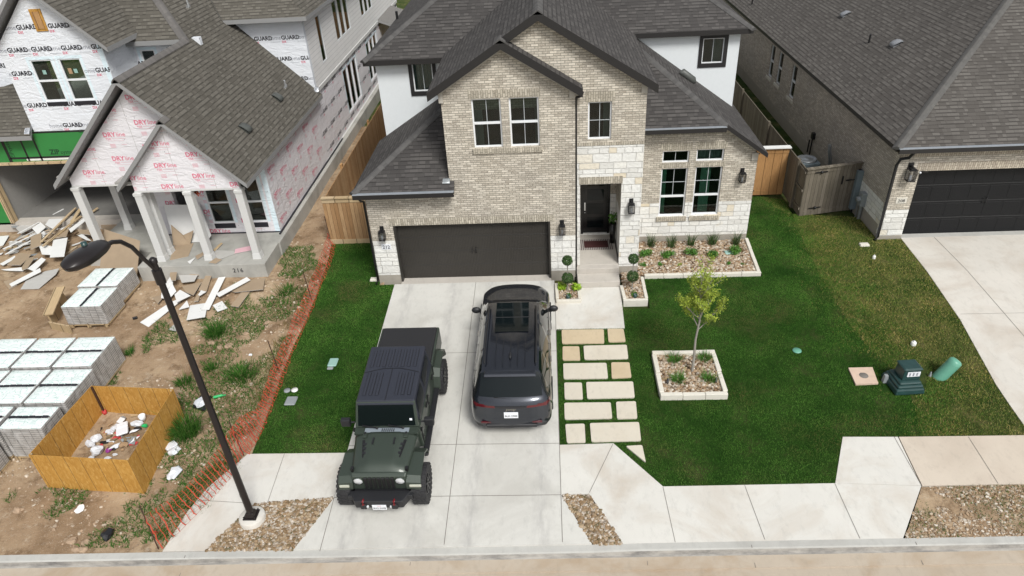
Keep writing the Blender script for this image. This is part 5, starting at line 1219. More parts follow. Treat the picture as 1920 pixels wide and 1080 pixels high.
A = Vector((fx0.x, fx0.y)); B = Vector((11.0, onz(1590, 392, 0).y))
t = thing('weathered_fence', 'weathered grey board fence running back between the brick house and neighbour', 'fence', (0, 0, 0)); fence_run(t, (A.x, A.y), (9.0, 23.6), 1.8, 'wood_grey', None, rails=3, rail_side=-1); fence_run(t, (9.0, 23.6), (8.97, 44), 1.8, 'wood_grey', None, posts=[.0, .19, .4, .6], post_m='wood_grey', rail_side=-1)
t = thing('weathered_gate', 'weathered grey board gate with black strap hinges by the neighbour house', 'gate', (0, 0, 0)); fence_run(t, (A.x, A.y), (B.x, B.y), 1.8, 'wood_grey', 'wood_grey')
U = Vector((B.x - A.x, B.y - A.y, 0)); L = U.length; U.normalize(); N = Vector((U.y, -U.x, 0)); O = Vector((A.x, A.y, 0)); m = MB()
for z in (.28, 1.66): m.obox(O, U, N, .15 * L, .38 * L, z - .02, z + .02, .04, .05, 'black_metal'); m.ball(O + U * .27 * L + N * .05 + Vector((0, 0, z)), .055, 'black_metal', 6)
m.obox(O, U, N, .76 * L, .93 * L, 1.2, 1.24, .04, .07, 'black_metal'); m.obox(O, U, N, .68 * L, .7 * L, 1.1, 1.4, .04, .07, 'black_metal'); m.build('hinge', t)
m = MB(); m.obox(O, U, N, L * .86, L * 1.0, 0, 1.86, .02, .06, 'wood_grey'); m.build('post', t)
# air conditioner behind the gate
p = onz(1513, 297, .95); t = thing('air_conditioner', 'grey air conditioner unit standing behind the weathered gate', 'air conditioner', (p.x, p.y, 0)); m = MB()
m.box(-.42, -.42, 0, .42, .42, .9, 'grey_box'); m.build('casing', t, bevel=.05, seg=2); m = MB(); m.lathe([(.38, .9), (.38, .95), (.33, .97), (.3, .93), (.12, .93), (.1, .96), (0, .96)], 'galv', n=24); m.build('fan_grille', t)
# ------------------------------------------------------------------ vehicles
def mono(xs, ys, x):
    """monotone cubic through control stations"""
    xs = np.asarray(xs, float); ys = np.asarray(ys, float); h = np.diff(xs); d = np.diff(ys, axis=0) / h[:, None]
    m = np.zeros_like(ys); m[0] = d[0]; m[-1] = d[-1]
    for i in range(1, len(xs) - 1):
        a = d[i - 1] * d[i]; m[i] = np.where(a > 0, 2 * a / np.where(np.abs(d[i - 1] + d[i]) < 1e-9, 1, d[i - 1] + d[i]), 0)
    out = np.zeros((len(x), ys.shape[1]))
    for j, v in enumerate(x):
        i = min(max(np.searchsorted(xs, v) - 1, 0), len(xs) - 2); t = (v - xs[i]) / h[i]
        out[j] = (2 * t**3 - 3 * t**2 + 1) * ys[i] + (t**3 - 2 * t**2 + t) * h[i] * m[i] + (-2 * t**3 + 3 * t**2) * ys[i + 1] + (t**3 - t**2) * h[i] * m[i + 1]
    return out
def wheel(parent, x, y, r, w, side, name='wheel', treads=36, rimr=.62, spokes=7, rimmat='rim_dark', steer=0):
    e = bpy.data.objects.new(name, None); COL.objects.link(e); e.parent = parent; e.location = (x, y, r); e.rotation_euler = (0, 0, steer)
    m = MB(); hw = w / 2; R_ = r
    m.lathe([(r * rimr, -hw * .8), (r * .75, -hw), (r * .93, -hw * .98), (r * .985, -hw * .8), (r * .99, 0), (r * .985, hw * .8), (r * .93, hw * .98), (r * .75, hw), (r * rimr, hw * .8), (r * rimr, -hw * .8)], 'rubber', n=32, axis='X')
    for k in range(treads):
        a = 2 * math.pi * k / treads
        for s in (-1, 0, 1):
            aa = a + s * .06; c, q = math.cos(aa), math.sin(aa); u0, u1 = (s * .66 - .26) * hw, (s * .66 + .26) * hw
            if s: u0, u1 = (min(s * .42, s * 1.0) * hw, max(s * .42, s * 1.0) * hw)
            t = .6 * math.pi / treads; P = []
            for rr, da in ((r * .97, -t), (r * .97, t), (r * 1.012, t * .8), (r * 1.012, -t * .8)):
                P.append((math.cos(aa + da) * rr, math.sin(aa + da) * rr))
            vs = [(u0, p[0], p[1]) for p in P] + [(u1, p[0], p[1]) for p in P]
            m.add(vs, [(0, 1, 2, 3), (7, 6, 5, 4), (0, 4, 5, 1), (1, 5, 6, 2), (2, 6, 7, 3), (3, 7, 4, 0)], 'rubber')
    m.build('tyre', e)
    m = MB(); s = side; f = s * hw
    m.lathe([(r * rimr, f * .8), (r * rimr * .96, f * .86), (r * rimr * .9, f * .6), (r * .2, f * .45), (.0, f * .45)] if s > 0 else [(.0, f * .45), (r * .2, f * .45), (r * rimr * .9, f * .6), (r * rimr * .96, f * .86), (r * rimr, f * .8)], 'black_metal', n=28, axis='X')
    for k in range(spokes):
        a = 2 * math.pi * k / spokes; c, q = math.cos(a), math.sin(a)
        m.bar((f * .72, c * .05, q * .05), (f * .82, c * r * rimr * .93, q * r * rimr * .93), .035 + .0 * k, .05, rimmat, up=(1, 0, 0))
    m.lathe([(.05, f * .6), (.05, f * .84), (0, f * .86)] if s > 0 else [(0, f * .86), (.05, f * .84), (.05, f * .6)], rimmat, n=12, axis='X')
    m.build('rim', e); return e
# ---- large grey SUV
SUV = thing('parked_suv', 'dark blue grey three row SUV with glass roof panel parked facing the garage', 'SUV', (-1.04, 14.93, gz(14.93) + .022)); SUV.rotation_euler = (math.atan(SL), 0, 0)
ST = [  # y, then (x,z) of sill, low, mid, shoulder, belt, roof edge, roof mid, centre
 (-2.68, [(.66, .40), (.72, .44), (.76, .50), (.74, .56), (.70, .58), (.55, .59), (.3, .595), (0, .60)]),
 (-2.65, [(.80, .34), (.86, .42), (.90, .54), (.88, .64), (.84, .66), (.66, .67), (.35, .675), (0, .68)]),
 (-2.61, [(.84, .31), (.92, .42), (.945, .62), (.925, .82), (.86, .95), (.70, .985), (.38, .995), (0, 1.0)]),
 (-2.55, [(.86, .30), (.95, .42), (.965, .68), (.94, .90), (.875, 1.04), (.75, 1.09), (.40, 1.105), (0, 1.11)]),
 (-2.46, [(.88, .28), (.97, .43), (.98, .72), (.95, .95), (.885, 1.09), (.76, 1.17), (.41, 1.19), (0, 1.195)]),
 (-2.13, [(.90, .27), (.985, .44), (.99, .75), (.965, 1.00), (.905, 1.10), (.70, 1.60), (.40, 1.64), (0, 1.65)]),
 (-2.05, [(.90, .27), (.985, .44), (.99, .75), (.965, 1.00), (.91, 1.10), (.69, 1.67), (.39, 1.71), (0, 1.72)]),
 (-1.0, [(.91, .27), (.99, .45), (.99, .75), (.97, 1.00), (.925, 1.08), (.695, 1.72), (.40, 1.765), (0, 1.78)]),
 (0, [(.91, .27), (.985, .45), (.985, .75), (.965, .99), (.925, 1.06), (.70, 1.72), (.41, 1.77), (0, 1.785)]),
 (.62, [(.91, .27), (.985, .45), (.985, .75), (.965, .99), (.925, 1.05), (.685, 1.66), (.41, 1.70), (0, 1.715)]),
 (.70, [(.91, .27), (.985, .45), (.985, .75), (.965, .99), (.925, 1.05), (.69, 1.62), (.41, 1.66), (0, 1.675)]),
 (1.36, [(.91, .27), (.985, .45), (.985, .75), (.96, .98), (.925, 1.05), (.80, 1.13), (.46, 1.17), (0, 1.185)]),
 (1.46, [(.91, .27), (.985, .45), (.985, .75), (.96, .96), (.925, 1.03), (.80, 1.08), (.46, 1.13), (0, 1.14)]),
 (2.1, [(.90, .28), (.97, .45), (.975, .75), (.945, .92), (.88, .98), (.76, 1.02), (.45, 1.075), (0, 1.085)]),
 (2.38, [(.85, .30), (.90, .45), (.91, .72), (.87, .86), (.80, .92), (.70, .96), (.42, 1.0), (0, 1.015)]),
 (2.50, [(.70, .34), (.76, .45), (.78, .66), (.74, .78), (.68, .83), (.6, .85), (.36, .87), (0, .88)]),
 (2.54, [(.55, .38), (.6, .46), (.62, .6), (.6, .70), (.56, .74), (.5, .76), (.3, .77), (0, .78)])]
ys = sorted(set([round(v, 3) for v in list(np.linspace(-2.68, 2.54, 105)) + [-2.63, -2.59, -2.57, -2.53, -2.50]] + [a for a, _ in ST] + [-2.45, .66, 1.33]))
CT = np.array([[c for p in pr for c in p] for _, pr in ST]); I = mono([a for a, _ in ST], CT, ys).reshape(len(ys), 8, 2)
def refine(row, k=3):
    t = np.arange(8); tt = [i + j / k for i in range(7) for j in range(k)] + [7]
    return mono(t, row, tt), tt
rows = []; 
for r_ in I: q, tt = refine(r_); rows.append(q)
rows = np.array(rows); nt = rows.shape[1]
bodyF = {}
def suv_region(y, t, x, z):
    if t > 5 and .655 < y < 1.345 and x < .74: return 'windshield'
    if t > 5 and -2.45 < y < -2.10 and x < .74: return 'rear_window'
    if 4.05 < t < 5.0 and z > 1.1:
        if -2.02 < y < -1.30 or -1.22 < y < -.30 or -.2 < y < .62: return 'side_window'
        if .62 <= y < 1.05 and z < 1.1 + (1.2 - y) * .8: return 'side_window'
    if y < -2.40 and .975 < z < 1.045 and (x > .42 or t < 4.5): return 'tail_light'
    if y > 2.3 and .80 < z < .9 and x > .5: return 'headlight'
    if z < .46: return 'cladding'
    return 'body'
verts = []; VI = {}
MATS = {'windshield': 'auto_glass', 'rear_window': 'auto_glass', 'side_window': 'auto_glass', 'tail_light': 'tail_red', 'headlight': 'lamp_lens', 'cladding': 'plastic_black', 'body': 'paint_grey'}
parts = {}
for sgn in (1, -1):
    for i in range(len(ys) - 1):
        for j in range(nt - 1):
            q = [(rows[i][j], ys[i]), (rows[i + 1][j], ys[i + 1]), (rows[i + 1][j + 1], ys[i + 1]), (rows[i][j + 1], ys[i])]
            P = [(sgn * a[0], yy, a[1]) for a, yy in q]
            cx = sum(abs(p[0]) for p in P) / 4; cz = sum(p[2] for p in P) / 4; cyy = (ys[i] + ys[i + 1]) / 2; tc = (tt[j] + tt[j + 1]) / 2
            rg = suv_region(cyy, tc, cx, cz)
            key = rg + ('L' if sgn < 0 else 'R') if rg in ('side_window', 'tail_light', 'headlight') else rg
            parts.setdefault(key, (MATS[rg], []))[1].append(P if sgn > 0 else P[::-1])
    for e, i in ((0, 0), (1, len(ys) - 1)):
        P = [(sgn * a[0], ys[i], a[1]) for a in rows[i]] + [(0, ys[i], rows[i][0][1])]
        parts['body'][1].append(P if (sgn > 0) == (e == 0) else P[::-1])
def emit(parts, parent):
    ob = {}
    for key, (mt, faces) in parts.items():
        mb = MB(); ix = {}; vs = []; fs = []
        for f in faces:
            g = []
            for p in f:
                k = tuple(round(c, 4) for c in p)
                if k not in ix:
                    ix[k] = len(vs); a_ = abs(p[0]); yy = p[1]
                    if yy < -1.9: yy += .20 * (a_ / .98) ** 3 * min(1, (-1.9 - yy) / .7)
                    if yy > 1.8: yy -= .22 * (a_ / .98) ** 3 * min(1, (yy - 1.8) / .7)
                    vs.append((p[0], yy, p[2]))
                if not g or g[-1] != ix[k]: g.append(ix[k])
            if len(set(g)) >= 3: fs.append(g)
        mb.add(vs, fs, mt, True); ob[key] = mb.build(key.rstrip('LR'), parent)
    return ob
so = emit(parts, SUV)
m = MB(); m.box(-.43, -.72, 1.787, .43, .48, 1.80, 'auto_glass'); m.box(-.43, -.16, 1.80, .43, -.13, 1.803, 'plastic_black'); m.build('glass_roof', SUV, bevel=.01)
for s in (-1, 1):
    m = MB(); m.tube([(s * .62, -1.85, 1.755), (s * .62, -1.75, 1.81), (s * .63, -.8, 1.83), (s * .62, .25, 1.82), (s * .61, .35, 1.765)], .02, 'black_metal', 6); m.build('roof_rail', SUV)
    m = MB(); m.box(s * .93 - .02, .98, 1.05, s * .93 + .08 * s + .02, 1.08, 1.10, 'plastic_black'); m.ball((s * 1.08, 1.02, 1.14), .13, 'plastic_black', 8, (1.0, .6, .75)); m.build('wing_mirror', SUV)
    for yy in (-.95, .1): m = MB(); m.box(s * .968 - .02, yy, .955, s * .968 + .03, yy + .2, .985, 'chrome'); m.build('door_handle', SUV)
    for yy in (-1.26, -.26, .85): m = MB(); m.box(s * .984 - .004, yy, .35, s * .984 + .006, yy + .012, 1.0, 'black_metal'); m.build('door_seam', SUV)
    for yy in (-1.545, 1.545):
        wheel(SUV, s * .87, yy, .385, .26, s, treads=30, rimr=.68, spokes=10)
        m = MB(); pts = [(s * .985, yy + math.cos(a) * .44, .385 + math.sin(a) * .44) for a in np.linspace(-.15, math.pi + .15, 16)]; m.tube(pts, .028, 'plastic_black', 6); m.build('arch_trim', SUV)
m = MB()
for x in (-.36, -.18, 0, .18, .36): m.box(x - .006, -1.95, 1.72 + .05 * (1 - abs(x)), x + .006, -.8, 1.766 + (.02 - .08 * x * x), 'paint_grey')
m.ball((0, -1.62, 1.79), .05, 'plastic_black', 6, (.7, 2.2, 1)); m.build('roof_antenna', SUV)
m = MB(); m.box(-.63, -2.22, 1.64, .63, -2.03, 1.70, 'paint_grey', top=(.02, .02, .06, .0)); m.build('spoiler', SUV, bevel=.015)
m = MB(); m.bar((.0, -2.47, 1.17), (-.4, -2.44, 1.2), .02, .015, 'black_metal'); m.build('rear_wiper', SUV)
def slope_plate(parent, y, z, w, h, tilt, text, facing=-1, small=None):
    U = Vector((-facing * -1, 0, 0)) if False else Vector((1 if facing < 0 else -1, 0, 0)); N = Vector((0, facing * math.cos(tilt), math.sin(tilt))); Z2 = N.cross(U) if N.cross(U).z > 0 else -N.cross(U)
    m = MB(); O = Vector((0, y, z)); P = [O + U * a + Z2 * b + N * .0 for a, b in ((-w / 2, -h / 2), (w / 2, -h / 2), (w / 2, h / 2), (-w / 2, h / 2))]; Q = [p + N * .012 for p in P]
    m.add(P + Q, [(3, 2, 1, 0), (4, 5, 6, 7), (0, 1, 5, 4), (1, 2, 6, 5), (2, 3, 7, 6), (3, 0, 4, 7)], 'plate_white'); o = m.build('number_plate', parent)
    m = MB()
    for s_txt, size, zz, mt in ((text, h * .52, -h * .28, 'ink_black'),) + (((small, h * .18, h * .28, 'ink_red'),) if small else ()):
        V, F, tw = textmesh(s_txt, .015, 0, 1.05); k = min(size, w * .88 / tw)
        m.add([O + U * ((v.x - tw / 2) * k) + Z2 * (v.y * k + zz) + N * .0155 for v in V], F, mt)
    m.build('plate_lettering', o); return o
slope_plate(SUV, -2.648, .81, .34, .17, R(8), 'BLK·2988')
m = MB(); V, F, tw = textmesh('Jeep', .02, 0, 1); m.add([((v.x - tw / 2) * .14, -2.625 + v.y * .05, .945 + v.y * .12) for v in V], F, 'chrome'); m.build('badge', SUV)
m = MB(); m.box(-.62, -2.68, .40, .62, -2.6, .50, 'plastic_black'); m.build('bumper_insert', SUV, bevel=.02)
for s in (-1, 1): m = MB(); m.box(s * .62 - .12, -2.66, .55, s * .62 + .12, -2.62, .58, 'tail_red'); m.build('reflector', SUV)
m = MB(); m.box(-.5, 2.5, .5, .5, 2.56, .72, 'black_metal'); m.build('grille', SUV, bevel=.01)
for a_, b_ in (((-.62, 1.40, 1.17), (.05, 1.36, 1.215)), ((.05, 1.42, 1.17), (.66, 1.36, 1.18))): m = MB(); m.bar(a_, b_, .02, .02, 'black_metal'); m.build('wiper', SUV)

# ---- lifted olive pickup
JP = thing('pickup_truck', 'lifted olive green four door pickup with black hardtop parked nose to the street', 'pickup truck', (-3.84, 12.3, gz(12.3) + .022), math.pi); JP.rotation_euler = (-math.atan(SL), 0, math.pi)
def tbox(m, y0, y1, z0, z1, hw0, hw1, mt, tw0=None, tw1=None, zt0=None, zt1=None):
    """box whose half width runs hw0->hw1 along y at the bottom, tw0->tw1 at the top; top z may slope zt0->zt1"""
    tw0 = hw0 if tw0 is None else tw0; tw1 = hw1 if tw1 is None else tw1; zt0 = z1 if zt0 is None else zt0; zt1 = z1 if zt1 is None else zt1
    vs = [(-hw0, y0, z0), (hw0, y0, z0), (hw1, y1, z0), (-hw1, y1, z0), (-tw0, y0, zt0), (tw0, y0, zt0), (tw1, y1, zt1), (-tw1, y1, zt1)]
    m.add(vs, [(0, 3, 2, 1), (4, 5, 6, 7), (0, 1, 5, 4), (1, 2, 6, 5), (2, 3, 7, 6), (3, 0, 4, 7)], mt)
OL = 'paint_olive'
m = MB(); tbox(m, -1.42, .80, .62, 1.24, .79, .79, OL, .77, .75); o = m.build('cab', JP, bevel=.03, seg=2)
m = MB(); tbox(m, -2.86, -1.46, .64, 1.22, .79, .79, OL, .78, .78); m.build('bed', JP, bevel=.03, seg=2)
m = MB(); tbox(m, -2.8, -1.44, 1.20, 1.27, .74, .74, 'tonneau', .715, .715); m.build('bed_cover', JP, bevel=.02, seg=2)
m = MB(); tbox(m, .80, 1.93, .72, 1.0, .72, .60, OL, .70, .59, 1.10, 1.02); m.build('engine_bay', JP, bevel=.02)
# bonnet, slightly domed
m = MB(); n = 20; vs = []; k = 22
for i in range(n + 1):
    yy = .91 + 1.04 * i / n; hw = .72 - .115 * i / n; zc = 1.245 - .07 * (i / n) - (.10 * max(0, (i / n - .8) / .2) ** 2)
    for j in range(k + 1):
        x = -1 + 2 * j / k; bul = .03 * max(0, min(1, (.62 - abs(x)) * 6)) * max(0, min(1, (.92 - i / n) * 5)); vs.append((x * hw, yy, zc - .10 * abs(x) ** 4 + bul))
m.add(vs, [(i * (k + 1) + j, i * (k + 1) + j + 1, (i + 1) * (k + 1) + j + 1, (i + 1) * (k + 1) + j) for i in range(n) for j in range(k)], OL, True)
b0 = vs[:k + 1]; 
hood = m.build('bonnet', JP); hood.data.update()
sm = hood.modifiers.new('solid', 'SOLIDIFY'); sm.thickness = .03; sm.offset = -1
for s in (-1, 1):
    m = MB()
    tbox(m, 1.10, 1.58, 0, .014, .088, .066, 'black_metal'); 
    for q in (1.2, 1.32, 1.44): m.box(-.06, q, .014, .06, q + .06, .03, 'plastic_black')
    o = m.build('bonnet_vent', JP); o.location = (s * .43, 0, 1.238); o.rotation_euler = (-.06, 0, 0); o.rotation_euler.z = s * .12; o.location.z = 1.30 - .03; o.location.x = s * .40 + s * .15
    m = MB(); m.box(s * .24 - .018, 1.08, 1.262, s * .24 + .018, 1.26, 1.282, 'plastic_black'); m.build('bonnet_bump', JP)
    m = MB(); m.box(s * .47 - .05, .93, 1.235, s * .47 + .05, 1.05, 1.262, OL); m.box(s * .47 - .02, .90, 1.25, s * .47 + .02, .97, 1.275, 'black_metal'); m.build('bonnet_hinge', JP, bevel=.006)
    m = MB(); m.box(s * .60 - .03, 1.78, 1.05, s * .60 + .03, 1.86, 1.15, 'black_metal'); m.build('bonnet_latch', JP)
m = MB(); tbox(m, .70, .93, 1.2, 1.238, .74, .73, OL); m.box(-.52, .765, 1.238, .50, .895, 1.246, 'cowl_silver')
for i in range(7): m.box(-.18 + i * .045, .785, 1.246, -.158 + i * .045, .875, 1.25, 'black_metal')
m.build('cowl', JP)
# grille
m = MB(); tbox(m, 1.92, 2.02, .66, 1.10, .64, .61, OL, .62, .59, 1.13, 1.08); g = m.build('grille', JP, bevel=.03, seg=2)
m = MB()
for i in range(7): x = (i - 3) * .098; m.box(x - .036, 2.0, .72, x + .036, 2.045, 1.06, 'black_metal')
m.build('grille_slot', JP, bevel=.006)
for s in (-1, 1):
    m = MB(); m.lathe([(.115, 0), (.12, .02), (.105, .035)], OL, (s * .46, 2.01, .95), 20, 'Y'); m.lathe([(.102, .02), (.07, .045), (0, .055)], 'lamp_lens', (s * .46, 2.01, .95), 20, 'Y'); m.build('headlight', JP)
    # flat fender flares
    P = [(.56, 1.10), (.60, 1.02)]
    m = MB(); x0, x1 = s * .56, s * .91
    outl = [(2.08, .80), (2.05, .93), (1.93, 1.035), (1.30, 1.05), (1.02, .86), (.95, .66)]
    vs = []
    for (yy, zz) in outl:
        xi = s * (.58 + .10 * (2.1 - yy) / 1.2); vs += [(xi, yy, zz), (x1, yy, zz - .03), (x1, yy, zz - .09), (xi, yy, zz - .06)]
    fs = []
    for i in range(len(outl) - 1):
        for q in range(4): a = i * 4 + q; b = i * 4 + (q + 1) % 4; fs.append((a, b, b + 4, a + 4))
    fs += [(3, 2, 1, 0), tuple(len(vs) - 4 + q for q in range(4))]
    if s < 0: fs = [f[::-1] for f in fs]
    m.add(vs, fs, OL); m.build('front_fender', JP, bevel=.012)
    m = MB(); m.box(min(s * .66, s * .92), 2.06, .82, max(s * .66, s * .88), 2.10, .885, 'amber_lens'); m.build('indicator', JP, bevel=.01)
    m = MB(); outl = [(-1.15, .66), (-1.25, .92), (-1.45, 1.05), (-2.1, 1.05), (-2.32, .92), (-2.42, .68)]; vs = []
    for (yy, zz) in outl: vs += [(s * .70, yy, zz), (s * .95, yy, zz - .03), (s * .95, yy, zz - .08), (s * .70, yy, zz - .3)]
    fs = [f for i in range(len(outl) - 1) for f in [tuple([i * 4 + q, i * 4 + (q + 1) % 4, (i + 1) * 4 + (q + 1) % 4, (i + 1) * 4 + q]) for q in range(4)]] + [(3, 2, 1, 0), tuple(len(vs) - 4 + q for q in range(4))]
    m.add(vs, [f if s < 0 else f[::-1] for f in fs] if False else fs, OL); m.build('rear_fender', JP, bevel=.012)
    for yy, st_ in ((1.7, .0), (-1.74, 0)): wheel(JP, s * .83, yy, .455, .315, s, treads=26, rimr=.52, spokes=8, steer=st_)
    # doors, handles, hinges, side glass, mirrors, sills
    for yy in (-.30, .72, -1.30): m = MB(); m.box(s * .785 - .01, yy, .68, s * .785 + .012, yy + .012, 1.22, 'black_metal'); m.build('door_seam', JP)
    for yy in (-1.15, -.2): m = MB(); m.box(s * .79 - .01, yy, 1.06, s * .79 + .035, yy + .17, 1.10, 'black_metal'); m.build('door_handle', JP)
    for yy in (.64, -.40):
        for zz in (.82, 1.08): m = MB(); m.box(s * .785 - .01, yy, zz, s * .785 + .04, yy + .09, zz + .05, 'black_metal'); m.build('door_hinge', JP)
    m = MB(); m.box(min(s * .76, s * .90), -1.2, .52, max(s * .76, s * .90), 1.0, .60, 'plastic_black'); m.build('side_step', JP, bevel=.02)
    for y0, y1 in ((-1.24, -.36), (-.26, .60)):
        m = MB(); ya, yb = y0 + .03, y1 - .03; top = yb if y1 < .5 else yb - .18
        m.add([(s * .752, ya, 1.28), (s * .752, yb, 1.28), (s * .692, top, 1.72), (s * .692, ya, 1.72)], [(0, 1, 2, 3) if s > 0 else (3, 2, 1, 0)], 'auto_glass'); m.build('side_window', JP)
    m = MB(); m.box(min(s * .76, s * .9), .60, 1.27, max(s * .76, s * .9), .64, 1.31, 'plastic_black'); m.box(min(s * .86, s * 1.08), .58, 1.22, max(s * .86, s * 1.08), .70, 1.42, 'plastic_black'); m.build('wing_mirror', JP, bevel=.03, seg=2)
    m = MB(); m.box(min(s * .60, s * .76), -2.88, .92, max(s * .60, s * .76), -2.85, 1.14, 'tail_red'); m.build('tail_light', JP)
    m = MB(); m.lathe([(.0, .03), (.03, .03), (.035, -.03)], 'lamp_lens', (s * .26, 2.36, .52), 12, 'Y'); m.build('fog_lamp', JP)
    m = MB(); m.tube([(s * .34, 2.28, .66), (s * .34, 2.38, .70), (s * .34, 2.40, .62), (s * .34, 2.34, .58)], .022, 'hook_red', 8); m.build('tow_hook', JP)
# hardtop with ribs
m = MB(); tbox(m, -1.34, .54, 1.24, 1.80, .775, .755, 'hardtop', .66, .66, 1.82, 1.80); m.build('cab_pillars', JP, bevel=.03, seg=2)
m = MB(); tbox(m, -1.36, .50, 1.79, 1.86, .70, .69, 'hardtop', .665, .655, 1.865, 1.85); tp = m.build('hardtop', JP, bevel=.025, seg=2)
m = MB()
for i in range(8):
    x = -.52 + 1.04 * i / 7
    if i in (1, 2, 3, 4, 5, 6, 0, 7): m.box(x - .030, -1.24, 1.862, x + .030, -.62, 1.876, 'hardtop')
    if i not in (3, 4): m.box(x - .030, -.42, 1.858, x + .030, .32, 1.872, 'hardtop')
    for q in (-.036, .036):
        m.box(x + q - .005, -1.25, 1.86, x + q + .005, -.61, 1.8685, 'black_metal')
        if i not in (3, 4): m.box(x + q - .005, -.43, 1.857, x + q + .005, .33, 1.864, 'black_metal')
m.build('roof_ribs', JP, bevel=.006)
m = MB()
for a, b in (((-.66, -.42, 1.864), (-.2, -.56, 1.868)), ((-.2, -.56, 1.868), (.2, -.56, 1.868)), ((.2, -.56, 1.868), (.66, -.42, 1.864)), ((0, -.55, 1.866), (0, .49, 1.858))): m.bar(a, b, .012, .006, 'black_metal')
m.build('roof_seam', JP)
# windscreen frame and glass
m = MB(); A = [(-.735, .76, 1.26), (.735, .76, 1.26), (.68, .50, 1.83), (-.68, .50, 1.83)]; Bk = [(x, y - .07, z) for x, y, z in A]
m.add(A + Bk, [(0, 1, 2, 3), (7, 6, 5, 4), (1, 0, 4, 5), (2, 1, 5, 6), (3, 2, 6, 7), (0, 3, 7, 4)], OL); m.build('windscreen_frame', JP, bevel=.015)
d = Vector((0, .57, .26)).normalized() * .006; lerp = lambda a, b, t: Vector(a).lerp(Vector(b), t)
bl, br_, tr_, tl_ = [Vector(p) for p in A]
Q = [bl.lerp(br_, .045).lerp(tl_.lerp(tr_, .045), .06), bl.lerp(br_, .955).lerp(tl_.lerp(tr_, .955), .06), bl.lerp(br_, .96).lerp(tl_.lerp(tr_, .96), .88), bl.lerp(br_, .04).lerp(tl_.lerp(tr_, .04), .88)]
m = MB(); m.add([q + d for q in Q], [(0, 1, 2, 3)], 'auto_glass'); m.build('windscreen', JP)
c = Q[0].lerp(Q[3], .25); e = (Q[1] - Q[0]).normalized(); u = (Q[3] - Q[0]).normalized(); c = c + e * .06; m = MB(); m.add([c + d * 2 + e * a + u * b for a, b in ((0, 0), (.06, 0), (.06, .05), (0, .05))], [(0, 1, 2, 3)], 'plate_white'); m.build('windscreen_sticker', JP)
for x in (-.38, .22): m = MB(); m.bar((x, .80, 1.285), (x + .34, .765, 1.33), .03, .02, 'black_metal'); m.ball((x, .80, 1.28), .03, 'black_metal', 6); m.build('wiper', JP)
# bumpers
m = MB(); tbox(m, 2.06, 2.36, .46, .68, .70, .52, 'plastic_black', .70, .52); m.box(-.72, 2.06, .52, .72, 2.2, .66, 'plastic_black')
for s in (-1, 1): m.box(s * .34 - .07, 2.2, .46, s * .34 + .07, 2.40, .60, 'plastic_black')
m.build('front_bumper', JP, bevel=.02, seg=2)
m = MB(); m.box(-.75, -2.98, .5, .75, -2.84, .68, 'plastic_black'); m.build('rear_bumper', JP, bevel=.02)
m = MB(); m.box(-.6, -2.7, .42, .6, 2.05, .62, 'plastic_black'); m.tube([(-.8, 1.7, .455), (.8, 1.7, .455)], .05, 'black_metal', 8); m.tube([(-.8, -1.74, .455), (.8, -1.74, .455)], .05, 'black_metal', 8); m.build('chassis', JP)
slope_plate(JP, 2.365, .50, .31, .155, R(0), 'BXS·0448', facing=1, small='TEXAS')
# ------------------------------------------------------------------ street lamp
LB_ = Vector((-6.81, 10.0, gz(10.0)))
t = thing('street_lamp', 'dark bronze street lamp with curved arm standing in the river rock', 'street lamp', LB_)
m = MB(); m.lathe([(0, .16), (.26, .16), (.285, .13), (.285, -.2)], 'concrete_walk', n=36); m.build('footing', t)
m = MB(); m.box(-.15, -.15, .16, .15, .15, .19, 'lamp_bronze'); m.box(-.11, -.11, .19, .11, .11, .30, 'lamp_bronze', top=(.03,) * 4)
for sx in (-1, 1):
    for sy in (-1, 1): m.tube([(sx * .12, sy * .12, .19), (sx * .12, sy * .12, .24)], .018, 'lamp_bronze', 6)
m.build('base_plate', t, bevel=.008); m = MB(); m.box(-.09, -.012, .75, -.065, .012, .87, 'black_metal'); m.build('hand_hole', t)
m = MB(); PT = 6.75; m.lathe([(.078, .2), (.055, PT - .15), (.05, PT), (.045, PT + .03), (0, PT + .03)], 'lamp_bronze', n=20); m.build('pole', t)
m = MB(); m.lathe([(.066, PT - .02), (.07, PT + .05), (.03, PT + .09), (0, PT + .09)], 'lamp_bronze', n=20); m.build('pole_cap', t)
pts = [onx(px, py, -6.83) - LB_ for px, py in ((300, 514), (290, 504), (270, 486), (247, 463), (226, 453), (210, 454), (196, 461))]
pts[0].x = 0; pts[0].y = 0; m = MB(); m.tube(pts, [.045] + [.036] * 6, 'lamp_bronze', 12); m.tube([pts[0] + Vector((0, 0, -.14)), pts[0] + Vector((0, 0, .14))], .085, 'lamp_bronze', 12); m.build('arm', t)
e = pts[-1]; m = MB(); q = []
for i, (s_y, hw, up, dn) in enumerate([(0, .05, .05, .05), (.06, .13, .09, .09), (.22, .18, .12, .11), (.46, .21, .13, .12), (.68, .205, .12, .12), (.84, .16, .085, .10), (.92, .08, .03, .07), (.95, .015, -.02, .03)]):
    ring = []
    for k in range(16):
        a = 2 * math.pi * k / 16; z = math.sin(a) * (up if math.sin(a) > 0 else dn); ring.append((e.x + math.cos(a) * hw, e.y - s_y + .03, e.z + z + .03 + s_y * .13))
    q += ring
m.add(q, [(i * 16 + k, i * 16 + (k + 1) % 16, (i + 1) * 16 + (k + 1) % 16, (i + 1) * 16 + k) for i in range(7) for k in range(16)], 'lamp_bronze', True); m.build('lamp_head', t)
m = MB(); m.lathe([(0, .07), (.04, .07), (.045, .0)], 'util_green', (e.x - .05, e.y - .33, e.z + .18), 14); m.build('photocell', t)

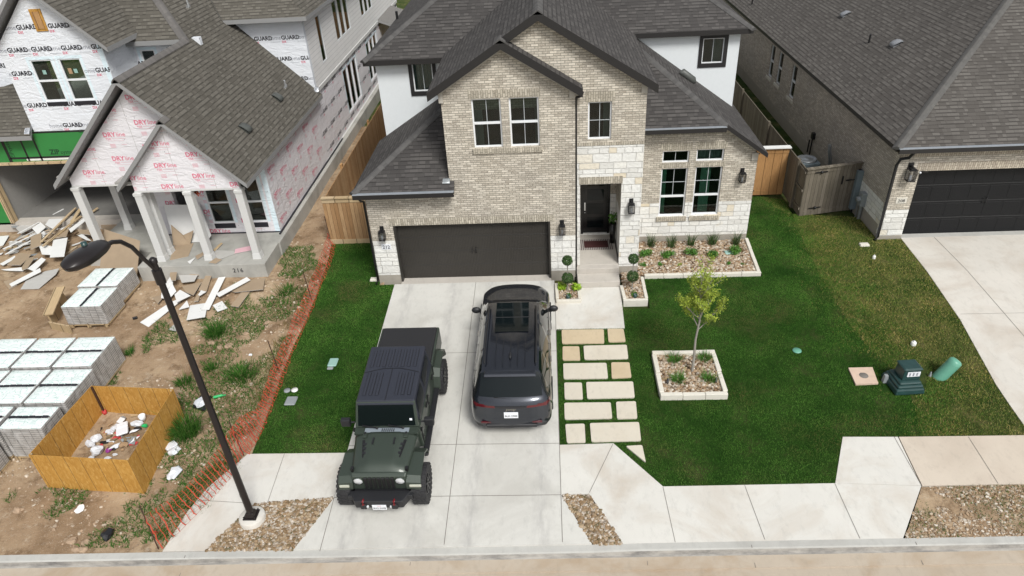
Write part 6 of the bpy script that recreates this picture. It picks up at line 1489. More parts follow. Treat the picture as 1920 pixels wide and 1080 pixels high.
# ------------------------------------------------------------------ planting beds and kerbstones
def curbs(name, label, segs, h, w, closed=False, z=None):
    t = thing(name, label, 'garden edging', (0, 0, 0))
    for (a, b) in segs:
        a = Vector((*a, 0)); b = Vector((*b, 0)); L = (b - a).length; n = max(1, round(L / .62))
        for k in range(n):
            p = a.lerp(b, k / n); q = a.lerp(b, (k + 1) / n); g = (q - p).normalized() * .004; m = MB(); zz = gz((p.y + q.y) / 2)
            p = p + g; q = q - g; s = Vector((-g.y, g.x, 0)).normalized() * w / 2
            vs = [p - s, q - s, q + s, p + s]; m.add([(v.x, v.y, zz - .15) for v in vs] + [(v.x, v.y, zz + h + random.Random(k).uniform(-.006, .006)) for v in vs], [(0, 3, 2, 1), (4, 5, 6, 7), (0, 1, 5, 4), (1, 2, 6, 5), (2, 3, 7, 6), (3, 0, 4, 7)], 'limestone'); m.build('edging_stone', t, bevel=.01)
    return t
curbs('stone_edging', 'square of cream limestone blocks round the young tree bed', [((2.72, 13.56), (4.43, 13.56)), ((4.38, 13.62), (4.38, 15.12)), ((4.43, 15.16), (2.72, 15.16)), ((2.77, 15.1), (2.77, 13.62))], .17, .12)
curbs('stone_edging', 'long cream limestone edging in front of the window bed', [((2.96, 18.9), (6.62, 18.9)), ((6.56, 18.97), (6.70, 21.1))], .13, .11)
curbs('stone_edging', 'small cream limestone edging right of the porch steps', [((2.19, 18.4), (2.22, 17.66)), ((2.17, 17.62), (2.92, 17.62)), ((2.88, 17.68), (2.88, 18.84))], .12, .1)
curbs('stone_edging', 'small cream limestone edging left of the porch steps', [((.15, 18.6), (.17, 17.74)), ((.13, 17.68), (.9, 17.68)), ((.86, 17.74), (.85, 18.35))], .12, .1)
rockbed([(2.82, 13.62), (4.33, 13.62), (4.33, 15.1), (2.82, 15.1)], 1500, .018, .055, 'pebble_tan', 'tan rock filling the young tree bed', .09)
rockbed([(2.95, 18.95), (6.52, 18.95), (6.64, 21.12), (2.82, 21.12), (2.82, 18.95)], 5200, .018, .055, 'pebble_tan', 'tan rock filling the bed under the front windows', .05)
rockbed([(2.24, 17.68), (2.83, 17.68), (2.83, 19.15), (2.24, 19.15)], 900, .016, .045, 'pebble_tan', 'tan rock filling the small bed right of the steps', .06)
rockbed([(.2, 17.74), (.81, 17.74), (.81, 18.6), (.2, 18.6)], 600, .014, .035, 'pebble_tan', 'tan rock filling the small bed left of the steps', .06)
def topiary(x, y, label, base):
    z = gz(y) + .05; t = thing('topiary', label, 'topiary', (x, y, z)); m = MB(); m.tube([(0, 0, 0), (.01, 0, .5), (0, 0, 1.1)], .018, 'bark', 7); m.build('stem', t)
    for zz, r in ((.50, .19), (1.13, .165)): o = leaves('leaf_ball', [(0, 0, zz)], [(r, r, r)], 1500, .038, 'leaf_box', rs, t, .72)
topiary(.50, 18.2, 'two ball clipped topiary rising from lime green leaves left of the steps', 1); topiary(2.50, 18.2, 'two ball clipped topiary without lime leaves right of the steps', 0)
def bush(name, x, y, r, n, size, mt, label, cat='bush', group=None, h=None, z=None, lump=5):
    z = gz(y) + .06 if z is None else z; t = thing(name, label, cat, (x, y, z), group=group); h = h or r * .8
    C = [((rs.rand() - .5) * r * 1.0, (rs.rand() - .5) * r * 1.0, h * (.4 + .5 * rs.rand())) for _ in range(lump)]; leaves('foliage', C, [(r * .6, r * .6, h * .55)] * lump, n, size, mt, rs, t, .3)
    m = MB(); m.tube([(0, 0, -.05), (0, 0, h * .5)], .012, 'bark', 5); m.build('stem', t); return t
bush('lime_shrub', .30, 18.3, .20, 420, .07, 'leaf_lime', 'lime green leafy clump left of the left topiary', group='lime clumps at the left topiary'); bush('lime_shrub', .74, 18.28, .20, 420, .07, 'leaf_lime', 'lime green leafy clump between the left topiary and the steps', group='lime clumps at the left topiary')
bush('small_shrub', .5, 17.88, .13, 160, .045, 'leaf_bush', 'little green plant with a dark pot at the front of the left step bed'); bush('small_shrub', 2.53, 17.9, .14, 180, .045, 'leaf_bush', 'little green plant with a dark pot at the front of the right step bed')
for x, y in ((.5, 17.8), (2.55, 17.78)):
    m = MB(); m.lathe([(.05, .0), (.06, .13), (.05, .13), (.045, .06), (0, .06)], 'util_green', (x, y, gz(y) + .06), 14); tagit(m.build('garden_light'), 'small dark green ground light in the %s step bed' % ('left' if x < 1 else 'right'), 'garden light', 'ground lights in the step beds')
nm = ['nearest the porch column', 'second from the porch column', 'in the middle of the row', 'second from the right end', 'at the right end']
for i, (x, y) in enumerate([(3.18, 20.18), (3.9, 20.1), (4.62, 20.07), (5.32, 20.07), (6.08, 20.2)]): bush('round_shrub', x, y, .27, 620, .05, 'leaf_bush', 'round bright green shrub in the window bed %s' % nm[i], group='round shrubs in the window bed')
for i, (x, y) in enumerate([(2.98, 19.55), (3.53, 19.55), (4.19, 19.5), (5.75, 19.5), (6.2, 19.45)]): bush('low_plant', x, y, (.15, .13, .09, .11, .1)[i], (240, 180, 60, 130, 60)[i], .04, 'leaf_bush' if i != 2 else 'leaf_tree', 'low %s plant in the window bed front %s' % (('dark green', 'green', 'sparse yellowish', 'small dark', 'thin green')[i], nm[i]), 'plant', 'low plants at the front of the window bed')
def tuft(name, x, y, n, h, spread, mt, label, cat='ornamental grass', group=None, w=.012, z=None, lean=.8):
    z = gz(y) + .05 if z is None else z; P = np.stack([rs.randn(n) * spread * .3, rs.randn(n) * spread * .3], 1); d = P / (np.linalg.norm(P, axis=1)[:, None] + 1e-6); hh = h * (.55 + .45 * rs.rand(n)); ln = lean * hh * (.2 + .8 * rs.rand(n))
    a = rs.rand(n) * 6.28; c = np.stack([np.cos(a), np.sin(a)], 1) * w / 2; V = np.zeros((n, 5, 3)); dd = d + .5 * rs.randn(n, 2)
    V[:, 0, :2] = P - c; V[:, 1, :2] = P + c; mid = P + dd * (ln * .35)[:, None]; V[:, 2, :2] = mid + c * .8; V[:, 3, :2] = mid - c * .8; V[:, 2, 2] = V[:, 3, 2] = hh * .65; V[:, 4, :2] = P + dd * ln[:, None]; V[:, 4, 2] = hh * (1 - .25 * rs.rand(n))
    me = bpy.data.meshes.new(name); F = []; 
    for i in range(n): b = i * 5; F += [(b, b + 1, b + 2, b + 3), (b + 3, b + 2, b + 4)]
    me.from_pydata(V.reshape(-1, 3).tolist(), [], F); me.materials.append(MT[mt]); o = bpy.data.objects.new(name, me); COL.objects.link(o); o.location = (x, y, z); return tagit(o, label, cat, group)
for i, (x, y) in enumerate([(3.42, 20.78), (4.08, 20.72), (4.75, 20.78), (5.49, 20.8), (6.26, 20.76)]): tuft('ornamental_grass', x, y, 90, .6, .18, 'leaf_box', 'tall thin grass clump against the front wall %s' % nm[i], group='grass clumps against the front wall', lean=.5)
for i, (x, y) in enumerate([(3.29, 14.86), (4.1, 14.9), (3.27, 14.1), (4.05, 14.1)]): tuft('grass_plant', x, y, 170, .24, .22, 'leaf_bush', 'small spiky grass plant in the %s of the tree bed' % ('back left', 'back right', 'front left', 'front right')[i], group='spiky plants in the tree bed', lean=1.3, z=gz(y) + .1)
for x, y, w_ in ((2.98, 13.98, 'left'), (4.22, 13.98, 'right')):
    m = MB(); m.tube([(x, y, gz(y) + .08), (x, y, gz(y) + .2)], .012, 'black_metal', 6); m.tube([(x - .02, y - .04, gz(y) + .18), (x + .01, y + .05, gz(y) + .25)], .032, 'black_metal', 10); tagit(m.build('spotlight'), 'black garden spotlight at the %s front of the tree bed' % w_, 'spotlight', 'spotlights in the tree bed')
m = MB(); m.box(5.78, 20.1, .06, 6.05, 20.32, .115, 'teal_lid'); tagit(m.build('valve_cover', bevel=.02), 'faded green valve cover in the window bed rocks', 'valve cover')
# young tree
TB = Vector((3.69, 14.46, gz(14.46) + .05)); t = thing('young_tree', 'young slender tree with sparse yellow green leaves in the square bed', 'tree', TB)
m = MB(); rr = random.Random(11); tips = []
m.tube([(0, 0, -.1), (.012, .01, .5), (0, .02, 1.1), (.05, .02, 1.7)], [.042, .034, .028, .026], 'bark', 9)
def branch(p, d, L, r, lv):
    n = 4; pts = [p]; q = p.copy(); dd = d.copy()
    for i in range(n): dd = (dd + Vector((rr.uniform(-.16, .16), rr.uniform(-.16, .16), .12))).normalized(); q = q + dd * L / n; pts.append(q.copy()); tips.append((q.copy(), lv, i))
    m.tube(pts, [r * (1 - .17 * i) for i in range(n + 1)], 'bark', 5, cap=False)
    if lv < 3:
        for k in range(3 if lv < 2 else 2):
            s = pts[1 + k % 4]; a = rr.uniform(0, 6.28); nd = (dd + Vector((math.cos(a), math.sin(a), rr.uniform(-.1, .3))) * .75).normalized(); branch(s, nd, L * rr.uniform(.5, .7), r * .5, lv + 1)
for k in range(8):
    a = k * 2.4; el = .75 + .18 * (k % 4); branch(Vector((.03, .02, 1.40 + .09 * k)), Vector((math.cos(a) * math.cos(el), math.sin(a) * math.cos(el), math.sin(el))), rr.uniform(.62, .9), .015, 0)
branch(Vector((.05, .02, 1.68)), Vector((.05, .0, 1)), 1.45, .022, 0)
m.build('trunk', t); C = [c for c, lv, i in tips if lv >= 1]; leaves('crown', [tuple(c) for c in C], [(.10, .10, .09)] * len(C), 8000, .042, 'leaf_tree', rs, t, .1)

# ------------------------------------------------------------------ doorstep things
m = MB(); m.box(.98, 20.15, .368, 2.1, 20.85, .376, 'rug_stripe'); tagit(m.build('door_rug'), 'striped grey and brown rug under the doormat', 'rug')
m = MB(); m.box(1.13, 20.28, .378, 1.93, 20.72, .392, 'mat_red'); tagit(m.build('doormat', bevel=.004), 'dark red brown doormat on the striped rug', 'doormat')
t = thing('porch_planter', 'tall black planter with a leafy plant beside the front door', 'planter', (2.08, 20.6, .366)); m = MB(); m.lathe([(0, .0), (.07, 0), (.12, .75), (.105, .75), (.1, .6), (0, .6)], 'door_black', n=20); m.build('pot', t); leaves('foliage', [(0, 0, .95)], [(.16, .16, .22)], 260, .07, 'leaf_bush', rs, t, .2)

# ------------------------------------------------------------------ utilities in the lawns
p = Vector((8.98, 13.95, gz(13.95))); t = thing('utility_pedestal', 'dark green stepped utility pedestal with a white label in the yellow grass', 'utility pedestal', p, R(4))
lev = [(.42, 0, .16, .03), (.37, .16, .24, .02), (.32, .24, .31, .02)]; 
for i, (w, z0, z1, tp_) in enumerate(lev): m = MB(); m.box(-w, -w, z0, w * .8, w * .9, z1, 'util_green', top=(tp_,) * 4); m.build('base_step', t, bevel=.035, seg=2)
m = MB(); m.box(-.22, -.20, .31, .24, .2, .62, 'util_green', top=(.02,) * 4); m.build('cabinet', t, bevel=.02, seg=2); m = MB(); m.box(-.24, -.22, .61, .26, .22, .66, 'util_green', top=(.03,) * 4); m.build('lid', t, bevel=.02)
m = MB(); m.obox((0, -.2, 0), X_, NY, -.12, .2, .42, .56, -.01, .004, 'plate_white'); lab = m.build('label_plate', t)
m = MB()
for k in range(3): m.obox((0, -.2, 0), X_, NY, -.08 + k * .09, -.04 + k * .09, .44, .54, .004, .006, 'ink_grey')
m.build('label_mark', lab)
for (px, py, w_, h) in ((1658, 716, .13, .24), (1743, 706, .07, .16)):
    q = G(px, py); m = MB(); m.box(q.x - w_ / 2, q.y - w_ / 2, q.z, q.x + w_ / 2, q.y + w_ / 2, q.z + h, 'valve_grey', top=(.02,) * 4); tagit(m.build('conduit_stub', bevel=.01), 'grey conduit stub %s the green utility pedestal' % ('left of' if px < 1700 else 'right of'), 'conduit stub', 'conduit stubs by the pedestal')
q = Vector((10.0, 14.2, gz(14.2))); ax = Vector((.50, .05, .86)).normalized(); m = MB(); m.tube([q - ax * .1, q + ax * .46, q + ax * .56, q + ax * .60, q + ax * .615], [.165, .165, .16, .12, .02], 'util_teal', 22); tagit(m.build('marker_post'), 'leaning teal green cylinder marker post with a domed top', 'marker post')
pd = [G(*a) for a in ((1590, 692), (1635, 691), (1646, 721), (1604, 723))]; m = MB(); m.poly([(v.x, v.y, v.z + .05) for v in pd], 'pad_pink', .12); t = m.build('valve_pad', bevel=.01); tagit(t, 'square pinkish concrete valve pad sunk in the lawn', 'valve pad')
c = sum(pd, Vector()) / 4; m = MB(); m.lathe([(0, .056), (.11, .056), (.115, .05)], 'joint_dark', (c.x, c.y, c.z), 20); m.build('valve_lid', t)
q = G(1494, 659); m = MB(); m.lathe([(0, .05), (.11, .05), (.12, .03)], 'util_teal', (q.x, q.y, q.z), 24); tagit(m.build('valve_cover'), 'round teal green valve cover in the dark lawn', 'valve cover')
for px, py, s, lb in ((1638, 485, .05, 'white round cleanout cap near the neighbour downpipe'), (1712, 647, .07, 'white round cleanout cap above the green pedestal')):
    q = G(px, py); m = MB(); m.lathe([(0, .12), (s * .7, .12), (s, .09), (s, .0)], 'pvc', (q.x, q.y, q.z), 18); m.lathe([(s * .35, .125), (s * .35, .145), (0, .145)], 'pvc', (q.x, q.y, q.z), 8); tagit(m.build('drain_cleanout'), lb, 'cleanout cap', 'white cleanout caps')
for px, py, lb in ((1620, 460, 'pale splash block under the neighbour downpipe'), (703, 525, 'pale splash block at the left corner of the garage')):
    q = G(px, py); m = MB(); m.box(q.x - .16, q.y - .1, q.z - .02, q.x + .16, q.y + .1, q.z + .07, 'limestone', top=(.02,) * 4); o = m.build('splash_block', bevel=.015); tagit(o, lb, 'splash block', 'splash blocks under downpipes')
q = G(625, 680); m = MB(); m.box(q.x - .13, q.y - .2, q.z, q.x + .13, q.y + .16, q.z + .055, 'teal_lid'); tagit(m.build('meter_cover', bevel=.04), 'pale teal meter cover in the left lawn', 'meter cover'); m = MB(); m.box(q.x - .1, q.y - .33, q.z, q.x + .07, q.y - .22, q.z + .05, 'valve_grey'); tagit(m.build('meter_cover', bevel=.02), 'small grey meter cover touching the teal one', 'meter cover')
q = G(546, 753); m = MB(); m.box(q.x - .15, q.y - .17, q.z, q.x + .15, q.y + .17, q.z + .055, 'valve_grey'); tagit(m.build('meter_cover', bevel=.03), 'dark grey rectangular meter cover by the orange net', 'meter cover')
for px, py, mt, lb in ((539, 734, 'valve_grey', 'round grey lid beside the white cap in the left lawn'), (553, 733, 'pvc', 'round white cap beside the grey lid in the left lawn')):
    q = G(px, py); m = MB(); m.lathe([(0, .06), (.085, .055), (.09, .03)], mt, (q.x, q.y, q.z), 18); tagit(m.build('cleanout_cover'), lb, 'cleanout cover')

# ------------------------------------------------------------------ orange safety net
t = thing('safety_net_fence', 'torn orange safety net on rusty stakes between the dirt lot and the lawn', 'safety fence', (0, 0, 0))
SB = [((622.7, 457), (605, 412)), ((585, 563), (572, 507)), ((524, 698), (505, 640)), ((457, 853), (433, 790)), ((297, 1030), (245, 973))]
for (b, tp_) in SB:
    q = G(*b); h = 1.12; tl = Vector((-.06, .0, 0)) if b[1] < 1000 else Vector((-.15, .25, 0)); m = MB(); m.tube([q - Vector((0, 0, .1)), q + Vector((0, 0, h)) + tl], .014, 'stake', 6); m.build('stake', t)
nV = []; nF = []
def strip(a, b, w, up=None):
    a = Vector(a); b = Vector(b); d = (b - a); s = d.cross(Vector(up or (.6, -1, .5))); 
    if s.length < 1e-6: s = Vector((1, 0, 0))
    s = s.normalized() * w / 2; i = len(nV); nV.extend([a - s, a + s, b + s, b - s]); nF.append((i, i + 1, i + 2, i + 3))
def net(low, high, nv, nh, w, jz, hw=1):
    n = len(low); rr = random.Random(5)
    def at(P, u): u *= n - 1; i = min(int(u), n - 2); return Vector(P[i]).lerp(Vector(P[i + 1]), u - i)
    grid = []
    for i in range(nv + 1):
        u = i / nv; a = at(low, u); b = at(high, u); col = []
        for j in range(nh + 1): v = j / nh; col.append(a.lerp(b, v) + Vector((rr.uniform(-jz, jz), rr.uniform(-jz, jz), rr.uniform(-jz, jz) * .7)))
        grid.append(col)
    for i in range(nv + 1):
        for j in range(nh):
            strip(grid[i][j], grid[i][j + 1], w * (1.3 if i % 2 == 0 else .8))
    for i in range(nv):
        for j in range(nh + 1): strip(grid[i][j], grid[i + 1][j], w * .55 * hw)
A4 = G(457, 853); A5 = G(297, 1030)
lowp = [A4 + Vector((0, -.05, .04)), A4.lerp(A5, .3) + Vector((.22, 0, .03)), A4.lerp(A5, .6) + Vector((.2, 0, .03)), A5 + Vector((.1, 0, .04))]
net(lowp, [A4 + Vector((-.05, 0, .95)), A4.lerp(A5, .3) + Vector((-.03, 0, .72)), A4.lerp(A5, .6) + Vector((-.06, 0, .66)), A5 + Vector((-.12, .2, .85))], 22, 10, .018, .014, .4)
ctr = [G(*a) for a in ((626, 452), (617, 490), (602, 525), (588, 563), (570, 605), (548, 650), (532, 692), (517, 735), (498, 780), (478, 825), (460, 853))]
rr = random.Random(9); hi = []
for i, c in enumerate(ctr): hi.append(c + Vector((-.14 - .12 * rr.random(), .05, .20 + .24 * rr.random() + (.35 if i > 8 else 0))))
net([c + Vector((.10, 0, .03)) for c in ctr], hi, 84, 6, .015, .03, 1)
o = MB(); o.add(nV, nF, 'orange_net'); o.build('net', t)

# ------------------------------------------------------------------ wrapped pallets of blocks
def pallet(x0, x1, y0, y1, zt, label, strip_axis=0, group='wrapped block pallets', face=None):
    cx, cy_ = (x0 + x1) / 2, (y0 + y1) / 2; zb = gz(cy_) - .02; t = thing('block_pallet', label, 'block pallet', (cx, cy_, zb), R(rs.uniform(-.8, .8)), group); w, d = (x1 - x0) / 2 - .012, (y1 - y0) / 2 - .012; h = zt - zb
    m = MB()
    for k in (-1, 0, 1): m.box(k * w * .85 - .05, -d, 0, k * w * .85 + .05, d, .09, 'lumber')
    m.box(-w, -d, .09, w, d, .115, 'lumber'); m.build('wooden_pallet', t)
    m = MB(); m.box(-w, -d, .115, w, d, h - .012, 'block_wrap', top=(.015,) * 4); m.build('wrapped_stack', t, bevel=.03, seg=2)
    for s in (-1, 1):
        m = MB()
        if strip_axis == 0: a = (-w + .02, .025 if s > 0 else -d + .02, w - .02, d - .02 if s > 0 else -.025)
        else: a = (.025 if s > 0 else -w + .02, -d + .02, w - .02 if s > 0 else -.025, d - .02)
        n = 9; vs = []
        for i in range(n + 1):
            for j in range(n + 1):
                ed = min(i, n - i, j, n - j); vs.append((a[0] + (a[2] - a[0]) * i / n, a[1] + (a[3] - a[1]) * j / n, h + (-.012 if ed == 0 else .012 + rs.rand() * .012)))
        m.add(vs, [(i * (n + 1) + j, (i + 1) * (n + 1) + j, (i + 1) * (n + 1) + j + 1, i * (n + 1) + j + 1) for i in range(n) for j in range(n)], 'top_wrap', True); m.build('wrapped_top', t)
    m = MB(); L = w if strip_axis == 0 else d; k = 6
    for i in range(k):
        a = -L + .05 + (2 * L - .1) * i / k; b = a + (2 * L - .1) / k - .025; j = rs.uniform(-.012, .012)
        if strip_axis == 0: m.box(a, -.03 + j, h - .01, b, .03 + j, h + .022, 'ink_black')
        else: m.box(-.03 + j, a, h - .01, .03 + j, b, h + .022, 'ink_black')
    m.build('dark_spacer', t); return t
pallet(-15.05, -13.74, 16.95, 18.06, .70, 'wrapped block pallet nearer the street of the pair by the porch', 1); pallet(-15.2, -13.82, 18.1, 19.28, .70, 'wrapped block pallet of the pair nearer the porch', 1)
XA = [-12.4, -13.56, -14.72, -15.88, -17.04]; rown = ['right end', 'second from the right end', 'third from the right end', 'left end']
for i in range(4): pallet(XA[i + 1] + .01, XA[i] - .01, 14.05, 15.42, .70, 'wrapped block pallet in the back row of the big stack, %s' % rown[i])
XB = [-12.27, -13.42, -14.57, -15.72]
for i in range(3): pallet(XB[i + 1] + .01, XB[i] - .01, 12.62, 13.99, .70, 'wrapped block pallet in the middle row of the big stack, %s' % (rown[i] if i < 2 else 'left end'))
pallet(-13.5, -12.36, 11.75, 12.58, .66, 'half wrapped block pallet behind the left wall of the plywood bin'); pallet(-14.7, -13.54, 11.75, 12.58, .68, 'wrapped block pallet at the picture edge in the front row of the big stack'); pallet(-14.35, -13.56, 10.95, 11.72, .66, 'wrapped block pallet at the front corner left of the plywood bin', face=1)
m = MB(); m.add([onx(px, py, -14.9) for px, py in ()] or [], [], 'osb')
t = thing('plywood_form', 'weathered plywood and lumber form leaning left of the pallet pair', 'plywood form', (0, 0, 0))
a = G(92, 612); b = G(128, 566); m = MB(); m.bar(a + Vector((.15, 0, .2)), b + Vector((-.05, 0, .3)), .05, .55, 'lumber'); m.build('board', t); m = MB(); m.bar(a + Vector((.2, -.05, .47)), b + Vector((0, -.05, .6)), .3, .05, 'lumber'); m.build('cap_board', t); m = MB(); m.bar(a + Vector((.15, -.1, .0)), a + Vector((.95, -.35, .0)), .04, .5, 'lumber'); m.build('front_board', t)

# ------------------------------------------------------------------ plywood waste bin
BX = [Vector((-9.7, 10.76, 0)), Vector((-12.2, 10.96, 0)), Vector((-12.05, 13.38, 0)), Vector((-9.76, 13.2, 0))]
t = thing('waste_bin', 'open square waste bin of orange OSB panels on the dirt', 'waste bin', (0, 0, 0))
for i in range(4):
    a, b = BX[i], BX[(i + 1) % 4]; d = (b - a).normalized(); n = Vector((d.y, -d.x, 0)); c = sum(BX, Vector()) / 4
    if (c - a).dot(n) < 0: n = -n
    a2 = a + d * (.013 if i % 2 else 0); b2 = b - d * (.013 if i % 2 else 0)
    m = MB(); za, zb = gz(a.y) - .06, gz(b.y) - .06; P = [a2 + Vector((0, 0, za)), b2 + Vector((0, 0, zb)), b2 + Vector((0, 0, .6)), a2 + Vector((0, 0, .6))]; Q = [p + n * .012 for p in P]
    m.add(P + Q, [(0, 1, 2, 3), (7, 6, 5, 4), (0, 4, 5, 1), (1, 5, 6, 2), (2, 6, 7, 3), (3, 7, 4, 0)], 'osb'); m.build('osb_panel', t)
for i, a in enumerate(BX): c = (sum(BX, Vector()) / 4 - a).normalized() * .06; q = a + c; m = MB(); m.box(q.x - .02, q.y - .02, gz(q.y) - .05, q.x + .02, q.y + .02, .60, 'stake' if i == 2 else 'lumber'); m.build('corner_post', t)
def crumple(name, px, py, r, mt, label, cat, sq=(1, 1, .6), z=None, grp='rubbish in the plywood bin', seed=0):
    q = G(px, py); V, F = ICO2; n = np.array([noise.noise((v * 2.2 + seed).tolist()) for v in V]); W = V * (1 + .5 * n + .1 * rs.randn(len(V)))[:, None] * np.array(sq) * r
    o = npmesh(name, W, F, mt); o.location = (q.x, q.y, (q.z if z is None else z) + r * sq[2] * .8); return tagit(o, label, cat, grp)
PB = (130, 760, 6.62)
def zb_(u, v): return PB[0] + u / PB[2], PB[1] + v / PB[2]
for i, (u, v, r, mt, lb, cat, sq) in enumerate([(350, 440, .16, 'bag_white', 'pale knotted plastic bag upper of the three in the bin corner', 'plastic bag', (1, .9, .8)), (275, 500, .15, 'bag_white', 'pale plastic bag left of the three in the bin corner', 'plastic bag', (1, .9, .7)), (360, 590, .2, 'bag_white', 'largest pale plastic bag low in the bin corner', 'plastic bag', (1.1, .85, .7)),
      (500, 340, .13, 'bag_white', 'crumpled silver white sheet at the left of the rubbish heap', 'plastic sheet', (1.4, 1, .4)), (590, 280, .14, 'bag_white', 'crumpled grey white film behind the foam box', 'plastic sheet', (1.3, 1, .4)), (840, 245, .15, 'bag_white', 'translucent bag near the back of the rubbish heap', 'plastic bag', (1.3, .8, .5)), (940, 265, .1, 'trash_green', 'bright green wrapper by the right wall of the bin', 'wrapper', (1, .6, .6)), (850, 300, .09, 'bag_black', 'black crumpled bag beside the green wrapper', 'rubbish bag', (1.4, .8, .5)),
      (490, 570, .09, 'trash_purple', 'purple wrapper beside the largest pale bag', 'wrapper', (1, 1, .6)), (840, 380, .08, 'trash_red', 'red wrapper right of the foam box', 'wrapper', (1.2, .8, .4)), (620, 410, .07, 'trash_red', 'small red wrapper left of the foam box', 'wrapper', (1.2, .8, .4)), (440, 470, .10, 'bag_black', 'dark rag between the bags and the rubbish heap', 'rag', (1.9, .6, .4)), (400, 500, .06, 'trash_red', 'pink red scrap beside the pale bags', 'wrapper', (1, 1, .5)), (560, 550, .06, 'bag_black', 'dark open tin in the middle of the heap', 'tin', (1, 1, .8)),
      (660, 560, .05, 'cardboard', 'small round tan scrap near the front of the heap', 'scrap', (1, 1, .7)), (570, 615, .07, 'bag_white', 'small torn white scrap near the front wall', 'scrap', (1.3, .7, .35)), (480, 655, .07, 'bag_white', 'flat white scrap by the front wall of the bin', 'scrap', (1.4, .8, .3)), (275, 655, .08, 'bag_white', 'white scrap in the front left corner of the bin', 'scrap', (1.3, .8, .35)), (530, 480, .09, 'cardboard', 'brown paper lump in the middle of the heap', 'paper', (1.2, 1, .5)), (720, 330, .07, 'plate_white', 'white foam cup leaning on the foam box', 'cup', (.8, 1, .9))]):
    crumple('rubbish', *zb_(u, v), r * .8, mt, lb, cat, sq, seed=i * 3.7)
for i in range(46):
    u, v = 620 + rs.randn() * 140, 400 + rs.randn() * 90; u = min(max(u, 330), 860); v = min(max(v, 170), 640)
    q = G(*zb_(u, v)); V, F = ICO1; r = .02 + .045 * rs.rand(); o = npmesh('rubbish_scrap', V * (1 + .35 * rs.randn(len(V)))[:, None] * np.array((1.3 + rs.rand(), 1, .45)) * r, F, ['bag_white', 'bag_white', 'plate_white', 'cardboard', 'bag_black', 'valve_grey', 'trash_red', 'lumber'][rs.randint(8)]); o.location = (q.x, q.y, q.z + .03 + .06 * rs.rand()); o.rotation_euler = (0, 0, rs.rand() * 6)
    tagit(o, 'tiny crumpled scrap among the rubbish heap in the bin', 'scrap', 'tiny scraps among the rubbish heap')
def flat(name, pts, z, th, mt, label, cat, grp=None, tilt=(0, 0)):
    P = [G(*p) for p in pts]; c = sum(P, Vector()) / len(P); m = MB(); m.poly([(p.x, p.y, p.z + z + th + (p.x - c.x) * tilt[0] + (p.y - c.y) * tilt[1]) for p in P], mt, th); return tagit(m.build(name), label, cat, grp)
GR = 'rubbish in the plywood bin'
q = G(*zb_(680, 370)); t = thing('foam_box', 'open white foam food box on top of the rubbish heap', 'foam box', (q.x, q.y, q.z + .1), .5, GR); m = MB(); m.box(-.13, -.12, 0, .13, .12, .07, 'plate_white', top=(-.02,) * 4); m.build('tray', t, bevel=.02); m = MB(); m.box(-.14, .13, .02, .14, .34, .07, 'plate_white'); m.build('lid', t, bevel=.02)
flat('cardboard_piece', [zb_(*a) for a in ((600, 240), (650, 180), (710, 200), (660, 260))], .08, .02, 'plate_white', 'square white card piece at the back of the heap', 'card', GR); flat('dark_sheet', [zb_(*a) for a in ((685, 420), (850, 410), (820, 510), (760, 500))], .06, .01, 'valve_grey', 'dark grey sheet against the right wall of the bin', 'sheet', GR)
flat('cardboard_piece', [zb_(*a) for a in ((620, 520), (720, 475), (735, 500), (640, 545))], .04, .03, 'cardboard', 'tan cardboard strip at the front of the heap', 'card', GR); flat('plank_piece', [zb_(*a) for a in ((760, 130), (860, 125), (860, 140), (770, 150))], .02, .03, 'lumber', 'short wood offcut by the back wall of the bin', 'wood offcut', GR)
q = G(*zb_(450, 112)); m = MB(); m.lathe([(0, 0), (.045, 0), (.06, .12), (.055, .12), (0, .02)], 'trash_red', (q.x, q.y, q.z), 14); tagit(m.build('paper_cup'), 'red and white paper cup by the back corner post', 'cup', GR)
q = G(*zb_(920, 180)); m = MB(); m.lathe([(0, 0), (.07, 0), (.09, .16), (.08, .16), (0, .02)], 'plate_white', (q.x, q.y, q.z), 14); tagit(m.build('paper_cup'), 'large white cup at the back right of the heap', 'cup', GR)
GO = 'litter on the dirt lot'
crumple('plastic_bag', 328, 890, .17, 'bag_white', 'white plastic bag caught beside the orange net', 'plastic bag', (.8, 1.3, .5), grp=GO, seed=3); crumple('plastic_bag', 326, 850, .12, 'bag_white', 'white plastic bag behind the foam tray', 'plastic bag', (1, 1, .6), grp=GO, seed=8)
q = G(321, 838); t = thing('foam_box', 'white foam food tray lying right of the plywood bin', 'foam box', (q.x, q.y, q.z + .02), .9, GO); m = MB(); m.box(-.13, -.1, 0, .13, .1, .05, 'plate_white', top=(-.02,) * 4); m.build('tray', t, bevel=.015); m = MB(); m.box(-.12, -.32, 0, .12, -.11, .03, 'plate_white'); m.build('lid', t, bevel=.015)
crumple('rubbish_bag', 203, 1005, .13, 'bag_black', 'black crumpled rubbish bag on the dirt near the kerb', 'rubbish bag', (1, 1.2, .7), grp=GO, seed=5); crumple('rubbish', 378, 757, .16, 'bag_white', 'heap of white and pink litter beside the lamp pole', 'litter heap', (1, 1.3, .5), grp=GO, seed=12); flat('black_tray', [(362, 765), (385, 772), (397, 745), (380, 740)], 0, .05, 'bag_black', 'black tray under the litter beside the lamp pole', 'tray', GO)
q = G(412, 745); m = MB(); m.tube([(q.x - .14, q.y - .04, q.z + .04), (q.x + .06, q.y + .02, q.z + .05), (q.x + .1, q.y + .03, q.z + .045), (q.x + .16, q.y + .05, q.z + .04)], [.04, .04, .015, .015], 'trash_green', 10); tagit(m.build('green_bottle'), 'green plastic bottle in the weeds right of the lamp pole', 'bottle', GO)
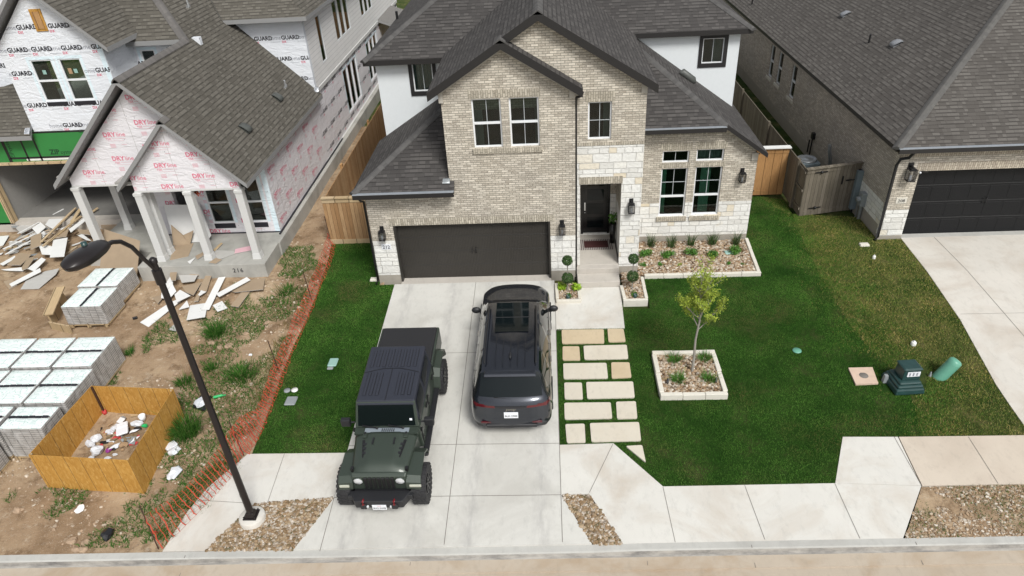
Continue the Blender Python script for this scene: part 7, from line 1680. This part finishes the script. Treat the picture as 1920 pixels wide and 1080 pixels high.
q = G(253, 599); m = MB(); m.tube([(q.x - .05, q.y, q.z + .045), (q.x + .07, q.y + .04, q.z + .045)], .045, 'bag_black', 12); tagit(m.build('drink_can'), 'dark drink can on the dirt right of the pallet pair', 'can', GO)
crumple('white_stain', 149, 955, .10, 'white_dust', 'spilled white powder on the dirt in front of the bin', 'spilled powder', (1, 1.3, .08), grp=None, seed=4)
crumple('scrap', 470, 666, .05, 'plate_white', 'small white scrap in the weeds behind the lamp pole', 'scrap', (1, 1, .5), grp=GO, seed=2); crumple('scrap', 290, 1000, .06, 'trash_red', 'pink drink bottle scrap under the orange net', 'scrap', (1.6, .6, .5), grp=GO, seed=6)
q = G(894, 650) if False else None
# ------------------------------------------------------------------ drywall offcuts
def slab_piece(Z, pts, off, lift, mt, label, cat, grp, th=.013, on=None, seed=0):
    sx, ox, oy = off; rr = random.Random(seed); P = []
    for u, v in pts:
        px, py = ox + u / sx, oy + v / sx; P.append(G(px, py) if on is None else onz(px, py, on))
    c = sum(P, Vector()) / len(P); a, b = rr.uniform(-.10, .10), rr.uniform(-.05, .12) if on is None else 0; m = MB()
    if on is not None: a = 0
    m.poly([(p.x, p.y, (dz(c.x, c.y) if on is None else on) + lift + th + (p.x - c.x) * a + (p.y - c.y) * b) for p in P], mt, th, 'drywall_grey'); return tagit(m.build('drywall_offcut' if 'drywall' in mt else cat.replace(' ', '_')), label, cat, grp)
Z1, Z2 = (6, 0, 380), (6, 250, 460); DG = 'offcuts heaped in front of the unfinished garage'; DH = 'offcuts lying below the porch slab'
K = [([(640, 505), (805, 490), (760, 690), (595, 690)], .32, 'drywall_white', 'large square white drywall piece right of centre on the big heap'), ([(410, 390), (510, 330), (560, 370), (465, 445)], .38, 'drywall_white', 'diamond white drywall piece near the top of the big heap'),
     ([(115, 935), (480, 795), (490, 835), (140, 965)], .1, 'drywall_white', 'long white drywall strip at the lower front of the big heap'), ([(340, 800), (500, 680), (545, 700), (410, 825)], .2, 'drywall_white', 'short white drywall strip above the front slab of the big heap'),
     ([(560, 355), (600, 290), (770, 275), (700, 345), (640, 400)], .40, 'drywall_white', 'torn white drywall piece at the crest of the big heap'), ([(-60, 420), (0, 390), (110, 385), (40, 480), (-60, 520)], .05, 'drywall_white', 'white drywall sheet at the left picture edge of the big heap'),
     ([(385, 470), (510, 430), (505, 560), (380, 600)], .34, 'drywall_brown', 'brown backed drywall square in the middle of the big heap'), ([(150, 690), (240, 600), (370, 610), (330, 660), (250, 740), (100, 740)], .16, 'drywall_brown', 'brown backed drywall slab at the left front of the big heap'),
     ([(810, 170), (910, 95), (965, 120), (860, 190)], .35, 'drywall_brown', 'brown board corner sticking up behind the lumber'), ([(1140, 260), (1340, 195), (1430, 290), (1300, 390), (1160, 330)], .2, 'drywall_brown', 'broad brown board between the two left porch posts'), ([(680, 490), (790, 380), (820, 400), (790, 480)], .36, 'drywall_brown', 'narrow brown drywall piece under the lumber'),
     ([(910, 385), (1060, 390), (1080, 445), (930, 430)], .3, 'drywall_brown', 'brown drywall flap beside the left porch post'), ([(235, 985), (300, 900), (520, 800), (680, 770), (640, 830), (440, 980)], .06, 'drywall_grey', 'wide cream drywall slab at the front of the big heap'), ([(200, 340), (330, 300), (430, 320), (260, 400)], .26, 'drywall_grey', 'grey drywall slab at the left rear of the big heap'),
     ([(270, 265), (360, 255), (430, 300), (250, 312)], .24, 'drywall_white', 'cream drywall slab beside the dark board'), ([(150, 335), (220, 200), (345, 155), (345, 210), (210, 350)], .22, 'valve_grey', 'dark grey board at the left end of the big heap'), ([(50, 905), (150, 880), (200, 940), (110, 985)], .03, 'drywall_brown', 'brown drywall scrap at the front left of the big heap'),
     ([(20, 770), (280, 745), (270, 785), (80, 780)], .08, 'drywall_white', 'thin white drywall strip at the left front of the big heap'), ([(820, 400), (1000, 280), (1020, 300), (840, 430)], .40, 'drywall_white', 'white drywall strip leaning by the left porch post'), ([(905, 440), (960, 425), (1060, 500), (1000, 490)], .25, 'drywall_white', 'white drywall flap in front of the left porch post'),
     ([(0, 700), (180, 620), (190, 650), (40, 720)], .1, 'drywall_white', 'white drywall strip at the left picture edge'), ([(470, 540), (640, 560), (620, 640), (500, 640)], .22, 'drywall_white', 'white crumbled drywall left of the large square piece'), ([(280, 820), (340, 800), (420, 650), (330, 660), (270, 780)], .18, 'drywall_brown', 'brown drywall piece behind the short white strip')]
for i, (p, l, mt, lb) in enumerate(K): slab_piece(0, p, Z1, l, mt, lb, 'board' if mt == 'valve_grey' else 'drywall offcut', DG, seed=i)
for i, (a, b, l, w, mt, lb) in enumerate([((520, 550), (905, 185), .42, .05, 'lumber', 'longest lumber length across the big heap'), ((530, 590), (960, 270), .38, .05, 'lumber', 'lumber length just right of the longest one'), ((860, 330), (960, 200), .44, .07, 'lumber', 'short upright lumber near the left porch post'), ((240, 430), (760, 170), .32, .04, 'drywall_white', 'long white edge strip at the back of the big heap'), ((60, 575), (430, 425), .2, .05, 'drywall_white', 'upper of the stacked white strips at the left of the heap'), ((80, 625), (450, 450), .16, .05, 'drywall_white', 'middle of the stacked white strips at the left of the heap'), ((140, 530), (420, 410), .26, .05, 'drywall_grey', 'topmost of the stacked strips at the left of the heap'), ((915, 175), (1400, 140), .30, .14, 'drywall_white', 'white trim board lying along the garage slab edge'), ((340, 190), (480, 220), .2, .05, 'lumber', 'short lumber end by the dark board'), ((1000, 270), (1150, 185), .42, .05, 'lumber', 'lumber end sticking out right of the left porch post')]):
    p = G(a[0] / 6, 380 + a[1] / 6); q = G(b[0] / 6, 380 + b[1] / 6); m = MB(); m.bar(p + Vector((0, 0, l)), q + Vector((0, 0, l + .08)), w * 1.8 if mt == 'lumber' else w * 1.5, .04 if mt == 'lumber' else .013, mt); tagit(m.build('lumber' if mt == 'lumber' else 'drywall_strip'), lb, 'lumber' if mt == 'lumber' else 'board strip', DG)
# the nameless rest of the heap
rr = random.Random(21); c0 = G(85, 455); ang0 = .75; hm = {}
proto = {}
for i in range(110):
    u, v = rr.gauss(0, .85), rr.gauss(0, .55); ca, sa = math.cos(ang0), math.sin(ang0); x = c0.x + .2 + (u * ca - v * sa) * 1.25; y = c0.y + .55 + (u * sa + v * ca) * 1.1
    if y > 23.2: continue
    if x > -15.9 and y > 20.4: continue
    L = rr.uniform(.12, .7); W = rr.uniform(.05, .26); h = .30 * math.exp(-((u / 1.1) ** 2 + (v / .7) ** 2)); mt = rr.choice(['drywall_white', 'drywall_white', 'drywall_white', 'drywall_brown', 'drywall_brown', 'drywall_grey', 'lumber', 'valve_grey'])
    m = MB(); k = rr.random() * .3; m.poly([(-L / 2, -W / 2, .013), (L / 2 - k * L, -W / 2, .013), (L / 2, W / 2 * rr.random(), .013), (L / 2 - k * .5 * L, W / 2, .013), (-L / 2 + k * .6 * L, W / 2 * 1.1, .013)], mt, .013, 'drywall_grey'); o = m.build('broken_offcut')
    o.location = (x, y, dz(x, y) + h * rr.uniform(.6, 1) + .02); o.rotation_euler = (rr.gauss(0, .16), rr.gauss(0, .16), ang0 + rr.gauss(0, .5)); tagit(o, 'broken board scrap lost in the big offcut heap before the garage', 'board scrap', 'broken scraps in the big offcut heap')
K2 = [([(80, 880), (430, 660), (540, 620), (540, 650), (175, 930)], .06, 'drywall_white', 'long white drywall plank reaching left under the lamp pole'), ([(480, 600), (540, 540), (660, 610), (510, 695)], .16, 'drywall_white', 'four sided white drywall piece right of the lamp pole'), ([(610, 875), (640, 680), (840, 650), (820, 840)], .05, 'drywall_white', 'large square white drywall piece lowest below the porch'), ([(780, 752), (850, 620), (970, 405), (1050, 390), (860, 745)], .11, 'drywall_white', 'white drywall plank leaning toward the porch slab'),
      ([(945, 590), (1290, 400), (1330, 430), (980, 625)], .12, 'drywall_white', 'white drywall plank crossing the brown board'), ([(895, 685), (1000, 630), (1060, 710), (950, 755)], .04, 'drywall_white', 'small square white drywall piece right of the largest one'), ([(395, 950), (470, 880), (530, 900), (480, 975)], .02, 'drywall_grey', 'small pale drywall square alone on the dirt'), ([(520, 750), (610, 640), (640, 715)], .07, 'drywall_white', 'triangular white drywall piece beside the lamp pole'),
      ([(440, 420), (470, 215), (650, 210), (590, 350), (520, 380), (510, 480), (460, 480)], .30, 'drywall_brown', 'brown cardboard backed piece sliding off the porch slab'), ([(650, 290), (755, 285), (750, 385), (650, 385)], .2, 'drywall_brown', 'small brown square against the porch slab'), ([(560, 490), (780, 440), (690, 600), (600, 560)], .12, 'drywall_brown', 'brown drywall triangle in the middle of the lower heap'), ([(830, 360), (890, 370), (830, 540), (740, 530)], .08, 'drywall_brown', 'tan board standing right in the lower heap'),
      ([(1060, 420), (1490, 400), (1475, 548), (1150, 555), (1050, 500)], .05, 'drywall_brown', 'wide brown board at the right end of the lower heap'), ([(1100, 690), (1240, 520), (1380, 450), (1310, 550), (1185, 708)], .08, 'drywall_brown', 'brown plank pointing away from the wide brown board'), ([(220, 600), (350, 570), (340, 620), (290, 690)], .08, 'drywall_brown', 'brown triangular piece left of the lamp pole'), ([(340, 560), (450, 470), (500, 560), (420, 640), (330, 640)], .18, 'drywall_white', 'torn white paper faced piece behind the lamp pole'),
      ([(350, 520), (440, 400), (470, 480), (400, 560)], .2, 'drywall_white', 'upright white fragment behind the lamp pole'), ([(690, 660), (730, 570), (770, 550), (740, 650)], .08, 'drywall_brown', 'narrow brown fragment above the largest white piece'), ([(740, 590), (770, 530), (830, 550), (760, 600)], .1, 'drywall_white', 'small curled white fragment above the largest white piece'), ([(530, 390), (740, 380), (700, 440), (560, 460)], .16, 'drywall_grey', 'pale crumbled drywall under the slab edge')]
for i, (p, l, mt, lb) in enumerate(K2): slab_piece(0, p, Z2, l, mt, lb, 'drywall offcut', DH, seed=40 + i)
K3 = [([(410, 175), (450, 40), (480, -10), (680, -20), (620, 130)], 'drywall_brown', 'brown board lying on the porch slab between the posts'), ([(610, 190), (700, 140), (640, 215)], 'drywall_white', 'small white scrap at the porch slab edge'), ([(930, 130), (910, 60), (1130, 70), (1150, 100), (960, 165)], 'drywall_grey', 'bluish white sheet lying on the porch slab'), ([(1140, 100), (1150, 50), (1330, 10), (1350, 60)], 'ink_light', 'pinkish crumbled board on the porch slab'), ([(850, 205), (930, 150), (1000, 170), (930, 215)], 'drywall_brown', 'brown scrap overhanging the porch slab edge'), ([(700, 130), (800, 80), (830, 100), (720, 170)], 'drywall_brown', 'narrow brown strip beside the middle porch post'), ([(900, 60), (990, -20), (1010, -10), (920, 80)], 'lumber', 'thin wood strip behind the middle porch post')]
for i, (p, mt, lb) in enumerate(K3): slab_piece(0, p, Z2, .004 + i * .004, mt, lb, 'board scrap', 'scraps on the porch slab', on=.522, seed=80 + i)
# big sheets leaning at the porch
def lean_sheet(pts, mt, label, th=.014):
    m = MB(); P = [Vector(p) for p in pts]; n = (P[1] - P[0]).cross(P[2] - P[0]).normalized() * th; k = len(P); m.add(P + [p + n for p in P], [tuple(range(k))[::-1], tuple(range(k, 2 * k))] + [(i, (i + 1) % k, (i + 1) % k + k, i + k) for i in range(k)], mt); return tagit(m.build('board_sheet'), label, 'board sheet', 'sheets leaning in the porch')
lean_sheet([(-15.75, 20.05, gz(20) + .0), (-13.95, 19.1, .0), (-13.97, 20.25, 1.15), (-15.75, 21.2, 1.15)], 'drywall_brown', 'large brown sheet leaning against the left end of the porch slab')
a = lambda px, py, y: ony(px, py, y)
lean_sheet([a(322, 425, 21.45), a(352, 425, 21.4), a(358, 372, 21.68), a(292, 386, 21.68), a(300, 400, 21.6)][::-1] if False else [(-13.4, 21.2, .53), (-12.2, 21.2, .53), (-12.0, 21.25, .75), (-12.3, 21.68, 1.75), (-13.6, 21.68, 1.8)], 'drywall_white', 'large white drywall sheet leaning on the porch wall')
lean_sheet([(-13.35, 21.0, .53), (-12.75, 21.05, .53), (-12.55, 21.2, 1.0), (-12.95, 21.15, .85), (-13.35, 21.3, 1.2)], 'drywall_brown', 'torn brown sheet in front of the white one on the porch')
# ------------------------------------------------------------------ rubble and weeds on the lot
lot = [(-16, 9.35), (-8.9, 9.35), (-7.75, 11.9), (-7.75, 21.7), (-9.5, 22), (-9.5, 19.5), (-14, 19.5), (-22, 21)]
inb = [tuple(p[:2]) for p in BX]
P = scatter(lot, 16000, rs, [inb]); d = vnoise(P, .5, 2) + (P[:, 0] + 11) * .12 > -.05; P = P[d]
tagit(stones('rubble', P, ndz(P) - .003, .006, .05, 'rubble', rs, power=5, flat=.7), 'loose stones scattered over the dirt lot', 'rubble', kind='stuff')
for i, (px, py, s, lb) in enumerate([(137, 945, .09, 'upper'), (143, 1033, .08, 'lower left'), (157, 1030, .08, 'lower right'), (206, 979, .06, 'middle')]):
    pass
names = [((136, 1014), .10, 'flat pale rock farthest left near the kerb'), ((144, 1031), .09, 'round white rock nearest the kerb'), ((157, 1031), .10, 'pale rock just right of the round white one'), ((161, 1017), .09, 'pale flat rock above the pair near the kerb'), ((206, 979), .07, 'grey rock right of the spilled powder'), ((33, 957), .10, 'orange tan rock at the far left'), ((398, 644), .10, 'pale rock right behind the lamp pole'), ((430, 650), .12, 'largest tan rock in the weedy lot'), ((412, 652), .09, 'tan rock left of the largest one'), ((502, 605), .09, 'flat orange rock near the net'), ((462, 627), .08, 'pair rock near the white scrap'), ((330, 700), .07, 'tan rock left of the lamp pole')]
for i, (p, s, lb) in enumerate(names):
    q = G(*p); V, F = ICO2; n = np.array([noise.noise((v * 1.6 + i * 5).tolist()) for v in V]); o = npmesh('rock', V * (1 + .5 * n)[:, None] * np.array((1.2, .9, .55)) * s, F, 'rubble'); o.location = (q.x, q.y, dz(q.x, q.y) + s * .25); tagit(o, lb, 'rock', 'larger rocks on the dirt lot')
dens = 90000; P = scatter([(-16, 9.3), (-8.4, 9.3), (-7.7, 11.9), (-7.75, 21.6), (-9.55, 21.6), (-9.5, 19.4), (-14, 19.4), (-14, 15), (-16, 10)], dens, rs, [inb])
k = 1.25 * vnoise(P, .75, 12) + .7 * vnoise(P, 2.6, 6) - .24 + np.clip((P[:, 0] + 10.6) * .18, -.5, .3) > .02; P = P[k]
tagit(blades('weeds', P, ndz(P) - .005, .03, .12, .022, 1.3, 'weed', rs), 'patches of green weeds on the dirt lot', 'weeds', kind='stuff')
P = np.array([(c.x - .25 + rs.randn() * .2, c.y + rs.randn() * .3) for c in [ctr[i] for i in rs.randint(2, 11, 3200)]]); P = P[vnoise(P, 1.1, 3) > -.12]
tagit(blades('dry_weeds', P, ndz(P), .05, .22, .014, 1.0, 'weed_dry', rs), 'rusty dry weeds along the orange net', 'weeds', kind='stuff')
for px, py, n, h, sp, lb in ((352, 812, 420, .62, .5, 'largest green grass clump right of the plywood bin'), (404, 628, 300, .42, .4, 'green grass clump below the white drywall square'), (452, 705, 380, .32, .6, 'broad green grass clump in the weedy lot'), (345, 718, 160, .28, .3, 'green grass clump left of the lamp pole'), (245, 665, 90, .22, .2, 'small green tuft right of the block pallets'), (540, 545, 260, .24, .5, 'green grass clump near the second net stake'), (395, 690, 120, .25, .25, 'small green tuft behind the lamp pole')):
    q = G(px, py); tuft('grass_clump', q.x, q.y, n, h, sp, 'weed', lb, 'grass clump', 'grass clumps on the dirt lot', w=.016, z=dz(q.x, q.y) - .01, lean=1.1)
# weeds at the front of the net (yellow flowers and greens by the pavement)
P = scatter([(-9.1, 9.4), (-8.2, 9.6), (-7.6, 11.7), (-8.1, 11.9), (-8.9, 10.6)], 5200, rs); P = P[vnoise(P, 1.6, 7) > -.1]
tagit(blades('verge_weeds', P, ndz(P), .05, .2, .015, 1.0, 'weed', rs), 'green weeds growing through the orange net by the pavement', 'weeds', kind='stuff')
